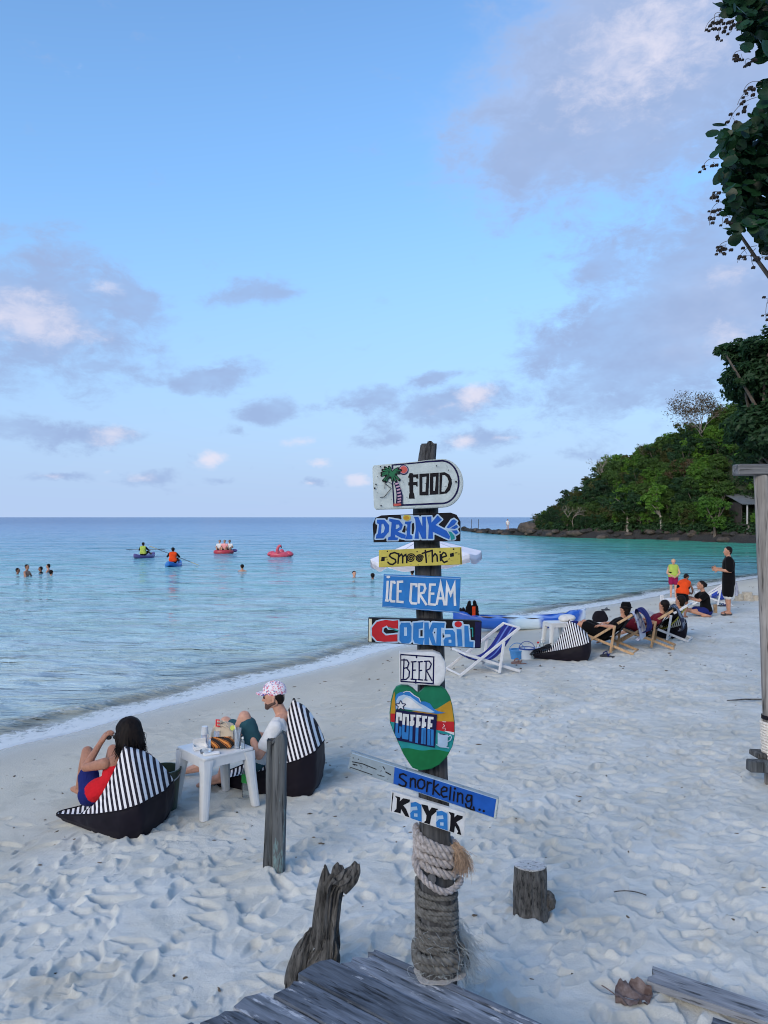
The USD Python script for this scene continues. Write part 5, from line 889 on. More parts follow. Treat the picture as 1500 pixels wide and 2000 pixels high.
# ------------------------------------------------------------------ bean bags
def bean_bag(label, loc, rotz, L=1.06, W=.76, hs=.30, hp=.62, xp=.34, yp=0.0, seed=1, group=None, dent=.5, shear=.25):
    """Axis +x towards the toe, origin at the middle of the back edge."""
    t = thing('bean_bag', label, 'bean bag', loc, rotz, group)
    o = sg.Polygon([(L, .03), (L * .75, W * .2), (L * .45, W * .40), (.16, W * .52), (.02, W * .44), (-.035, 0), (.02, -W * .44), (.16, -W * .52), (L * .45, -W * .40), (L * .75, -W * .2), (L, -.03)]).buffer(-.06).buffer(.10).buffer(-.04)
    N = 120; ring = np.array([o.exterior.interpolate(i / N, normalized=True).coords[0] for i in range(N)])
    if sg.LinearRing(ring).is_ccw is False: ring = ring[::-1]
    u = np.clip(1 - ring[:, 0] / L, 0, 1); h = .022 + (hs - .022) * u ** 1.2
    peak = V(xp, yp, hp); rows = []
    T = np.linspace(1, 0, 26)
    e = np.interp(ring[:, 0] / L, [0, .25, .6, 1], [.78, 1.0, 2.0, 2.6])
    for tt in T:
        p = peak[:2] + (ring - peak[:2]) * (tt ** 1.0); bulge = np.interp(ring[:, 0] / L, [0, .5, 1], [.05, .02, 0]) * math.sin(PI * tt)
        z = h + (hp - h) * (1 - tt) ** e + bulge
        z = z + .010 * np.sin(ring[:, 0] * 17 + seed) * math.sin(PI * tt) - .030 * np.abs(meshkit.fbm(np.stack([p[:, 0] * 7, p[:, 1] * 7, 0 * u + seed], -1), 3, seed) - .5) * 2 * math.sin(PI * tt)
        rows.append(np.c_[p, z])
    R = np.array(rows); nr = len(R); i = np.arange(nr * N).reshape(nr, N); j = np.roll(i, -1, 1)
    F = np.vstack([np.stack([i[:-1], j[:-1], j[1:]], -1).reshape(-1, 3), np.stack([i[:-1], j[1:], i[1:]], -1).reshape(-1, 3)])
    Vt_ = R.reshape(-1, 3); ca, sa = math.cos(math.radians(rotz)), math.sin(math.radians(rotz)); wx, wy = loc[0] + ca * Vt_[:, 0] - sa * Vt_[:, 1], loc[1] + sa * Vt_[:, 0] + ca * Vt_[:, 1]
    az = math.atan2(loc[0], loc[1]); st = wx * math.cos(az) - wy * math.sin(az) + shear * Vt_[:, 2]          # the print runs straight up the cloth
    part(t, 'striped_top', (Vt_, F), 'bag_stripes', True, attrs={'stripe': st + 10})
    rows = []
    c = ring.mean(0)
    for q in np.linspace(0, 1, 12):
        w = .90 + .14 * math.sin(PI * min(1, q * 1.05) * .72) - (.015 if q == 1 else 0) * 0
        w = np.interp(q, [0, .15, .5, .85, 1], [.91, .98, 1.02, 1.015, 1.0])
        p = c + (ring - c) * w; z = h * q + .0 * u
        z = z - (.02 if q == 0 else 0); p = p + (.045 * (meshkit.fbm(np.stack([ring[:, 0] * 7, ring[:, 1] * 7, h * q * 9 + seed], -1), 3, seed) - .5) * math.sin(PI * q))[:, None] * unit(V(1, 1))
        rows.append(np.c_[p, z])
    R = np.array(rows); nr = len(R); i = np.arange(nr * N).reshape(nr, N); j = np.roll(i, -1, 1)
    F = np.vstack([np.stack([i[:-1], j[:-1], j[1:]], -1).reshape(-1, 3), np.stack([i[:-1], j[1:], i[1:]], -1).reshape(-1, 3)])
    part(t, 'black_base', (R.reshape(-1, 3), F), 'cloth_base_black', True)
    part(t, 'piping', tube(np.vstack([np.c_[ring, h + .002], np.c_[ring, h + .002][:1]]), .006, 6, cap=False), 'cloth_bag_black', True)
    k = np.argmin(np.hypot(ring[:, 0] - .05, ring[:, 1] + W * .46)); line = R[:, k] + np.r_[unit(ring[k] - c), 0] * .003
    part(t, 'side_seam', tube(line, .004, 6), 'cloth_bag_black', True)
    part(t, 'top_loop', tube(smooth_path([peak + V(.0, 0, -.02), peak + V(-.012, 0, .012), peak + V(-.03, 0, -.03)], 8), .006, 6), 'cloth_bag_black', True)
    return t

bag_loc = V(-1.82, 6.27, ground(-1.82, 6.27))
bean_bag('striped bean bag with black base under the woman with dark hair', bag_loc, 169, L=.96, W=.64, hs=.27, hp=.665, xp=.25, yp=.15, seed=2, shear=.22)
bag2 = V(-.60, 7.27, ground(-.6, 7.27))
bean_bag('striped bean bag with black base under the man in the patterned cap', bag2, 180, L=1.12, W=.72, hs=.40, hp=.80, xp=.26, yp=.05, seed=3, shear=.32)

# ------------------------------------------------------------------ the two sitters
def woman():
    J = dict(pelvis=V(-2.33, 6.42, .21), neck=V(-2.115, 6.33, .535), head=V(-2.115, 6.36, .705), shL=V(-2.265, 6.235, .50), shR=V(-1.985, 6.44, .475), hipL=V(-2.44, 6.37, .20), hipR=V(-2.26, 6.52, .20),
             elL=V(-2.46, 6.33, .435), wrL=V(-2.385, 6.46, .60), elR=V(-1.92, 6.60, .27), wrR=V(-2.12, 6.75, .25), knL=V(-2.56, 6.63, .475), anL=V(-2.72, 6.85, .08), toeL=V(-2.83, 6.99, .03),
             knR=V(-2.40, 6.80, .44), anR=V(-2.56, 7.04, .06), toeR=V(-2.66, 7.17, .01), finL=V(-2.335, 6.47, .68), palmL=(.5, .3, -.2), curlL=.75, slouch=V(.035, -.03, -.02))
    o = V(-2.3, 6.4, 0); J = {a: (v - o if a[:4] not in ('palm', 'curl', 'slou') else v) for a, v in J.items()}
    k = .94
    red = shirt_bones(J, k, 24, .92, .008, 0, 0.0, strap=True); short = shorts_bones(J, k, 24, .92, .012, .42, .10)
    t, at_ = figure('woman with shoulder length dark hair in red top seen from behind on bean bag', o, J, 'skin_tan', k, .92, [('red_top', 'cloth_red', red), ('shorts', 'cloth_navy', short)], hair=None, face=(-.62, .78, -.05), near=True)
    hb = [bone((at_(-.024, .05, 0), .100), (at_(-.01, .055, .012), .092), (at_(-.01, .055, -.012), .092), n=22), bone((at_(-.04, .03, 0), .098), (at_(-.055, -.06, .03), .085), (at_(-.055, -.06, -.03), .080), n=22),
          bone((at_(-.05, -.05, .035), .078), (at_(-.055, -.15, .05), .045), (at_(-.05, -.14, -.02), .05), n=20), bone((at_(0, .0, .08), .04), (at_(-.0, -.13, .085), .022), n=14), bone((at_(0, .0, -.08), .04), (at_(.01, -.12, -.085), .022), n=14)]
    part(t, 'hair', displace(solid(hb, .011, 3), lambda v: .014 * (meshkit.fbm(np.stack([v[:, 0] * 45, v[:, 1] * 45, v[:, 2] * 8], -1), 3, 4) - .5)), 'hair_dark', True)
    g = np.random.default_rng(2); ts = []
    for i in range(420):
        a = g.uniform(0, 2 * PI); s_ = at_(-.045 + .075 * math.cos(a), g.uniform(-.05, .06), .092 * math.sin(a)); e = at_(-.05 + .10 * math.cos(a) + g.normal(0, .018), g.uniform(-.20, -.12), .112 * math.sin(a) + g.normal(0, .02))
        if math.cos(a) > .6: continue
        ts.append(tube(smooth_path([s_, (s_ + e) / 2 + g.normal(0, .008, 3), e + g.normal(0, .008, 3)], 7), np.linspace(.0042, .0008, 7), 4, cap=False))
    part(t, 'hair_strands', ts, 'hair_dark', True); ts = []
    for i in range(70):
        s_ = at_(g.uniform(-.06, .02), g.uniform(-.06, .03), .096) + g.normal(0, .006, 3); e = s_ + V(g.uniform(.0, .035), g.normal(0, .01), -g.uniform(.05, .14))
        ts.append(tube(smooth_path([s_, (s_ + e) / 2 + V(.014, 0, .004) + g.normal(0, .006, 3), e], 7), np.linspace(.003, .0007, 7), 4, cap=False))
    part(t, 'hair_tips', ts, 'hair_tips', True)
    return t
woman()
g_ = single('sunglasses', [tube(smooth_path([(-.05, 0, 0), (-.03, .006, .006), (0, 0, .004), (.03, .006, .006), (.05, 0, 0)], 12), .005, 6), blob((-.028, 0, -.008), (.024, .005, .018), 2), blob((.028, 0, -.008), (.024, .005, .018), 2), tube([(-.05, 0, .002), (-.055, .10, 0)], .003, 5), tube([(.05, 0, .002), (.055, .10, 0)], .003, 5)], 'lens', 'dark sunglasses held up in the hand of the woman on bean bag', 'sunglasses', loc=(-2.285, 6.46, .655), rotz=20)
def man():
    o = V(-1.15, 7.2, 0)
    J = dict(pelvis=V(-1.15, 7.22, .25), neck=V(-.955, 7.22, .635), head=V(-1.035, 7.20, .815), shL=V(-1.00, 7.02, .575), shR=V(-.95, 7.41, .575), hipL=V(-1.17, 7.12, .24), hipR=V(-1.17, 7.32, .24), slouch=V(.05, 0, -.01),
             elL=V(-1.13, 6.955, .34), wrL=V(-1.23, 7.07, .50), elR=V(-1.05, 7.5, .32), wrR=V(-1.28, 7.42, .42), finL=V(-1.31, 7.11, .55), palmL=(-.3, .3, -.9), curlL=.35, palmR=(0, 0, -1),
             knL=V(-1.29, 7.10, .655), anL=V(-1.52, 7.12, .09), toeL=V(-1.72, 7.10, .02), knR=V(-1.53, 7.42, .52), anR=V(-1.80, 7.46, .08), toeR=V(-2.0, 7.46, .01))
    J = {a: (v - o if a[:4] not in ('palm', 'curl', 'slou') else v) for a, v in J.items()}
    tee = shirt_bones(J, 1, 24, 1, .012, .62, .05); sh = shorts_bones(J, 1, 24, 1, .014, .80, .06)
    t, at_ = figure('man in patterned cap and white tee shirt reclining sideways on bean bag', o, J, 'skin_fair', 1.0, 1.0, [('tee_shirt', 'cloth_white', tee), ('shorts', 'cloth_teal', sh)], hair=None, face=(-.99, .02, -.06), near=True)
    hb = [bone((at_(-.050, .02, .045), .046), (at_(-.050, .02, -.045), .046), (at_(-.062, -.03, .03), .036), (at_(-.062, -.03, -.03), .036), n=18)]
    part(t, 'hair', solid(hb, .012, 2), 'hair_dark', True)
    bd = [bone((at_(.048, -.063, .022), .033), (at_(.048, -.063, -.022), .033), (at_(.065, -.094, 0), .024), n=18), bone((at_(.045, -.064, s * .024), .031), (at_(-.005, -.035, s * .062), .018), n=14) if False else bone((at_(.045, -.064, .024), .031), (at_(-.012, -.045, .056), .019), n=14), bone((at_(.045, -.064, -.024), .031), (at_(-.012, -.045, -.056), .019), n=14)]
    part(t, 'beard', solid(bd, .010, 2), 'stubble', True)
    for s in (-1, 1): part(t, 'sunglass_lens', blob(at_(.078, .012, .034 * s), (.008, .026, .019), 2, (0, 0, 18 * s)), 'lens', True)
    for s in (-1, 1): part(t, 'sunglass_arm', tube([at_(.072, .020, .056 * s), at_(.03, .022, .079 * s), at_(-.015, .022, .086 * s)], .0035, 6), 'lens', True)
    f = unit(V(-.99, .02, -.06)); r = np.cross(f, (0, 0, 1)); r = unit(r); u = np.cross(r, f)
    crown = trimesh.creation.icosphere(4); v = np.array(crown.vertices); v[:, 2] = np.maximum(v[:, 2], -.12); v[:, 2] = np.where(v[:, 2] > 0, np.sign(v[:, 2]) * np.abs(v[:, 2]) ** .8, v[:, 2]); v *= [.112, .094, .105]
    v[:, 2] += .0018 * np.cos(np.arctan2(v[:, 1], v[:, 0]) * 6); c0 = at_(-.012, .045, 0)
    part(t, 'cap', (c0 + v[:, :1] * f + v[:, 1:2] * r + v[:, 2:] * u, np.array(crown.faces)[:, ::-1] if np.linalg.det(np.stack([f, r, u])) < 0 else np.array(crown.faces)), 'cap_print', True)
    q = [c0 + f * (.085 + .09 * math.cos(a)) + r * .078 * math.sin(a) + u * (.002 - .012 * math.sin(a) ** 2) for a in np.linspace(-PI / 2, PI / 2, 15)]
    tip = trimesh.convex.convex_hull(np.vstack([np.array(q) + u * .004, np.array(q) - u * .003, [c0 + f * .06 + r * .08 + u * .004, c0 + f * .06 - r * .08 + u * .004]]))
    part(t, 'cap_peak', tip, 'cap_print', 30); part(t, 'cap_button', blob(c0 + u * .106, (.008, .008, .005), 2), 'cap_print', True)
man()

# ------------------------------------------------------------------ plastic table and what stands on it
def plastic_table(label, loc, rotz, S=.49, H=.50, group=None):
    t = thing('plastic_table', label, 'table', loc, rotz, group)
    top = sg.box(-S / 2, -S / 2, S / 2, S / 2).buffer(-.03).buffer(.03)
    def ext(s, d, z): m = trimesh.creation.extrude_polygon(s, d, engine='earcut'); m.apply_translation((0, 0, z)); return m
    part(t, 'table_top', [ext(top, .012, H - .014), ext(top.buffer(-.004), .004, H - .002)], 'white_plastic', 30)
    part(t, 'apron', ext(top.buffer(-.004).difference(top.buffer(-.012)), .07, H - .084), 'white_plastic', 30)
    for sx in (-1, 1):
        for sy in (-1, 1):
            P0 = V(sx * (S / 2 - .045), sy * (S / 2 - .045)); P1 = V(sx * (S / 2 + .005), sy * (S / 2 + .005)); rows = []
            N = 44; a = np.arange(N) * 2 * PI / N
            for q in np.linspace(0, 1, 9):
                c = P0 + (P1 - P0) * q; w = np.interp(q, [0, .12, .3, 1], [.088, .072, .060, .046]) * (.72)
                k = (np.abs(np.cos(a)) ** 3.5 + np.abs(np.sin(a)) ** 3.5) ** (-1 / 3.5) * w * (1 - .035 * (np.cos(a * 12) > .3))   # fluted
                p = np.c_[c[0] + k * np.cos(a), c[1] + k * np.sin(a)]
                lim = S / 2 + .002 if q < .1 else 9
                rows.append(np.c_[np.clip(p, -lim, lim), np.full(N, (H - .02) * (1 - q))])
            R = np.array(rows); i = np.arange(R.shape[0] * N).reshape(-1, N); j = np.roll(i, -1, 1)
            F = np.vstack([np.stack([i[:-1], i[1:], j[1:]], -1).reshape(-1, 3), np.stack([i[:-1], j[1:], j[:-1]], -1).reshape(-1, 3)])
            F = np.vstack([F, [[i[-1, 0], i[-1, b + 1], i[-1, b]] for b in range(1, N - 1)]])
            part(t, 'leg', (R.reshape(-1, 3), F), 'white_plastic', 35)
    return t
TB = V(-1.475, 6.72, float(ground(-1.475, 6.72)))
plastic_table('white plastic table with fluted legs standing between the two bean bags', TB, 42)
TZ = TB[2] + .504
def on_table(px, py): d = (EYE - TZ) * 1500 / (py - 1010); return V((px - 750) / 1500 * d, d, TZ)
def tumbler(name, label, p, h, r0, r1, m_='glass_clear'):
    t = thing(name, label, 'glass', p); w = .0025
    part(t, 'glass', lathe([(0, 0), (r0, 0), (r1, h), (r1 - w, h), (r0 - w, .008), (0, .008)], 22), m_, 40); return t
# stacked tumblers: each cup of the stack is a thing
p = on_table(400, 1453)
for i in range(4):
    single('tumbler', lathe([(0, .066), (.026, .066), (.033, .003), (.035, 0), (.033, 0), (.031, .003), (.0245, .064), (0, .064)], 24), 'cup_clear' if i < 3 else 'white_plastic', ('upside down clear tumbler, lowest of the stack on the white table', 'upside down clear tumbler, second from the bottom of the table stack', 'upside down clear tumbler, third from the bottom of the table stack', 'white upside down cup on top of the tumbler stack')[i], 'tumbler', 'stacked tumblers on the white plastic table', loc=p + [0, 0, i * .030])
p = on_table(416, 1450)
for i in range(2): single('tumbler', lathe([(0, .066), (.026, .066), (.033, .003), (.035, 0), (.033, 0), (.031, .003), (.0245, .064), (0, .064)], 24), 'cup_clear', ('upside down tumbler standing right of the tall stack', 'upside down tumbler stacked second, right of the tall stack')[i], 'tumbler', 'stacked tumblers on the white plastic table', loc=p + [.03, .03, i * .032])
t = thing('food_box', 'low white takeaway box with open lid beside the stacked tumblers', 'box', on_table(391, 1462), 20)
part(t, 'tray', [box(.11, .11, .004, (0, 0, .003)), box(.11, .004, .03, (0, .055, .016)), box(.11, .004, .03, (0, -.055, .016)), box(.004, .11, .03, (.055, 0, .016)), box(.004, .11, .03, (-.055, 0, .016))], 'paper_white', False, kind='stuff'); part(t, 'lid', box(.11, .004, .05, (0, .060, .05), (12, 0, 0)), 'paper_white', False)
t = thing('tote_bag', 'slumped beige cloth bag with a red letter E on the table', 'bag', on_table(436, 1447), -14)
part(t, 'sack', displace(solid([bone((V(-.08, .02, .05), .05), (V(.07, .02, .05), .05), (V(-.05, .03, .15), .03), (V(.06, .03, .12), .035), n=18)], .02, 4), lambda v: .022 * (meshkit.fbm(v * 16, 3, 5) - .5)), 'cloth_beige', True)
part(t, 'letter', xf(trimesh.Trimesh(*(lambda m: (np.stack([m.vertices[:, 0], -.035 - m.vertices[:, 2], m.vertices[:, 1]], 1), np.array(m.faces)[:, ::-1]))(meshkit.text_mesh('E', .062, .004, True))), (-.065, .004, .135)), 'letter_red', False)
for s in (-1, 1): part(t, 'strap', tube(smooth_path([(-.03, .0 + .01 * s, .14), (.02, -.03, .165 + .02 * s), (.08, -.03, .11)], 14), .006, 6), 'cloth_beige', True)
t = thing('rolled_towel', 'rolled black and orange patterned towel lying on the table edge', 'towel', on_table(432, 1462), 8)
a = np.linspace(0, 4.2 * 2 * PI, 90); sp_ = np.c_[(.012 + .0095 * a / (2 * PI)) * np.cos(a), (.012 + .0095 * a / (2 * PI)) * np.sin(a)]
tw = sg.LineString(sp_).buffer(.0042); m = trimesh.creation.extrude_polygon(tw, .17, engine='earcut'); v = np.array(m.vertices)
part(t, 'roll', trimesh.Trimesh(np.c_[v[:, 2] - .085, v[:, 0], v[:, 1] * .9 + .05], np.array(m.faces), process=False), 'towel_print', 30)
part(t, 'end_fold', displace(blob((.06, -.01, .05), (.05, .05, .048), 3), lambda v: .015 * (meshkit.noise(v * 30, 6) - .5)), 'towel_print', True)
t = tumbler('cocktail_glass', 'tall clear glass with lime slice and straw at the table corner', on_table(463, 1461), .17, .028, .038)
part(t, 'lime_slice', lathe([(0, -.003), (.022, -.003), (.022, .003), (0, .003)], 20).apply_transform(trimesh.transformations.euler_matrix(1.3, .3, 0)).apply_translation((-.038, 0, .175)), 'lime_fruit', 30); part(t, 'straw', tube([(.01, 0, .01), (-.02, .0, .20)], .0035, 8), 'paper_white', True)
part(t, 'ice_water', lathe([(0, .01), (.024, .01), (.027, .055), (0, .055)], 20), 'glass_clear', 40)
t = thing('small_bottle', 'small clear bottle with pale cap next to the tall glass', 'bottle', on_table(474, 1462)); part(t, 'bottle', lathe([(0, 0), (.018, 0), (.018, .06), (.008, .075), (.008, .088), (0, .088)], 18), 'bottle_plastic', 40); part(t, 'bottle_cap', lathe([(0, .086), (.009, .086), (.009, .10), (0, .10)], 14), 'paper_white', 30)
t = thing('ash_tray', 'flat clear dish near the front corner of the table', 'dish', on_table(404, 1470)); part(t, 'dish', lathe([(0, 0), (.055, 0), (.060, .022), (.055, .022), (.050, .006), (0, .006)], 26), 'glass_clear', 40)
single('wet_wipe', displace(box(.13, .05, .012, (0, 0, .006), bevel=.004).subdivide().subdivide(), lambda v: .006 * meshkit.noise(v * 60, 3)), 'paper_white', 'crumpled white tissue on the front of the table', 'tissue', loc=on_table(413, 1473), rotz=25)
t = thing('water_bottle', 'large clear water bottle with green label standing on sand under the table', 'bottle', on_sand(482, 1556))
part(t, 'bottle', lathe([(0, 0), (.042, 0), (.045, .012), (.043, .05), (.045, .10), (.043, .13), (.045, .16), (.045, .21), (.036, .25), (.016, .285), (.016, .31), (0, .31)], 28), 'bottle_plastic', 40); part(t, 'label', lathe([(.0462, .135), (.0462, .215)], 28), 'label_green', 40); part(t, 'bottle_cap', lathe([(0, .295), (.018, .295), (.018, .322), (0, .322)], 18), 'cap_blue', 30)
t = thing('waste_bin', 'open black plastic bin between the woman and the white table', 'bin', on_sand(318, 1578))
part(t, 'tub', lathe([(0, 0), (.12, 0), (.15, .33), (.158, .33), (.158, .345), (.143, .345), (.112, .01), (0, .01)], 30), 'dark_plastic', 35); part(t, 'handle', tube(smooth_path([(-.158, 0, .32), (-.10, -.14, .26), (.0, -.175, .24), (.10, -.14, .26), (.158, 0, .32)], 20), .005, 6), 'metal_grey', True)

# ------------------------------------------------------------------ deck chairs: +x towards the feet
def deck_chair(label, loc, rotz, frame='white_paint', sling='sling_stripes', group=None, W=.56, s=1.0):
    t = thing('deck_chair', label, 'deck chair', loc, rotz, group, scale=s)
    bar = lambda a, b, w=.045, d=.022: (lambda a, b: xf(box(np.linalg.norm(b - a), d, w, bevel=.004).apply_transform(trimesh.transformations.rotation_matrix(-math.atan2((b - a)[2], (b - a)[0]), [0, 1, 0])), (a + b) / 2))(V(*a), V(*b))
    for y in (-W / 2, W / 2):
        part(t, 'long_rail', bar((-.50, y, .74), (.56, y, .02)), frame, 30)
        part(t, 'seat_rail', bar((.46, y * .88, .36), (-.52, y * .88, .02)), frame, 30)
        part(t, 'prop', bar((-.20, y * 1.09, .53), (-.12, y * 1.09, .03)), frame, 30)
    for x, z, w in ((-.49, .735, 1), (.54, .03, 1), (.45, .355, .88), (-.50, .03, .88), (-.12, .05, 1.09)): part(t, 'cross_bar', box(.03, W * w, .03, (x, 0, z), bevel=.006), frame, 30)
    q = smooth_path([(-.49, 0, .745), (-.28, 0, .46), (-.02, 0, .24), (.22, 0, .235), (.45, 0, .37)], 24); y = np.linspace(-W * .40, W * .40, 17)
    G = np.array([[(a[0], b, a[2] - .02 * (1 - (b / (W * .4)) ** 2)) for b in y] for a in q]); up = grid_faces(24, 17); n_ = 24 * 17
    part(t, 'sling', (np.vstack([G.reshape(-1, 3), G.reshape(-1, 3) - [0, 0, .006]]), np.vstack([up, up[:, ::-1] + n_])), sling, True, attrs={'stripe': np.r_[G[..., 1].ravel(), G[..., 1].ravel()] + 5})
    return t
p = on_sand(946, 1312); deck_chair('white framed deck chair with blue striped sling standing alone by the cocktail sign', p, 198)
p = on_sand(1186, 1272); CA = p; deck_chair('wooden deck chair with a blue striped towel hung over its back', p, 152, 'chair_wood', 'sling_plain')
p = on_sand(1262, 1262); CB = p; deck_chair('second wooden deck chair, behind the one with the towel', p, 156, 'chair_wood', 'sling_plain')
p = on_sand(1296, 1248); CC = p; deck_chair('white framed deck chair with yellow sling beside the far bean bag', p, 150, 'white_paint', 'sling_yellow')
p = on_sand(1392, 1182); deck_chair('white deck chair with pale blue sling behind the kneeling woman in black', p, 160, 'white_paint', 'sling_stripes')
bean_bag('striped bean bag with a dark towel over its toe beside the wooden deck chairs', on_sand(1150, 1284), 172, L=1.12, W=.74, hs=.32, hp=.66, xp=.36, yp=.06, seed=5)
bean_bag('striped bean bag with black base farthest along the beach, behind the yellow deck chair', on_sand(1338, 1243), 168, L=.95, W=.74, hs=.32, hp=.62, xp=.40, yp=.05, seed=7)
def drape(name, label, cat, loc, rotz, pts, W, m_, seed=1, thick=.012, fold=.03):
    """A cloth hanging along a path (in the xz plane), W wide in y."""
    q = smooth_path(pts, 30); y = np.linspace(-W / 2, W / 2, 22); g = np.random.default_rng(seed)
    G = np.array([[(a[0] + fold * (meshkit.noise(V(b * 12, i * .12, seed)[None], seed)[0] - .5), b * (1 - .1 * math.sin(i / 9)), a[2] + fold * .6 * (meshkit.noise(V(b * 9, i * .2, seed + 3)[None], seed)[0] - .5)) for b in y] for i, a in enumerate(q)])
    up = grid_faces(30, 22); n_ = 660
    return single(name, (np.vstack([G.reshape(-1, 3), G.reshape(-1, 3) + [thick, 0, thick * .3]]), np.vstack([up[:, ::-1], up + n_])), m_, label, cat, loc=loc, rotz=rotz, smooth=True)
drape('towel', 'pale towel with blue stripes hanging over the first wooden deck chair', 'towel', CA, 152, [(-.44, 0, .64), (-.50, 0, .77), (-.55, 0, .70), (-.56, 0, .30)], .58, 'stripe_towel', 2)
drape('jacket', 'dark navy jacket hung over the top of the towel chair', 'jacket', CA + [.10, .02, .02], 150, [(-.44, 0, .68), (-.51, 0, .81), (-.58, 0, .74), (-.60, 0, .40)], .44, 'cloth_navy', 4, fold=.05)
drape('wrap', 'dark patterned wrap hung over the second wooden deck chair', 'wrap', CB, 156, [(-.43, 0, .68), (-.51, 0, .81), (-.58, 0, .74), (-.60, 0, .35)], .54, 'camo_print', 5, fold=.06)
drape('towel', 'dark towel spread over the toe of the nearest far bean bag', 'towel', on_sand(1150, 1284), 172, [(.66, 0, .22), (.80, 0, .15), (.92, 0, .12), (1.02, 0, .03)], .34, 'cloth_black', 6, fold=.06)
drape('towel', 'small white towel at the tip of the nearest far bean bag', 'towel', on_sand(1150, 1284), 172, [(.86, .0, .16), (.93, 0, .13), (1.0, 0, .09), (1.05, 0, .01)], .16, 'stripe_towel', 8, fold=.04)
drape('towel', 'pale blue cloth heaped over the deck chair behind the kneeling woman', 'towel', on_sand(1392, 1182), 160, [(-.30, 0, .55), (-.50, 0, .80), (-.62, 0, .6), (-.62, 0, .3)], .5, 'stripe_towel', 9, fold=.07)
single('backpack', displace(solid([bone((V(-.08, 0, .085), .08), (V(.08, 0, .085), .08), (V(-.07, 0, .18), .055), (V(.06, 0, .18), .055), n=16)], .05, 3), lambda v: .02 * (meshkit.noise(v * 14, 3) - .5)), 'cloth_bag_black', 'black holdall standing on the small table by the kayak stern', 'bag', loc=on_sand(1172, 1262) + [0, 0, .45])
single('hat', [lathe([(0, .10), (.07, .095), (.085, .06), (.09, 0), (.115, -.008), (.118, -.005), (.095, .01), (.088, .06), (0, .104)], 26)], 'cloth_black', 'black brimmed hat on the sunbather in the wooden deck chair', 'hat', loc=CA + V(-.883 * -.34, .469 * -.34, .84))
single('cap', displace(blob((0, 0, .05), (.09, .075, .05), 3), lambda v: .03 * (meshkit.noise(v * 16, 3) - .5)), 'cloth_navy', 'dark cap lying on top of the white covered table', 'cap', loc=at(1122, 1222, 14.6))

# small white tables of the far group
plastic_table('white plastic stool table left of the striped far bean bag', on_sand(1086, 1258), 12, .40, .45)
plastic_table('small white plastic table under the black holdall', on_sand(1160, 1264), 6, .62, .45)
t = single('table_cloth', displace(box(.62, .5, .02, (0, 0, 0), bevel=.008).subdivide().subdivide().subdivide(), lambda v: .03 * (meshkit.noise(v * 9, 3) - .5)), 'cloth_white', 'white cloth bundled on the small table near the kayak', 'cloth', loc=on_sand(1148, 1264) + [0, 0, .47])
t = single('white_bag', displace(blob((0, 0, .07), (.17, .14, .08), 3), lambda v: .05 * (meshkit.fbm(v * 9, 3, 3) - .5)), 'cloth_white', 'crumpled white bag on the stool table', 'bag', loc=on_sand(1112, 1258) + [0, .2, .42])
def bucket(name, label, loc, m_, rim, h=.2, r=.13):
    t = thing(name, label, 'bucket', loc)
    part(t, 'pail', lathe([(0, 0), (r * .8, 0), (r, h), (r * .95, h), (r * .76, .008), (0, .008)], 26), m_, 35); part(t, 'rim', lathe([(r * .98, h - .02), (r * 1.06, h - .018), (r * 1.06, h + .006), (r * .94, h + .006), (r * .94, h - .01)], 26), rim, 35)
    part(t, 'bail', tube(smooth_path([(-r * 1.03, 0, h), (-r * .6, 0, h + .09), (0, 0, h + .12), (r * .6, 0, h + .09), (r * 1.03, 0, h)], 16), .006, 6), rim, True); return t
bucket('beach_bucket', 'bright blue bucket beside the white framed deck chair', on_sand(1010, 1287), 'bucket_blue', 'bucket_blue', .17, .14); bucket('beach_bucket', 'white bucket with dark blue rim next to the blue bucket', on_sand(1029, 1287), 'bucket_white', 'rim_blue', .20, .14)
t = thing('cola_bottle', 'clear bottle with red label standing behind the buckets', 'bottle', on_sand(1051, 1284)); part(t, 'bottle', lathe([(0, 0), (.045, 0), (.045, .17), (.018, .24), (.018, .27), (0, .27)], 20), 'bottle_plastic', 40); part(t, 'label', lathe([(.0465, .09), (.0465, .16)], 20), 'label_red', 40); part(t, 'bottle_cap', lathe([(0, .26), (.02, .26), (.02, .285), (0, .285)], 14), 'label_red', 30)
t = thing('clear_bottle', 'tall clear bottle just right of the red labelled bottle', 'bottle', on_sand(1058, 1281)); part(t, 'bottle', lathe([(0, 0), (.04, 0), (.04, .2), (.015, .27), (.015, .3), (0, .3)], 18), 'bottle_plastic', 40); part(t, 'bottle_cap', lathe([(0, .29), (.017, .29), (.017, .31), (0, .31)], 14), 'paper_white', 30)
single('plastic_cup', lathe([(0, 0), (.03, 0), (.04, .1), (.037, .1), (.028, .006), (0, .006)], 18), 'bottle_plastic', 'clear plastic cup between the white bucket and the bottles', 'cup', loc=on_sand(1041, 1288))
def sandal(x, y, a, m_sole, m_strap, par, L=.26):
    k = np.linspace(0, 2 * PI, 28)[:-1]; o = sg.Polygon([(L / 2 * math.cos(q), (.046 + .008 * math.cos(q)) * math.sin(q)) for q in k]); s = trimesh.creation.extrude_polygon(o, .022, engine='earcut')
    part(par, 'sole', xf(s, (x, y, 0), a), m_sole, 30); part(par, 'strap', xf(tube(smooth_path([(.02, -.045, .02), (.04, -.02, .06), (.05, 0, .066), (.04, .02, .06), (.02, .045, .02)], 14), .010, 6), (x, y, 0), a), m_strap, True)
def sandals(label, loc, m_sole, m_strap, spread=.14, rz=0, ang=12):
    t = thing('sandals', label, 'sandals', loc, rz); sandal(0, -spread / 2, -ang, m_sole, m_strap, t); sandal(.03, spread / 2, ang, m_sole, m_strap, t)
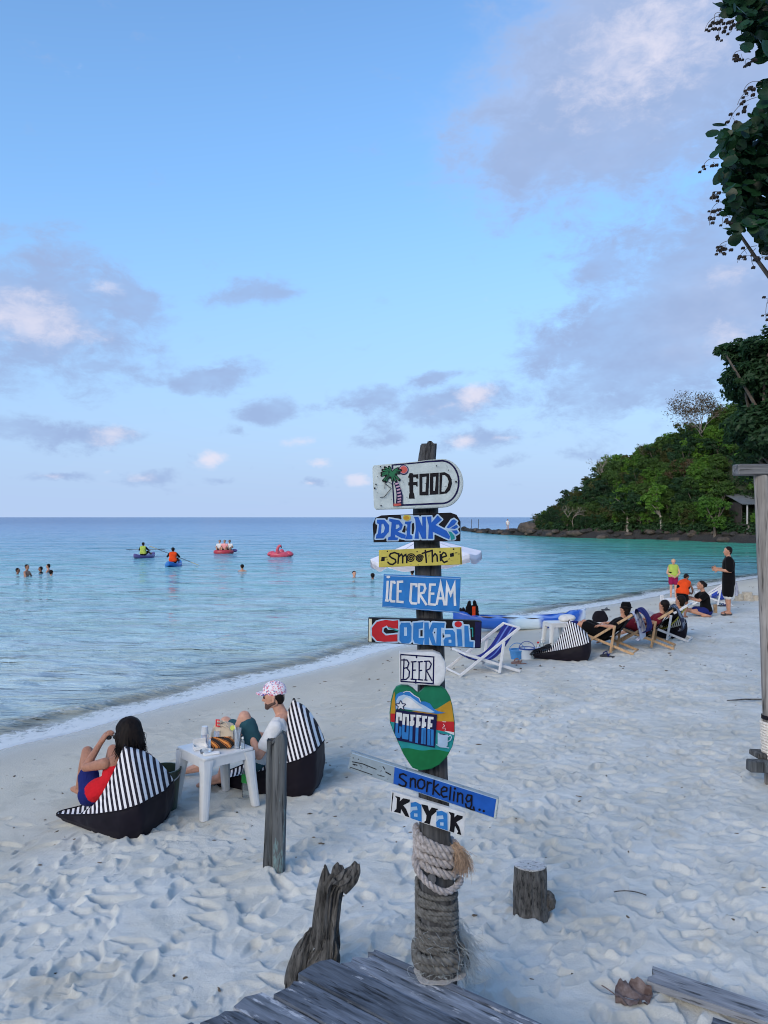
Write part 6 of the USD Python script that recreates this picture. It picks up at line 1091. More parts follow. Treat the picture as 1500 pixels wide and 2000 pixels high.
sandals('dark blue rubber sandals on the sand below the wooden deck chair', on_sand(1182, 1282), 'rubber', 'cloth_navy', .16, 10, 30); sandals('tan flip flops lying in front of the blue bucket', on_sand(1009, 1296), 'foam_tan', 'foam_tan', .16, 20, 25); sandals('black flip flops left at the edge of the wet sand', on_sand(1182, 1192), 'rubber', 'rubber', .22, -5, 8); sandals('dark sandals left behind the kneeling woman', on_sand(1411, 1184), 'rubber', 'cloth_navy', .18, 4, 10)

# ------------------------------------------------------------------ kayak on the beach, vest, parasol
def kayak_mesh(L, W, H, rocker=.12):
    xs = np.linspace(-1, 1, 41); k = 26; rows = []
    for x in xs:
        w = W / 2 * max(.02, (1 - abs(x) ** 2.6)) ** .75; up_ = rocker * abs(x) ** 3; a = np.arange(k) * 2 * PI / k
        yy = np.sign(np.cos(a)) * np.abs(np.cos(a)) ** .8 * w; top = .5 * H + .10 * H * abs(x) ** 2; zz = np.where(np.sin(a) > 0, np.sin(a) ** .7 * np.where(np.abs(np.cos(a)) < .8, .62, 1) * top, -np.abs(np.sin(a)) ** .7 * .5 * H * (1 - .5 * abs(x) ** 4))
        cock = (np.abs(x) < .78) & (np.sin(a) > .3); zz = np.where(cock, zz * (.40 + .28 * math.cos(x * 3 * PI) ** 2), zz)
        rows.append(np.c_[np.full(k, x * L / 2), yy, zz + .5 * H + up_])
    R = np.array(rows); i = np.arange(len(xs) * k).reshape(-1, k); j = np.roll(i, -1, 1)
    F = np.vstack([np.stack([i[:-1], j[:-1], j[1:]], -1).reshape(-1, 3), np.stack([i[:-1], j[1:], i[1:]], -1).reshape(-1, 3), [[i[0, 0], i[0, b + 1], i[0, b]] for b in range(1, k - 1)], [[i[-1, 0], i[-1, b], i[-1, b + 1]] for b in range(1, k - 1)]])
    return trimesh.Trimesh(R.reshape(-1, 3), F, process=False)
n = {'tc': ('texture_coordinate', {}), 's': ('separate_xyz', {}), 'n': ('noise_texture', {'scale': 2.2, 'detail': 4.0}), 'na': ('math', {'math_type': 'multiply_add', 'value2': .5}), 'mr': ('map_range', {'from_min': -1.45, 'from_max': 1.95, 'to_min': 0, 'to_max': 1, 'clamp': True}),
     'r': ('rgb_ramp', {'ramp': [(0, (.012, .07, .36)), (.38, (.014, .10, .42)), (.44, (.45, .58, .66)), (.62, (.55, .64, .70)), (.66, (.014, .07, .38)), (.93, (.016, .09, .42)), (.97, (.55, .62, .7))]}), 'p': ('principled_bsdf', {'roughness': .28})}
_mats['kayak_blend'] = usdkit.material(stage, '/World/Looks/kayak_blend', n, [('tc.object', 's.vector'), ('tc.object', 'n.vector'), ('n.fac', 'na.value1'), ('s.x', 'na.value3'), ('na.value', 'mr.value'), ('mr.result', 'r.fac'), ('r.color', 'p.base_color')], surface='p.BSDF')
KP = on_sand(1015, 1229)
t = thing('beached_kayak', 'blue and white sit on top kayak lying on the sand near the water', 'kayak', KP, 4)
part(t, 'hull', kayak_mesh(3.3, .82, .44), 'kayak_blend', True)
for x in (-.55, .45): part(t, 'seat_pad', box(.28, .36, .02, (x, 0, .22), bevel=.008), 'rubber', 30)
for x in (-1.45, 1.45): part(t, 'carry_loop', tube(smooth_path([(x, -.05, .40), (x, 0, .46), (x, .05, .40)], 8), .012, 6), 'rubber', True)
def paddle(label, a, b, blade, size=.2):
    a, b = V(*a), V(*b); t = thing('paddle', label, 'paddle', (a + b) / 2); c = (a + b) / 2; d = unit(b - a); side = unit(np.cross(d, V(.3, .2, 1)))
    part(t, 'shaft', tube([a - c, b - c], .016, 8), 'paddle_shaft', True)
    for e, s in ((a, -1), (b, 1)):
        q = e - c; m = blob((0, 0, 0), (size * 1.2, size * .5, .015), 3); R = np.eye(4); R[:3, :3] = np.stack([d, side, np.cross(d, side)], 1); m.apply_transform(R); m.apply_translation(q + d * s * size * .7); part(t, 'blade', m, blade, True)
paddle('tan bladed paddle resting along the beached kayak', KP + [-.75, -.1, .31], KP + [.55, -.18, .28], 'chair_wood', .16)
def life_vest(name, label, loc, m_, trim, rz=0, s=1.0):
    t = thing(name, label, 'life vest', loc, rz)
    part(t, 'vest', displace(solid([bone((V(-.14, 0, .08) * s, .07 * s), (V(.14, 0, .08) * s, .07 * s), (V(-.13, 0, .38) * s, .06 * s), (V(.13, 0, .38) * s, .06 * s), n=14), bone((V(-.13, 0, .36) * s, .06 * s), (V(-.08, 0, .52) * s, .04 * s), n=12), bone((V(.13, 0, .36) * s, .06 * s), (V(.08, 0, .52) * s, .04 * s), n=12)], .03, 3), lambda v: .012 * (meshkit.noise(v * 20, 3) - .5)), m_, True)
    for z in (.14, .28): part(t, 'strap', box(.36 * s, .135 * s, .03 * s, (0, 0, z * s), bevel=.01), trim, 30)
    part(t, 'chest_panel', box(.10 * s, .02, .22 * s, (0, -.068 * s, .3 * s), bevel=.006), 'cloth_orange' if m_ == 'cloth_black' else m_, 30)
life_vest('life_vest', 'black life vest with orange panel propped on the beached kayak', KP + [-1.18, -.05, .16], 'cloth_black', 'cloth_bag_black', 35)
life_vest('life_vest', 'plain black life vest heaped left of the orange panelled one', KP + [-1.42, -.02, -.02], 'cloth_bag_black', 'cloth_black', 60)
def parasol():
    p = on_sand(829, 1288); t = thing('beach_parasol', 'white cloth parasol behind the smoothie sign, its rim drooping', 'parasol', p); d = p[1]
    cx, zr, za, R = .0, 2.5 - 74 * d / 1500 - p[2], 2.5 - 38 * d / 1500 - p[2], 1.04
    part(t, 'pole', tube([(0, 0, -.2), (0.0, 0, za + .06)], .02, 12), 'pale_wood', True)
    tilt = trimesh.transformations.rotation_matrix(-.075, [0, 1, 0])
    for i in range(8):
        a0, a1 = i * PI / 4, (i + 1) * PI / 4; G = []
        for r in np.linspace(0, 1, 10):
            row = []
            for f in np.linspace(0, 1, 9):
                a = a0 + (a1 - a0) * f; sag = math.sin(PI * f); rr = R * r * (1 - .06 * sag * r)
                row.append((rr * math.cos(a), rr * math.sin(a), za + (zr - za) * r ** .92 - .05 * sag * r))
            G.append(row)
        for dz in (.07, .15):          # hanging valance
            G.append([(x * (1 + .02 * math.sin(13 * j + i)), y * (1 + .02 * math.sin(11 * j)), z - dz * (1 + .12 * math.sin(j * .8 + i))) for j, (x, y, z) in enumerate(G[9])])
        G = np.array(G); up = grid_faces(12, 9); v = G.reshape(-1, 3); v2 = v - [0, 0, .004]
        m = trimesh.Trimesh(np.vstack([v, v2]), np.vstack([up, up[:, ::-1] + len(v)]), process=False); m.apply_translation((0, 0, -za)); m.apply_transform(tilt); m.apply_translation((0, 0, za)); part(t, 'canopy_panel', m, 'parasol_cloth', 40)
        rib = tube([(0, 0, -.012), (R * .99 * math.cos(a0), R * .99 * math.sin(a0), zr - za - .012)], .007, 6); rib.apply_transform(tilt); rib.apply_translation((0, 0, za)); part(t, 'rib', rib, 'metal_grey', True)
parasol()

# ------------------------------------------------------------------ people farther along the beach
def standing(label, px, py_foot, py_head, skin_m, face, k, pose=None, clothes=None, hair='hair_dark', bulk=1.0, **kw):
    p = on_sand(px, py_foot); f = unit(V(*face, 0)); r = np.cross(f, (0, 0, 1.0))
    L = lambda a, b, c: f * a * k + r * b * k + V(0, 0, c * k)
    J = dict(pelvis=L(0, 0, .93), neck=L(0, 0, 1.46), head=L(.02, 0, 1.62), shL=L(0, -.18, 1.40), shR=L(0, .18, 1.40), hipL=L(0, -.09, .90), hipR=L(0, .09, .90), elL=L(.04, -.24, 1.12), wrL=L(.22, -.22, 1.02), elR=L(.04, .24, 1.12), wrR=L(.22, .2, 1.02),
             knL=L(.02, -.10, .48), knR=L(.02, .10, .48), anL=L(0, -.10, .07), anR=L(0, .10, .07), toeL=L(.16, -.12, .02), toeR=L(.16, .12, .02), palmL=tuple(r), palmR=tuple(-r))
    if pose:
        for a, q in pose.items(): J[a] = L(*q)
    C = clothes(J, k) if clothes else []
    return figure(label, p, J, skin_m, k, bulk, C, hair, face=kw.pop('look', (f[0], f[1], 0)), **kw)
standing('tall person in long black tee shirt and black shorts standing at the far right', 1423, 1200, 1072, 'skin_warm', (-1, .35), 1.0, dict(elL=(-.02, -.24, 1.13), wrL=(.26, -.20, 1.15), elR=(.05, .24, 1.13), wrR=(.28, .14, 1.17)),
         lambda J, k: [('tee_shirt', 'cloth_black', shirt_bones(J, k, 14, 1.22, .03, .75, -.16)), ('shorts', 'cloth_black', shorts_bones(J, k, 14, 1.2, .035, .88, .1)), ('shorts_lining', 'cloth_white', shorts_bones(J, k, 12, 1.18, .03, .97, 0.0))], bulk=1.15, show_eyes=True)
sandals('dark sandals worn by the tall person in black', on_sand(1421, 1201) + [-.02, -.02, .005], 'rubber', 'rubber', .2, 160, 5)
standing('fair haired child in yellow green life vest looking down near the water', 1315, 1167, 1092, 'skin_fair', (-.25, -1), .76, dict(head=(.05, 0, 1.62), elL=(.05, -.27, 1.12), wrL=(.20, -.12, .98), elR=(.05, .27, 1.12), wrR=(.20, .10, 1.0)),
         lambda J, k: [('life_vest', 'cloth_lime', shirt_bones(J, k, 14, 1.05, .035, 0, .22)), ('vest_strap', 'cloth_black', [bone((J['pelvis'] * .62 + J['neck'] * .38 + V(-.06, 0, 0), .125 * k), (J['pelvis'] * .62 + J['neck'] * .38 + V(.06, 0, 0), .125 * k), (J['pelvis'] * .58 + J['neck'] * .42, .13 * k), n=14)]), ('shorts', 'cloth_maroon', shorts_bones(J, k, 14, 1, .02, .55))], hair='hair_fair', look=(-.3, -.9, -.35), show_eyes=True)
standing('child in orange life vest bending towards the kneeling woman, back turned', 1334, 1206, 1128, 'skin_brown', (.75, .6), .68, dict(pelvis=(-.06, 0, .88), neck=(.10, 0, 1.36), head=(.22, 0, 1.47), shL=(.12, -.19, 1.27), shR=(.10, .19, 1.27), hipL=(-.06, -.09, .86), hipR=(-.06, .09, .86), elL=(.26, -.18, 1.02), wrL=(.46, -.06, .90), elR=(.28, .22, 1.04), wrR=(.50, .1, .92), knR=(.10, .10, .46), knL=(-.02, -.10, .46), anR=(-.06, .10, .07), toeR=(.10, .12, .02), anL=(-.10, -.12, .07)),
         lambda J, k: [('life_vest', 'cloth_orange', shirt_bones(J, k, 14, 1.06, .04, 0, .20)), ('vest_strap', 'cloth_black', [bone((J['pelvis'] * .52 + J['neck'] * .48 + V(-.06, .04, 0), .132 * k), (J['pelvis'] * .52 + J['neck'] * .48 + V(.06, -.04, 0), .132 * k), n=14)]), ('shorts', 'cloth_black', shorts_bones(J, k, 14, 1, .02, .4))], look=(.8, .4, -.4))
def kneeler():
    p = on_sand(1378, 1203); k = .98; L = lambda x, y, z: V(x, y, z) * k
    J = dict(pelvis=L(.03, 0, .14), neck=L(-.06, .0, .62), head=L(-.12, 0, .79), shL=L(-.08, -.17, .55), shR=L(-.05, .17, .55), hipL=L(.02, -.10, .13), hipR=L(.02, .10, .13), elL=L(-.26, -.22, .42), wrL=L(-.43, -.10, .46), elR=L(-.22, .2, .42), wrR=L(-.42, .10, .5),
             knL=L(-.40, -.16, .14), anL=L(-.14, -.24, .06), toeL=L(.02, -.28, .03), knR=L(-.36, .26, .12), anR=L(-.10, .30, .06), toeR=L(.06, .32, .03), palmL=(0, .7, -.3), palmR=(0, -.7, -.3))
    t, at_ = figure('woman in black tee shirt sitting on the sand reaching towards the child', p, J, 'skin_warm', k, 1.0, [('tee_shirt', 'cloth_black', shirt_bones(J, k, 14, 1, .02, .5, .02)), ('shorts', 'cloth_navy', shorts_bones(J, k, 14, 1, .02, .55))], face=(-1, .1, .05), show_eyes=True)
    part(t, 'hair_bun', displace(blob(at_(-.10, .02, 0), (.06, .05, .06), 2), lambda v: .02 * (meshkit.noise(v * 40, 2) - .5)), 'hair_dark', True)
kneeler()
def lounger(label, C, rz, skin_m, shirt, short, dz=0.0, hair='hair_dark'):
    a = math.radians(rz); f = V(math.cos(a), math.sin(a), 0); r = np.cross(f, (0, 0, 1.0)); L = lambda x, y, z: f * x + r * y + V(0, 0, z)
    J = dict(pelvis=L(.06, 0, .34), neck=L(-.28, 0, .62), head=L(-.32, 0, .79), shL=L(-.25, -.18, .57), shR=L(-.25, .18, .57), hipL=L(.06, -.09, .34), hipR=L(.06, .09, .34), slouch=V(0, 0, -.03), elL=L(-.18, -.28, .50), wrL=L(.05, -.2, .50), elR=L(-.18, .28, .5), wrR=L(.05, .2, .5),
             knL=L(.46, -.12, .50), knR=L(.46, .12, .50), anL=L(.75, -.12, .12), anR=L(.75, .12, .12), toeL=L(.9, -.14, .03), toeR=L(.9, .14, .03), palmL=(0, 0, -1), palmR=(0, 0, -1))
    return figure(label, C, J, skin_m, .96, 1, [('tee_shirt', shirt, shirt_bones(J, .96, 14, 1, .02, .5)), ('shorts', short, shorts_bones(J, .96, 14, 1, .02, .75))], hair, face=(-.55, .8, .15), hair_back=.02)
lounger('sunbather in black clothes with bare shins in the first wooden deck chair', CA, 152, 'skin_warm', 'cloth_black', 'cloth_black'); lounger('sunbather in dark red lying in the second wooden deck chair', CB, 156, 'skin_warm', 'cloth_dark_red', 'cloth_dark_red'); lounger('dark haired sunbather in the yellow deck chair', CC, 150, 'skin_warm', 'cloth_black', 'cloth_grey')
# little things round them
t = thing('toy_aeroplane', 'white toy float lying on the sand beside the child in yellow vest', 'toy', on_sand(1312, 1182), 20)
part(t, 'float_body', blob((0, 0, .12), (.42, .12, .11), 3), 'white_paint', True); part(t, 'float_wing', box(.16, .8, .05, (.05, 0, .14), bevel=.02), 'white_paint', 30); part(t, 'tail_fin', box(.12, .03, .16, (-.36, 0, .24), bevel=.01), 'white_paint', 30)
t = single('shopping_bag', displace(blob((0, 0, .16), (.22, .18, .18), 3), lambda v: .06 * (meshkit.fbm(v * 7, 3, 3) - .5)), 'cloth_blue', 'blue and pale bag on the sand behind the standing person in black', 'bag', loc=on_sand(1404, 1172))
single('cut_bamboo', lathe([(0, 0), (.05, 0), (.05, .22), (.042, .22), (.04, .02), (0, .02)], 16), 'chair_wood', 'short cut bamboo stub upright beside the kneeling woman', 'stub', loc=on_sand(1397, 1197))
t = thing('sand_castle', 'small crumbling sand castle mound right of the tall person in black', 'sand castle', on_sand(1456, 1173))
for x, r, h in ((-.18, .16, .2), (.05, .2, .26), (.3, .17, .16), (.55, .12, .1)): part(t, 'tower', displace(lathe([(0, h), (r * .7, h), (r, 0), (r * 1.15, -.03), (0, -.03)], 20, (x, 0, 0)).subdivide(), lambda v: .05 * (meshkit.fbm(v * 9, 3, 3) - .5)), 'damp_sand', 40)

# ------------------------------------------------------------------ foliage
def leaf_material(name, a, b, c=None, trans=.35, rough=.55):
    n = {'g': ('geometry', {}), 'o': ('object_info', {}), 'ad': ('math', {'math_type': 'multiply_add', 'value2': .35}), 'm': ('math', {'math_type': 'multiply', 'value2': .74}), 'r': ('rgb_ramp', {'ramp': [(0, a), (.6, b), (1, c or b)]}),
         'p': ('principled_bsdf', {'roughness': rough, 'specular_ior_level': .3}), 't': ('translucent_bsdf', {}), 'x': ('mix_closure', {'fac': trans})}
    l = [('o.random', 'ad.value1'), ('g.random_per_island', 'ad.value3'), ('ad.value', 'm.value1'), ('m.value', 'r.fac'), ('r.color', 'p.base_color'), ('r.color', 't.color'), ('p.BSDF', 'x.closure1'), ('t.BSDF', 'x.closure2')]
    _mats[name] = usdkit.material(stage, '/World/Looks/' + name, n, l, surface='x.closure')
leaf_material('leaf_mid', (.030, .068, .014), (.076, .145, .024), (.145, .20, .034))
leaf_material('leaf_dark', (.014, .040, .016), (.032, .085, .022), (.055, .11, .027))
leaf_material('leaf_bright', (.055, .135, .018), (.125, .26, .028), (.22, .32, .04))
leaf_material('leaf_olive', (.05, .06, .018), (.09, .10, .028), (.14, .11, .035))
leaf_material('leaf_russet', (.06, .04, .018), (.11, .075, .035), (.14, .10, .05))
leaf_material('leaf_near', (.005, .022, .008), (.012, .05, .014), (.028, .10, .020), .22, .4)
mat('bark', (0.10, 0.085, 0.07), .9, noise=.4, nscale=6, bump=.01, bscale=20, stretch=(1, 1, .3))
mat('bark_pale', (0.26, 0.23, 0.20), .9, noise=.3, nscale=6)
def leaf_cards(P_, N_, size, g, aspect=.55):
    """Folded leaf clumps (two triangles each way of the midrib) at points P_, roughly facing N_."""
    n = len(P_); t = g.normal(0, 1, (n, 3)); N_ = N_ + g.normal(0, .55, (n, 3)); N_ /= np.linalg.norm(N_, axis=1, keepdims=True)
    t -= N_ * (t * N_).sum(1, keepdims=True); t /= np.linalg.norm(t, axis=1, keepdims=True); b = np.cross(N_, t)
    s = (size * g.uniform(.6, 1.35, n))[:, None]; w = s * aspect
    V_ = np.stack([P_ - t * s * .5, P_ + b * w * .5 + N_ * s * .10 - t * s * .05, P_ + t * s * .55 - N_ * s * .10, P_ - b * w * .5 + N_ * s * .10 - t * s * .05], 1).reshape(-1, 3)
    i = np.arange(n)[:, None] * 4; F = np.vstack([i + [0, 1, 2], i + [0, 2, 3]]); return trimesh.Trimesh(V_, F, process=False)
def crown(clumps, per, size, seed, aspect=.55, shell=.55, tufts=11):
    """Leaves in ragged tufts that cover uneven lumps: (centre, radii). Gaps between the tufts let the dark inside show."""
    g = np.random.default_rng(seed); PP, NN = [], []
    for c, r in clumps:
        r = np.broadcast_to(np.asarray(r, float), (3,)); n = int(per * (r.prod() ** (2 / 3)))
        d = g.normal(0, 1, (tufts, 3)); d[:, 2] += .35; d /= np.linalg.norm(d, axis=1, keepdims=True); q = g.uniform(.45, 1.12, (tufts, 1))
        T = np.asarray(c) + d * r * q; tr = g.uniform(.22, .52, tufts); k = g.choice(tufts, n, p=tr ** 2 / (tr ** 2).sum())
        e = g.normal(0, 1, (n, 3)); e /= np.linalg.norm(e, axis=1, keepdims=True); w = (shell + (1 - shell) * g.random(n) ** .5)[:, None] * g.uniform(.75, 1.2, (n, 1))
        PP.append(T[k] + e * w * tr[k][:, None] * r * [1, 1, .75]); NN.append(e * .6 + d[k] * .5 + [0, 0, .6])
    return leaf_cards(np.vstack(PP), np.vstack(NN), size, g, aspect)
def lumps(R, H0, H1, n, seed, flat=.75):
    g = np.random.default_rng(seed); out = []
    for i in range(n):
        a, q = g.uniform(0, 2 * PI), R * g.random() ** .6 * .75; z = g.uniform(H0, H1); k = R * g.uniform(.34, .58) * (1 - .25 * (z - H0) / (H1 - H0)); out.append((V(q * math.cos(a), q * math.sin(a), z), V(k, k, k * flat)))
    return out
def limbs(ends, base, r, g, seg=6):
    out = []
    for e in ends:
        m = (base + e) / 2 + g.normal(0, .12, 3) * np.linalg.norm(e - base) * .5; out.append(tube(smooth_path([base, m, e], 8), np.linspace(r, r * .25, 8), seg))
    return out
def make_tree(label, leafmat, R, H, seed, n=9, per=210, size=.42, trunk_r=.16, group=None, loc=(0, 0, -500), trunkmat='bark', H0=.42):
    g = np.random.default_rng(seed); t = thing('hillside_tree', label, 'tree', loc, 0, group); L = lumps(R, H * H0, H * .88, n, seed)
    fork = V(g.normal(0, .1), g.normal(0, .1), H * .34)
    part(t, 'trunk', [tube(smooth_path([(0, 0, -.6), (g.normal(0, .08), g.normal(0, .08), H * .18), fork], 8), np.linspace(trunk_r * 1.3, trunk_r * .8, 8), 8)] + limbs([c for c, _ in L], fork, trunk_r * .6, g), trunkmat, True)
    part(t, 'crown', crown(L, per, size, seed), leafmat, False)
    return t
def bare_tree(name, label, loc, H, seed, leafmat='leaf_russet', leaves=500, spread=.62, size=.16, group=None, barkmat='bark_pale', depth=6, r0=.13):
    g = np.random.default_rng(seed); t = thing(name, label, 'tree', loc, g.uniform(0, 360), group); segs, tips = [], []
    def grow(p, d, L, r, k):
        q = p + d * L; m = (p + q) / 2 + g.normal(0, .06 * L, 3); segs.append(tube(smooth_path([p, m, q], 5), np.linspace(r, r * .68, 5), 5 if k < 3 else 3, cap=False))
        if k >= depth: tips.append(q); return
        if k >= depth - 2: tips.append(q)
        for i in range(2 if k == 0 or g.random() < .45 else 3):
            nd = unit(d + g.normal(0, spread, 3) * [1, 1, .7] + [0, 0, .12]); grow(q, nd, L * g.uniform(.62, .85), r * .62, k + 1)
    grow(V(0, 0, -.3), V(g.normal(0, .08), g.normal(0, .08), 1), H * .30, r0, 0)
    part(t, 'branches', segs, barkmat, False)
    T = np.array(tips); k = g.integers(0, len(T), leaves); part(t, 'foliage', leaf_cards(T[k] + g.normal(0, .16 * H / 5, (leaves, 3)), np.tile([0, 0, 1.0], (leaves, 1)), size, g), leafmat, False)
    return t

# ------------------------------------------------------------------ the headland
_hpx = [(903, 1036.5), (930, 1040), (962, 1043), (1000, 1045), (1040, 1047), (1095, 1049.5), (1150, 1051), (1200, 1052), (1250, 1053), (1300, 1054.5), (1340, 1056), (1390, 1058), (1430, 1059.5), (1480, 1061)]
HS = np.array([on_sea(*q)[:2] for q in _hpx] + [(60, 80), (80, 74), (130, 66)])
HT = np.array([.4, .5, .6, .8, 1.1, 2.8, 4.9, 7.2, 8.8, 9.4, 10.2, 11.2, 12.2, 13, 15, 16, 16])       # ridge height above the sea, 17 m inland
HU = np.r_[0, np.cumsum(np.linalg.norm(np.diff(HS, axis=0), axis=1))]
_hx, _hy, _ht = (PchipInterpolator(HU, c) for c in (HS[:, 0], HS[:, 1], HT))
def inland(u):
    k = np.interp(u, [0, HU[4], HU[8], HU[-1]], [0, .12, .3, .35]); return np.stack([np.sin(k), np.cos(k)], -1)
def headland(u, v):
    u, v = np.asarray(u, float), np.asarray(v, float); d = inland(u); w = np.interp(u, [0, HU[3], HU[5], HU[-1]], [.35, .6, 1, 1])
    x, y = _hx(u) + d[..., 0] * v * w, _hy(u) + d[..., 1] * v * w; R = _ht(u)
    sh = np.interp(v, [-4, -1, 0, .8, 2.5, 4], [-1.6, -.6, .05, .55, .9, 1.0]) ; up_ = np.interp(v, [3.5, 10, 17, 26, 60], [0, .55, 1, 1.15, 1.3])
    z = SEA + sh * np.minimum(1.25, .5 + R * .5) + np.maximum(R - 1.0, 0) * up_ * (R > 1) - np.where(R < 1.4, np.clip(v - 6, 0, 30) * .25, 0)
    return x, y, z
def hu(px): return float(np.interp(px, [q[0] for q in _hpx], HU[:len(_hpx)]))
def make_headland():
    u = np.linspace(0, HU[-1], 420); v = np.r_[np.linspace(-4, 5, 34), np.linspace(5.6, 60, 40)]
    Ug, Vg = np.meshgrid(u, v, indexing='ij'); X, Y, Z = headland(Ug, Vg)
    near = np.exp(-((Vg - 1.2) / 2.2) ** 2); p = np.stack([X, Y, Z], -1)
    rough = meshkit.fbm(p * 1.1, 4, 3) - .5; ledge = meshkit.noise(p * [.5, .5, 2.4], 5) - .5
    Z = Z + near * (rough * 1.1 + ledge * .5) + (1 - near) * (meshkit.fbm(p * .25, 3, 8) - .5) * .8; X = X + near * rough * .5
    m = (np.stack([X.ravel(), Y.ravel(), Z.ravel()], 1), grid_faces(*X.shape)[:, ::-1])
    n = {'g': ('geometry', {}), 's': ('separate_xyz', {}), 'n': ('noise_texture', {'scale': .9, 'detail': 6.0, 'roughness': .7}), 'h': ('math', {'math_type': 'multiply_add', 'value2': 1.3}), 'mr': ('map_range', {'from_min': -.3, 'from_max': 3.4, 'clamp': True}),
         'r': ('rgb_ramp', {'ramp': [(0, (.010, .010, .011)), (.36, (.018, .017, .016)), (.46, (.055, .043, .034)), (.58, (.09, .07, .052)), (.66, (.022, .03, .012)), (1, (.018, .028, .010))]}), 'b': ('noise_texture', {'scale': 3.0, 'detail': 6.0}), 'bp': ('bump', {'strength': 1.0, 'distance': .25}), 'p': ('principled_bsdf', {'roughness': .85})}
    _mats['headland_rock'] = usdkit.material(stage, '/World/Looks/headland_rock', n, [('g.position', 'n.vector'), ('g.position', 's.vector'), ('n.fac', 'h.value1'), ('s.z', 'h.value3'), ('h.value', 'mr.value'), ('mr.result', 'r.fac'), ('r.color', 'p.base_color'), ('g.position', 'b.vector'), ('b.fac', 'bp.height'), ('bp.normal', 'p.normal')], surface='p.BSDF')
    part(None, 'headland', m, 'headland_rock', True); tag(stage.GetPrimAtPath('/World/headland'), kind='structure')
make_headland()
mat('rock_dark', (.012, .012, .012), .8, color2=(.03, .027, .025), nscale=2, bump=.1, bscale=4); mat('rock_brown', (.085, .068, .054), .85, color2=(.035, .03, .025), nscale=2, bump=.08, bscale=4); mat('rock_pale', (.26, .23, .20), .85, noise=.2, nscale=2)
g_ = np.random.default_rng(8)
def rock(seed, m_, label, group, loc, s):
    m = displace(trimesh.creation.icosphere(3), lambda v: .55 * (meshkit.fbm(v * 1.3 + seed * 7, 3, seed) - .5)); m.apply_scale((1.3, .9, .62)); m.apply_scale(s)
    t = thing('boulder', label, 'boulder', loc, g_.uniform(0, 360), group); part(t, 'stone', m, m_, 25); return t
protos = []
for i in range(46):
    px = 905 + (1440 - 905) * ((i + g_.random()) / 46); u = hu(px); x, y, z = headland(u, g_.uniform(-.6, 2.0)); s = g_.uniform(.35, .95) * (1.0 if px > 1030 else .9)
    if i < 4: protos.append(rock(i, 'rock_dark' if i < 2 else 'rock_brown', ('dark wet boulder', 'dark wet boulder', 'brown weathered boulder', 'brown weathered boulder')[i] + ' among the rocks along the headland shore', ('dark boulders along the headland shore', 'brown boulders along the headland shore')[i // 2], (x, y, z + .1), s))
    else: copy_of(protos[i % 4], (x, y, z + .1), g_.uniform(0, 360), g_.uniform(.7, 1.3))
x, y, z = headland(hu(1267), 2.0); rock(77, 'rock_pale', 'one pale boulder among the dark shore rocks below the green trees', None, (x, y, z + .05), .6)
x, y, z = headland(hu(1036), 2.4); rock(78, 'rock_brown', 'long pale brown rock slab at the seaward foot of the wooded headland', None, (x, y, z + .3), 1.5)

# prototypes are the first of their kind in place; the others are copies
kinds = [('leaf_mid', 2.3, 5.2, 'mid green broad tree', 'broad trees'), ('leaf_dark', 2.0, 4.8, 'dark green rounded tree', 'dark trees'), ('leaf_bright', 2.0, 4.6, 'bright green leafy tree', 'bright trees'), ('leaf_olive', 1.9, 4.6, 'olive brown dry tree', 'dry trees'), ('leaf_mid', 1.8, 5.8, 'tall mid green tree', 'tall trees')]
firsts = {}
spots = []
g = np.random.default_rng(21)
for px in np.arange(1050, 1560, 9):
    for v in (3.0, 6.5, 10.5, 15, 19.5):
        spots.append((px + g.uniform(-5, 5), v + g.uniform(-1.5, 1.5)))
for px, v in spots:
    u = hu(min(px, 1478)) + max(0, px - 1478) * .08; x, y, z = headland(u, v)
    if 1424 < px < 1482 and v < 12: continue
    w = g.random(); f = (px - 1050) / 450
    k = (1 if w < .55 else 0 if w < .8 else 3) if px < 1200 else (0 if w < .34 else 1 if w < .48 else 2 if w < .80 else 4 if w < .92 else 3)
    s = g.uniform(.72, 1.12) * (np.interp(px, [1050, 1085, 1130, 1200], [.30, .45, .66, .92]))
    if v < 4.5: s *= .8
    band = 'at the foot' if v < 5 else 'low on the slope' if v < 9 else 'halfway up the slope' if v < 13 else 'high on the slope' if v < 17.5 else 'along the crest'
    side = 'at the seaward end' if px < 1150 else 'in the left half' if px < 1250 else 'in the middle' if px < 1350 else 'in the right half' if px < 1440 else 'behind the cabin side'
    lab = f"{kinds[k][3]} {band} {side} of the wooded headland"; grp = f"{kinds[k][4]} {band} {side}"
    if k not in firsts: firsts[k] = make_tree(lab, kinds[k][0], kinds[k][1], kinds[k][2], 31 + k, n=11, per=330, size=.34, group=grp, loc=(x, y, z)); UsdGeom.Xformable(firsts[k]).AddScaleOp().Set((s, s, s))
    else: copy_of(firsts[k], (x, y, z - .2), g.uniform(0, 360), (s, s, s * g.uniform(.85, 1.15)), lab, grp)
# bushes and creepers that close the wood down to the rocks and between the stems
def undergrowth():
    gg = np.random.default_rng(77); u = gg.uniform(hu(1044), HU[-3], 2600); v = 1.9 + 19 * gg.random(2600) ** 1.7; x, y, z = headland(u, v); R = _ht(u)
    r = gg.uniform(.35, .95, 2600) * np.clip(.35 + R / 9, .35, 1.15); L = [(V(a, b, c + q * .45), V(q, q, q * .9)) for a, b, c, q in zip(x, y, z, r)]
    p = part(None, 'undergrowth', crown(L, 46, .36, 78, .6, .5, 5), 'leaf_dark', False); tag(p, 'dark undergrowth of bushes filling the wood on the headland', 'bushes', kind='stuff')
undergrowth()
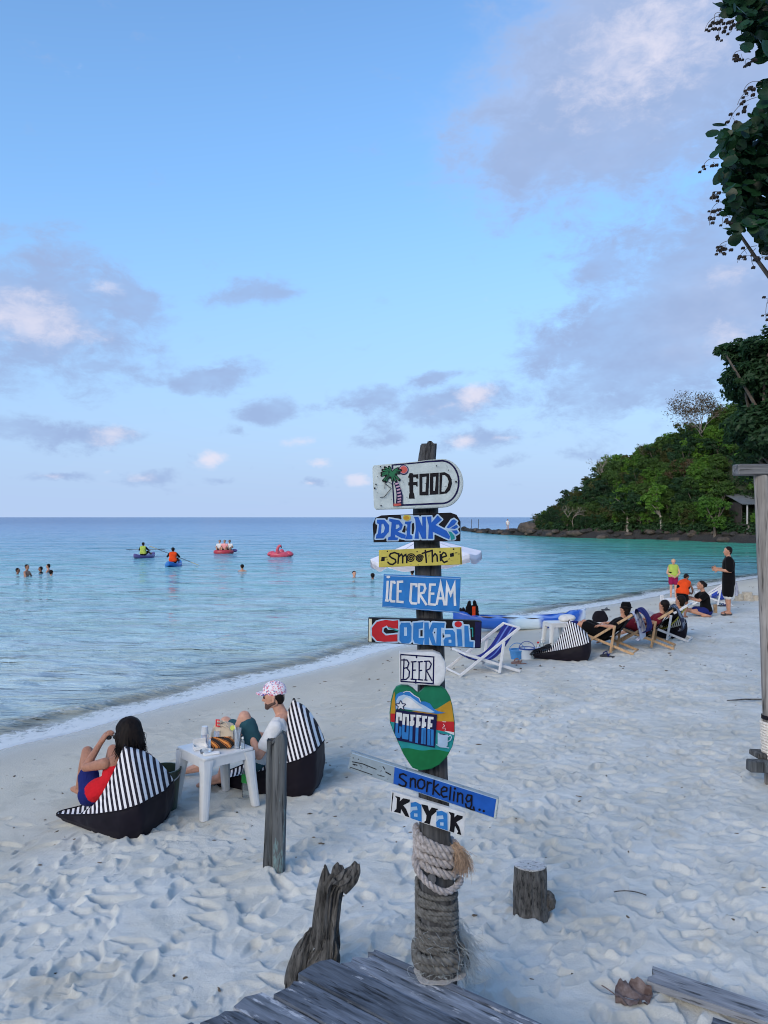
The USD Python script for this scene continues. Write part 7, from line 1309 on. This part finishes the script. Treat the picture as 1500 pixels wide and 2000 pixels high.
# trees that stand out
def on_head(px, v): u = hu(min(px, 1478)) + max(0, px - 1478) * .08; return np.array(headland(u, v))
bare_tree('bare_tree', 'large half bare tree with russet twigs on the hilltop against the sky', on_head(1420, 17) + [0, 0, -2.2], 10.2, 3, leaves=3200, size=.24, depth=7, r0=.17, spread=.5)
bare_tree('bare_tree', 'grey leafless tree standing out on the skyline left of the hilltop', on_head(1192, 15), 5.6, 5, 'leaf_olive', 160, r0=.1, depth=7, spread=.5)
bare_tree('bare_tree', 'thin grey leafless tree lower down the skyline slope', on_head(1150, 15), 4.0, 6, 'leaf_olive', 90, r0=.07, spread=.5)
bare_tree('bare_tree', 'yellowish dry tree between the grey leafless tree and the hilltop', on_head(1252, 15), 6.0, 8, 'leaf_olive', 900, size=.24, r0=.1, spread=.5)
bare_tree('bare_tree', 'small pale trunked tree at the foot of the wood above the rocks', on_head(1122, 2.6), 4.2, 9, 'leaf_olive', 420, r0=.08, size=.2)
bare_tree('bare_tree', 'low dry bush at the very tip of the wood by the sea', on_head(1046, 3.5), 2.4, 12, 'leaf_olive', 420, r0=.05, size=.18)
make_tree('bright green shrub on the shore in front of the cabin', 'leaf_bright', 2.3, 4.6, 51, n=12, per=260, size=.36, loc=on_head(1398, .6) + [0, 0, .2], H0=.14)
make_tree('green tree with pale slanting trunk leaning over the headland rocks', 'leaf_bright', 2.5, 6.4, 52, n=10, per=230, size=.38, loc=on_head(1292, 1.5), trunkmat='bark_pale')
make_tree('dark leaning tree left of the pale trunked one above the rocks', 'leaf_dark', 2.4, 6.0, 53, n=10, per=230, size=.38, loc=on_head(1225, 1.8), trunkmat='bark_pale')
bare_tree('bare_tree', 'russet leaved dry tree halfway up the green hillside', on_head(1352, 9), 5.0, 14, 'leaf_russet', 1300, size=.26, r0=.09)

# cabin on the shore
def cabin():
    o = on_head(1462, 5.5) + [2.2, 0, 0]; o[2] = 1.7; t = thing('shore_cabin', 'dark wooden cabin with grey corrugated roof and white posts on the headland shore', 'cabin', o, 4)
    mat('cabin_wall', (.03, .026, .026), .8, noise=.3, nscale=4); mat('cabin_post', (.34, .34, .34), .6); mat('roof_metal', (.085, .095, .10), .5, noise=.2, nscale=3)
    part(t, 'back_wall', box(6.4, .12, 2.5, (0, 1.6, 1.25)), 'cabin_wall', False); part(t, 'side_wall', box(.12, 3.2, 2.5, (-3.14, 0.04, 1.25)), 'cabin_wall', False); part(t, 'side_wall', box(.12, 3.2, 2.5, (3.14, 0.04, 1.25)), 'cabin_wall', False); part(t, 'floor', box(6.6, 4.4, .14, (0, -.4, -.07)), 'cabin_wall', False)
    xs = np.linspace(-3.6, 3.6, 145); G = np.array([[(x, y, z + .035 * math.sin(x * 2 * PI / .2)) for x in xs] for y, z in ((-2.6, 2.25), (-.4, 2.95), (1.9, 3.6))]); F = grid_faces(3, 145); v = G.reshape(-1, 3)
    part(t, 'roof', (np.vstack([v, v - [0, 0, .04]]), np.vstack([F, F[:, ::-1] + len(v)])), 'roof_metal', 30)
    for x in (-2.9, -.9, 1.0, 2.9): part(t, 'post', box(.14, .14, 2.3, (x, -2.3, 1.15)), 'cabin_post', False)
    part(t, 'door_panel', box(.9, .05, 2.0, (.9, 1.5, 1.0)), 'paint_navy', False); part(t, 'hammock', tube(smooth_path([(-.9, -2.2, 1.2), (.05, -2.2, .7), (1.0, -2.2, 1.2)], 16), .10, 8, flat=.5), 'cloth_grey', True)
    part(t, 'deck_edge', box(7.2, .10, .12, (0, -3.4, -.55)), 'beam_wood', False); part(t, 'deck_edge', box(7.2, .10, .12, (0, -3.4, -1.0)), 'beam_wood', False)
    for x in (-3.2, -1.6, 0, 1.6, 3.2): part(t, 'stilt', box(.12, .12, 1.5, (x, -3.1, -.85)), 'pale_wood', False)
    part(t, 'lamp_post', tube([(1.9, -3.6, -1.4), (1.9, -3.6, 2.0)], .05, 8), 'cabin_post', True)
cabin()
mat('iron', (.04, .04, .045), .6)
for px, lab in ((917, 'left of the two thin poles at the tip of the rocky spit'), (930, 'right of the two thin poles at the tip of the rocky spit')):
    x, y, z = headland(hu(px + 6), 1.0); single('marker_pole', tube([(0, 0, -1), (0, 0, 2.0)], .06, 8), 'iron', lab, 'pole', 'poles on the rocky spit', loc=(x, y, z))

# ------------------------------------------------------------------ near trees on the right
def shade_tree():
    """A large dark tree down the beach; its trunk stands right of the view."""
    Y = 30.; t = thing('shade_tree', 'large dark green tree overhanging the beach at the right edge', 'tree', (17.5, 31.5, 0)); o = V(17.5, 31.5, 0)
    sp_ = [(1478, 712, 44), (1432, 690, 26), (1412, 684, 12), (1462, 680, 26), (1455, 735, 30), (1500, 690, 36), (1490, 770, 50), (1452, 772, 22), (1530, 740, 90), (1500, 850, 62), (1448, 842, 26), (1470, 870, 40), (1430, 856, 14), (1560, 840, 110), (1600, 720, 110), (1480, 800, 40), (1640, 800, 120)]
    L = [(at(px, py, Y + g.uniform(-1.2, 1.8)) - o, V(r, r * 1.2, r * .8) / 1500 * Y) for px, py, r in sp_]
    part(t, 'crown', crown(L, 2600, .22, 61, .62, .5, 16), 'leaf_dark', False)
    fork = V(-.6, -.3, 3.4)
    part(t, 'trunk', [tube(smooth_path([(0, 0, -.4), (-.2, 0, 1.6), fork], 10), np.linspace(.36, .26, 10), 12)] + limbs([c for c, r in L], fork, .13, np.random.default_rng(5)), 'bark', True)
shade_tree()
def near_tree():
    """Round leaved seaside tree whose branches hang into the top right corner."""
    t = thing('seaside_tree', 'round leaved tree with dark seed clusters hanging into the top right corner', 'tree', (4.9, 6.6, 0)); o = V(4.9, 6.6, 0); gg = np.random.default_rng(17)
    outl = sg.Polygon([(1398, -40), (1396, 4), (1412, 30), (1436, 22), (1442, 50), (1440, 62), (1452, 80), (1452, 98), (1470, 120), (1500, 118), (1560, 100), (1560, 160), (1490, 160), (1480, 190), (1466, 205), (1462, 240), (1442, 246), (1415, 262), (1404, 258), (1402, 290), (1408, 318), (1402, 345), (1405, 368), (1418, 380), (1406, 402), (1412, 420), (1432, 425), (1440, 438), (1415, 455), (1418, 470), (1445, 472), (1456, 440), (1480, 456), (1490, 500), (1560, 510), (1700, 460), (1720, -40)])
    def leaf(c, size, nrm, ang, cup=.2):
        k = np.linspace(0, 2 * PI, 11)[:-1]; r = 1 - .22 * np.exp(-((k - PI) / .45) ** 2) + .10 * np.exp(-(np.minimum(k, 2 * PI - k) / .3) ** 2)
        q = np.c_[r * np.cos(k), .92 * r * np.sin(k), cup * np.abs(np.sin(k)) + .06 * np.cos(2 * k)] * size * .5; q = np.vstack([q, [[0, 0, -.03 * size]]])
        n_ = unit(nrm); a = unit(np.cross(n_, V(.3, .1, 1))); b = np.cross(n_, a); u, v = a * math.cos(ang) + b * math.sin(ang), -a * math.sin(ang) + b * math.cos(ang)
        F = [[i, (i + 1) % 10, 10] for i in range(10)]; return c + q[:, :1] * u + q[:, 1:2] * v + q[:, 2:] * n_, np.array(F)
    edge = outl.buffer(-8); pts, inner = [], []
    while len(pts) < 250 or len(inner) < 3200:
        px, py = gg.uniform(1390, 1600), gg.uniform(-40, 515)
        if not outl.contains(sg.Point(px, py)): continue
        d = outl.exterior.distance(sg.Point(px, py)); hole = meshkit.noise(V(px / 22, py / 22, 1)[None], 12)[0] > .80 and d < 70
        if hole: continue
        if d < 26 and px < 1512 and len(pts) < 250: pts.append((px, py))
        elif d >= 10 and len(inner) < 3200: inner.append((px, py))
    extra = [(1404, 246, .115), (1391, 263, .11), (1397, 300, .10), (1440, 10, .15), (1424, 380, .12), (1436, 468, .12), (1478, 118, .10), (1452, 262, .13), (1432, 362, .13)]
    for px, py, s in [(a, b, None) for a, b in pts] + extra:
        s = s or gg.choice([gg.uniform(.045, .08), gg.uniform(.08, .14)]); c = at(px, py, 6.0 + gg.uniform(-.35, .5)) - o; V_, F = leaf(c, s, V(gg.normal(-.2, .5), -1 + gg.normal(0, .5), .55 + gg.normal(0, .5)), gg.uniform(0, 6.28), gg.uniform(.1, .35)); part(t, 'leaf', (V_, F), 'leaf_near', True)
    VV, FF, n_ = [], [], 0
    for px, py in inner:
        c = at(px, py, 6.3 + gg.uniform(-.4, 1.1)) - o; V_, F = leaf(c, gg.uniform(.07, .125), V(gg.normal(0, .6), -.7 + gg.normal(0, .6), .7 + gg.normal(0, .4)), gg.uniform(0, 6.28)); VV.append(V_); FF.append(F + n_); n_ += len(V_)
    part(t, 'inner_foliage', (np.vstack(VV), np.vstack(FF)), 'leaf_near', True, kind='stuff')
    fork = V(-.5, -.1, 3.3); ends = [at(a, b, 6.5) - o for a, b in ((1450, 40), (1480, -10), (1440, 270), (1430, 340), (1470, 420), (1520, 200), (1440, 450), (1540, 60))]
    part(t, 'trunk', tube(smooth_path([(0, 0, -.3), (-.12, 0, 1.5), fork], 12), np.linspace(.2, .13, 12), 12), 'bark', True)
    for e in ends: part(t, 'branch', limbs([e], fork, .05, gg), 'bark', True)
    star = displace(trimesh.creation.icosphere(1), lambda v: np.random.default_rng(3).uniform(-.35, .45, len(v))); star.apply_scale((.012, .012, .010))
    def cluster(a, b, n, spread=14):
        a_, b_ = at(*a, 5.95) - o, at(*b, 5.8 + gg.uniform(-.1, .2)) - o; m = (a_ + b_) / 2 + V(-.02, 0, .03); S = [tube(smooth_path([a_, m, b_], 8), .0022, 4, cap=False)]; cap_ = []
        for i in range(n):
            f = gg.uniform(.25, 1); base = a_ + (b_ - a_) * f; e = base + V(gg.normal(0, spread), 0, gg.normal(-2, spread * .7)) / 1500 * 5.9; S.append(tube([base, e], .0015, 4, cap=False)); s_ = star.copy(); s_.apply_scale(gg.uniform(.75, 1.25)); s_.apply_translation(e); cap_.append(s_)
        x = UsdGeom.Xform.Define(stage, numbered(P(t) + '/seed_cluster')); part(x, 'stalks', S, 'bark', True)
        for s_ in cap_: part(x, 'seed_head', s_, 'seed_dark', True)
    mat('seed_dark', (.016, .012, .010), .7)
    for a, b, n in (((1410, 25), (1396, 42), 3), ((1412, 30), (1376, 62), 10), ((1422, 30), (1404, 80), 9), ((1440, 38), (1428, 62), 9), ((1455, 100), (1430, 118), 8), ((1470, 118), (1456, 128), 7), ((1488, 160), (1452, 178), 5), ((1485, 168), (1440, 205), 6), ((1478, 190), (1425, 235), 8), ((1404, 310), (1372, 330), 5), ((1404, 375), (1392, 392), 8), ((1404, 395), (1386, 440), 12), ((1425, 425), (1412, 435), 5), ((1425, 470), (1400, 500), 12), ((1478, 480), (1440, 513), 6), ((1476, 485), (1472, 520), 5), ((1496, 495), (1490, 505), 5), ((1515, 560), (1496, 622), 10)):
        cluster(a, b, n, 6)
near_tree()

# ------------------------------------------------------------------ pavilion at the right edge
def pavilion():
    d = 7.1; o = V((1508 - 750) / 1500 * d, d, 0); o[2] = float(ground(o[0], o[1])); t = thing('wooden_pavilion', 'open timber pavilion corner with leaning pale post, beam and rope wrapped foot', 'pavilion', o)
    q = lambda px, py, dy=0: at(px, py, d + dy) - o
    m = tube(PchipInterpolator([0, .35, .7, 1, 1.15], np.array([q(1486, 926), q(1495, 1130), q(1504, 1350), q(1509, 1520), q(1510, 1600)]))(np.linspace(0, 1.15, 80)), np.interp(np.linspace(0, 1, 80), [0, 1], [.062, .074]), 32)
    v = np.array(m.vertices); m.vertices = v + m.vertex_normals * (.016 * (meshkit.fbm(np.stack([v[:, 0] * 30, v[:, 1] * 30, v[:, 2] * 1.6], -1), 4, 4) - .5))[:, None]
    part(t, 'post', m, 'pale_wood', 40)
    part(t, 'beam', box(3.2, .14, .105, q(1436, 918) + V(1.6, 0, 0), bevel=.012), 'beam_wood', 30); part(t, 'roof_board', box(3.4, .5, .03, q(1434, 905) + V(1.94, .2, .012), (6, -1.2, 0), bevel=.006), 'beam_wood', 30)
    part(t, 'cross_beam', box(.12, 2.6, .10, q(1500, 912) + V(1.9, 1.3, 0), bevel=.01), 'beam_wood', 30); part(t, 'back_post', tube([V(2.4, 2.5, -.2), V(2.4, 2.5, 3.0)], .06, 14), 'pale_wood', True); part(t, 'side_post', tube([V(2.6, 0, -.2), V(2.6, 0, 2.85)], .06, 14), 'pale_wood', True)
    a = np.linspace(0, 15 * 2 * PI, 15 * 40); f = a / a[-1]; c = PchipInterpolator([0, 1], np.array([q(1505.5, 1408), q(1509, 1490)]))(f); path = c + np.stack([.083 * np.cos(a), .083 * np.sin(a), 0 * a], 1)
    L = np.r_[0, np.cumsum(np.linalg.norm(np.diff(path, axis=0), axis=1))]; rad = np.stack([np.cos(a), np.sin(a), 0 * a], 1); x = UsdGeom.Xform.Define(stage, P(t) + '/rope')
    for j in range(3):
        ph = L * 16 * 2 * PI + j * 2 * PI / 3; part(x, 'strand', tube(path + .0075 * (np.cos(ph)[:, None] * rad + np.sin(ph)[:, None] * V(0, 0, 1)), .0078, 6), 'rope_white', True)
    part(t, 'rope_band', tube([c[0] + V(0, 0, .02), c[0] + V(0, 0, .055)], .082, 20), 'cloth_bag_black', True)
    part(t, 'floor_plank', box(2.4, .16, .05, q(1462, 1480, .1) + V(1.2, 0, 0), (0, 3, 4), bevel=.008), 'drift_wood', 30); part(t, 'floor_beam', box(2.4, .10, .10, q(1461, 1504, -.1) + V(1.2, 0, 0), (0, 2, 0), bevel=.008), 'teal_wood', 30)
pavilion()
single('driftwood_stick', tube([(0, 0, 0), (.25, .02, .01), (.6, .0, .012)], [.006, .011, .012], 8), 'drift_wood', 'thin dark stick lying on the sand left of the pavilion post', 'stick', loc=on_sand(1420, 1371) + [0, 0, .02])
single('driftwood_stick', tube(smooth_path([(0, 0, 0), (.08, -.01, .012), (.19, -.06, .008)], 12), [.004] * 12, 6), 'drift_wood', 'short thin twig lying on the sand right of the stump', 'twig', loc=on_sand(1199, 1748) + [0, 0, .02])
def dry_leaf():
    p = on_sand(1238, 1957); G = []
    for u in np.linspace(-1, 1, 15):
        w = .075 * max(.02, 1 - abs(u) ** 2.2) ** .7
        G.append([(u * .105, s * w, .015 + .03 * abs(s) ** 1.5 + .014 * math.sin(u * 7 + s * 4) + .014 * s + .010 * math.sin(u * 19 + s * 2) * abs(s)) for s in np.linspace(-1, 1, 11)])
    G = np.array(G); v = G.reshape(-1, 3); F = grid_faces(15, 11); mat('dry_leaf', (.075, .045, .038), .8, color2=(.20, .16, .15), nscale=22, bump=.006, bscale=45)
    t = thing('fallen_leaf', 'curled dry brown leaf lying on the sand at the bottom edge', 'leaf', p + [0, 0, .01], 15); part(t, 'blade', (np.vstack([v, v - [0, 0, .002]]), np.vstack([F, F[:, ::-1] + len(v)])), 'dry_leaf', True); part(t, 'stalk', tube(smooth_path([(-.09, 0, .03), (-.12, .03, .05), (-.14, .07, .055)], 8), .003, 5), 'dry_leaf', True)
dry_leaf()
# crumbs of weed, bark and shell on the sand
def litter():
    gg = np.random.default_rng(33); out = []; mat('litter', (.05, .038, .028), .9, color2=(.16, .12, .08), nscale=3)
    while len(out) < 520:
        y = gg.uniform(4, 30); x = gg.uniform(-.55, .55) * y; s = float(sea_distance(x, y))
        if s > -.9 or (s < -4.5 and gg.random() > .45): continue
        r = gg.uniform(.002, .009) * (1 if y < 12 else 1.8); m = displace(trimesh.creation.icosphere(1), lambda v: gg.uniform(-.4, .5, len(v))); m.apply_scale((r * gg.uniform(1, 3.5), r, r * .6)); m.apply_transform(trimesh.transformations.rotation_matrix(gg.uniform(0, 6), [0, 0, 1])); m.apply_translation((x, y, float(sand_height(x, y)) + r * .2)); out.append(m)
    p = part(None, 'beach_litter', out, 'litter', False); tag(p, 'small dark crumbs of weed, bark and shell scattered over the sand', 'litter', kind='stuff')
litter()

# ------------------------------------------------------------------ in the water
def swimmer(label, px, py, top, skin_m, face=(0, -1), hair='hair_dark', vest=None, lean=0.0, arms=True):
    p = on_sea(px, py); k = 1.0; f = unit(V(*face, 0)); r = np.cross(f, (0, 0, 1.0)); ht = (py - top) / 1500 * p[1]; c = ht - .135; nk = c - .17
    L = lambda a, b, z: f * a + r * b + V(0, 0, z)
    J = dict(pelvis=L(-.04, 0, nk - .52), neck=L(-.02, 0, nk), head=L(lean, 0, c), shL=L(-.02, -.18, nk - .07), shR=L(-.02, .18, nk - .07), hipL=L(-.04, -.09, nk - .56), hipR=L(-.04, .09, nk - .56))
    if arms: J.update(elL=L(.10, -.26, nk - .32), wrL=L(.32, -.18, nk - .36), elR=L(.10, .26, nk - .32), wrR=L(.32, .18, nk - .36))
    C = [('vest', vest, shirt_bones(J, k, 12, 1, .03, 0, .1))] if vest else []
    return figure(label, p, J, skin_m, k, 1, C, hair, face=tuple(f))
swimmer('bather far left, only the dark head above the water', 35, 1121, 1109, 'skin_brown', (1, .2), arms=False)
swimmer('bare shouldered bather, second from the left, facing the others in the water', 53, 1126, 1102, 'skin_tan', (1, -.1))
swimmer('bather in dark top in the middle of the group in the water', 79, 1120, 1106, 'skin_brown', (-1, -.2), vest='cloth_black')
swimmer('bather standing tallest at the right of the group in the water', 94, 1117, 1101, 'skin_warm', (-1, -.1))
swimmer('bather in front at the right end of the group, head low in the water', 100, 1124, 1113, 'skin_warm', (.2, 1), vest='cloth_dark_red', arms=False)
swimmer('lone bather in the middle of the bay, head and shoulders above water', 473, 1116, 1102, 'skin_warm', (-.2, 1), vest=None)
swimmer('bather facing the beach left of the white parasol', 692, 1128, 1115, 'skin_fair', (.5, -1), arms=False); swimmer('bather with dark hair just below the parasol rim', 728, 1131, 1119, 'skin_brown', (.2, 1), arms=False); swimmer('bather half hidden between the smoothie and ice cream signs', 805, 1125, 1112, 'skin_brown', (-.2, 1), arms=False)
def paddler(label, px, py, vest, hull, boat_label, rz, pd, blade, plabel, hat='hair_dark'):
    p = on_sea(px, py); t = thing('sea_kayak', boat_label, 'kayak', p + [0, 0, -.1], rz); part(t, 'hull', kayak_mesh(2.9, .85, .38), hull, True); part(t, 'seat', box(.4, .5, .06, (-.2, 0, .22), bevel=.02), 'rubber', 30)
    a = math.radians(rz); f = V(math.cos(a), math.sin(a), 0); r = np.cross(f, (0, 0, 1.0)); L = lambda x, y, z: f * (x - .2) + r * y + V(0, 0, z + .12)
    J = dict(pelvis=L(0, 0, .14), neck=L(.02, 0, .66), head=L(.05, 0, .83), shL=L(.02, -.19, .60), shR=L(.02, .19, .60), hipL=L(0, -.1, .13), hipR=L(0, .1, .13), elL=L(.12, -.34, .42), wrL=L(.34, -.30, .50), elR=L(.12, .34, .42), wrR=L(.34, .30, .40), knL=L(.42, -.2, .30), knR=L(.42, .2, .3), anL=L(.8, -.2, .12), anR=L(.8, .2, .12), toeL=L(.95, -.2, .2), toeR=L(.95, .2, .2))
    figure(label, p, J, 'skin_brown', 1.05, 1, [('life_vest', vest, shirt_bones(J, 1.05, 12, 1.05, .045, 0, .2)), ('sleeves', 'cloth_black', [bone((J['sh' + s], .07), (J['el' + s], .055), n=12) for s in 'LR']), ('shorts', 'cloth_black', shorts_bones(J, 1, 12, 1, .02, .7))], hat, face=tuple(f), hair_back=.01)
    c = p + L(.36, 0, .47); paddle(plabel, c - r * 1.05 + V(0, 0, pd[0]), c + r * 1.05 + V(0, 0, pd[1]), blade, .24)
paddler('paddler in yellow green vest in the dark violet kayak', 282, 1089, 'cloth_lime', 'kayak_violet', 'dark violet kayak seen from behind, left of the blue one', 80, (-.05, .0), 'paddle_shaft', 'dark paddle held level by the paddler in yellow green vest')
paddler('paddler in orange vest in the blue kayak', 339, 1105, 'cloth_orange', 'kayak_blue', 'bright blue kayak seen from behind, nearest in the bay', 95, (.42, -.42), 'paddle_yellow', 'yellow bladed paddle tilted by the paddler in orange vest')
def raft():
    p = on_sea(437, 1081); t = thing('inflatable_raft', 'red inflatable raft carrying three people in the bay', 'raft', p + [0, 0, .06], 20)
    a = np.linspace(0, 2 * PI, 41); part(t, 'tube_ring', tube(np.c_[.62 * np.cos(a), .50 * np.sin(a), .06 + 0 * a], .17, 14, cap=False), 'raft_red', True); part(t, 'floor', box(1.0, .8, .06, (0, 0, 0)), 'raft_red', False); part(t, 'bow_fin', displace(blob((.85, .1, .16), (.24, .16, .13), 3), lambda v: .03 * (meshkit.noise(v * 6, 2) - .5)), 'kayak_violet', True)
    for dx, lab, v_, s in ((-.36, 'person in white top sitting at the left of the red raft', 'cloth_white', 'skin_warm'), (.04, 'person in pink top sitting in the middle of the red raft', 'cloth_pink', 'skin_warm'), (.42, 'person in pale top sitting at the right of the red raft', 'cloth_white', 'skin_brown')):
        q = p + V(dx, .1 + .2 * abs(dx), .14); L = lambda x, y, z: V(x, y, z)
        J = dict(pelvis=L(0, 0, .12), neck=L(0, 0, .62), head=L(0, .02, .79), shL=L(-.18, 0, .56), shR=L(.18, 0, .56), hipL=L(-.1, 0, .12), hipR=L(.1, 0, .12), elL=L(-.28, -.1, .34), wrL=L(-.14, -.26, .3), elR=L(.28, -.1, .34), wrR=L(.14, -.26, .3), knL=L(-.14, -.4, .32), knR=L(.14, -.4, .32), anL=L(-.14, -.5, .0), anR=L(.14, -.5, .0), toeL=L(-.14, -.62, -.02), toeR=L(.14, -.62, -.02))
        figure(lab, q, J, s, 1, 1, [('top', v_, shirt_bones(J, 1, 12, 1, .02, .3))], 'hair_dark', face=(0, -1, 0))
raft()
def flamingo():
    p = on_sea(548, 1087); t = thing('flamingo_float', 'pink inflatable flamingo float drifting empty in the bay', 'inflatable', p, 0)
    a = np.linspace(0, 2 * PI, 41); part(t, 'tube_ring', tube(np.c_[.62 * np.cos(a), .5 * np.sin(a), .14 + 0 * a], .20, 14, cap=False), 'flamingo_pink', True)
    part(t, 'neck', tube(smooth_path([(-.02, -.5, .2), (-.14, -.62, .42), (-.10, -.66, .66), (.02, -.68, .80), (.10, -.70, .74)], 24), np.interp(np.linspace(0, 1, 24), [0, .7, 1], [.15, .09, .10]), 12), 'flamingo_pink', True); part(t, 'beak', tube([(.12, -.70, .74), (.20, -.71, .66)], [.05, .02], 8), 'paint_black', True)
    for s in (-1, 1): part(t, 'wing', blob((s * .66, -.1, .22), (.30, .34, .18), 3, (0, s * 18, 0)), 'flamingo_pink', True)
    part(t, 'tail', blob((0, .55, .3), (.2, .2, .22), 3), 'flamingo_pink', True)
flamingo()
x, y, z = headland(hu(993), 1.6)
standing_p = V(x, y, z + .15)
def rock_person():
    L = lambda a, b, c: V(a, b, c); J = dict(pelvis=L(0, 0, .93), neck=L(0, 0, 1.46), head=L(0, 0, 1.62), shL=L(-.18, 0, 1.40), shR=L(.18, 0, 1.40), hipL=L(-.09, 0, .9), hipR=L(.09, 0, .9), elL=L(-.26, 0, 1.12), wrL=L(-.2, -.1, .92), elR=L(.26, 0, 1.12), wrR=L(.2, -.1, .92), knL=L(-.1, 0, .48), knR=L(.1, 0, .48), anL=L(-.1, 0, .07), anR=L(.1, 0, .07), toeL=L(-.1, -.15, .02), toeR=L(.1, -.15, .02))
    figure('tiny distant person in pale clothes standing out on the rocky spit', standing_p, J, 'skin_warm', 1, 1, [('shirt', 'cloth_white', shirt_bones(J, 1, 12, 1, .02, .5)), ('shorts', 'cloth_grey', shorts_bones(J, 1, 12))], face=(0, -1, 0))
rock_person()

# ------------------------------------------------------------------ unseen wooded slope, added behind the beach to block sun and sky light
def back_wood():
    x = np.linspace(-70, 90, 60); y = np.linspace(-80, -18, 40); X, Y = np.meshgrid(x, y); Z = np.interp(-Y, [18, 24, 44, 80], [-.3, .6, 5, 14]) + 1.5 * (meshkit.fbm(np.stack([X * .1, Y * .1, 0 * X], -1), 3, 4) - .5)
    part(None, 'back_slope', (np.stack([X.ravel(), Y.ravel(), Z.ravel()], 1), grid_faces(*X.shape)), 'headland_rock', True); tag(stage.GetPrimAtPath('/World/back_slope'), kind='structure')
    gg = np.random.default_rng(41); L = []
    for i in range(70):
        yy = -gg.uniform(24, 44); xx = gg.uniform(-45, 60); zz = float(np.interp(-yy, [18, 24, 44, 80], [-.3, .6, 5, 14])); r = gg.uniform(2.4, 4.2); L.append((V(xx, yy, zz + gg.uniform(3, 7)), V(r, r, r * .9)))
    p = part(None, 'woodland', crown(L, 75, 1.1, 71, .7, .3, 9), 'leaf_dark', False); tag(p, 'dense dark evergreen wood added unseen behind the beach to block light', 'wood', kind='stuff')
back_wood()
make_sand()
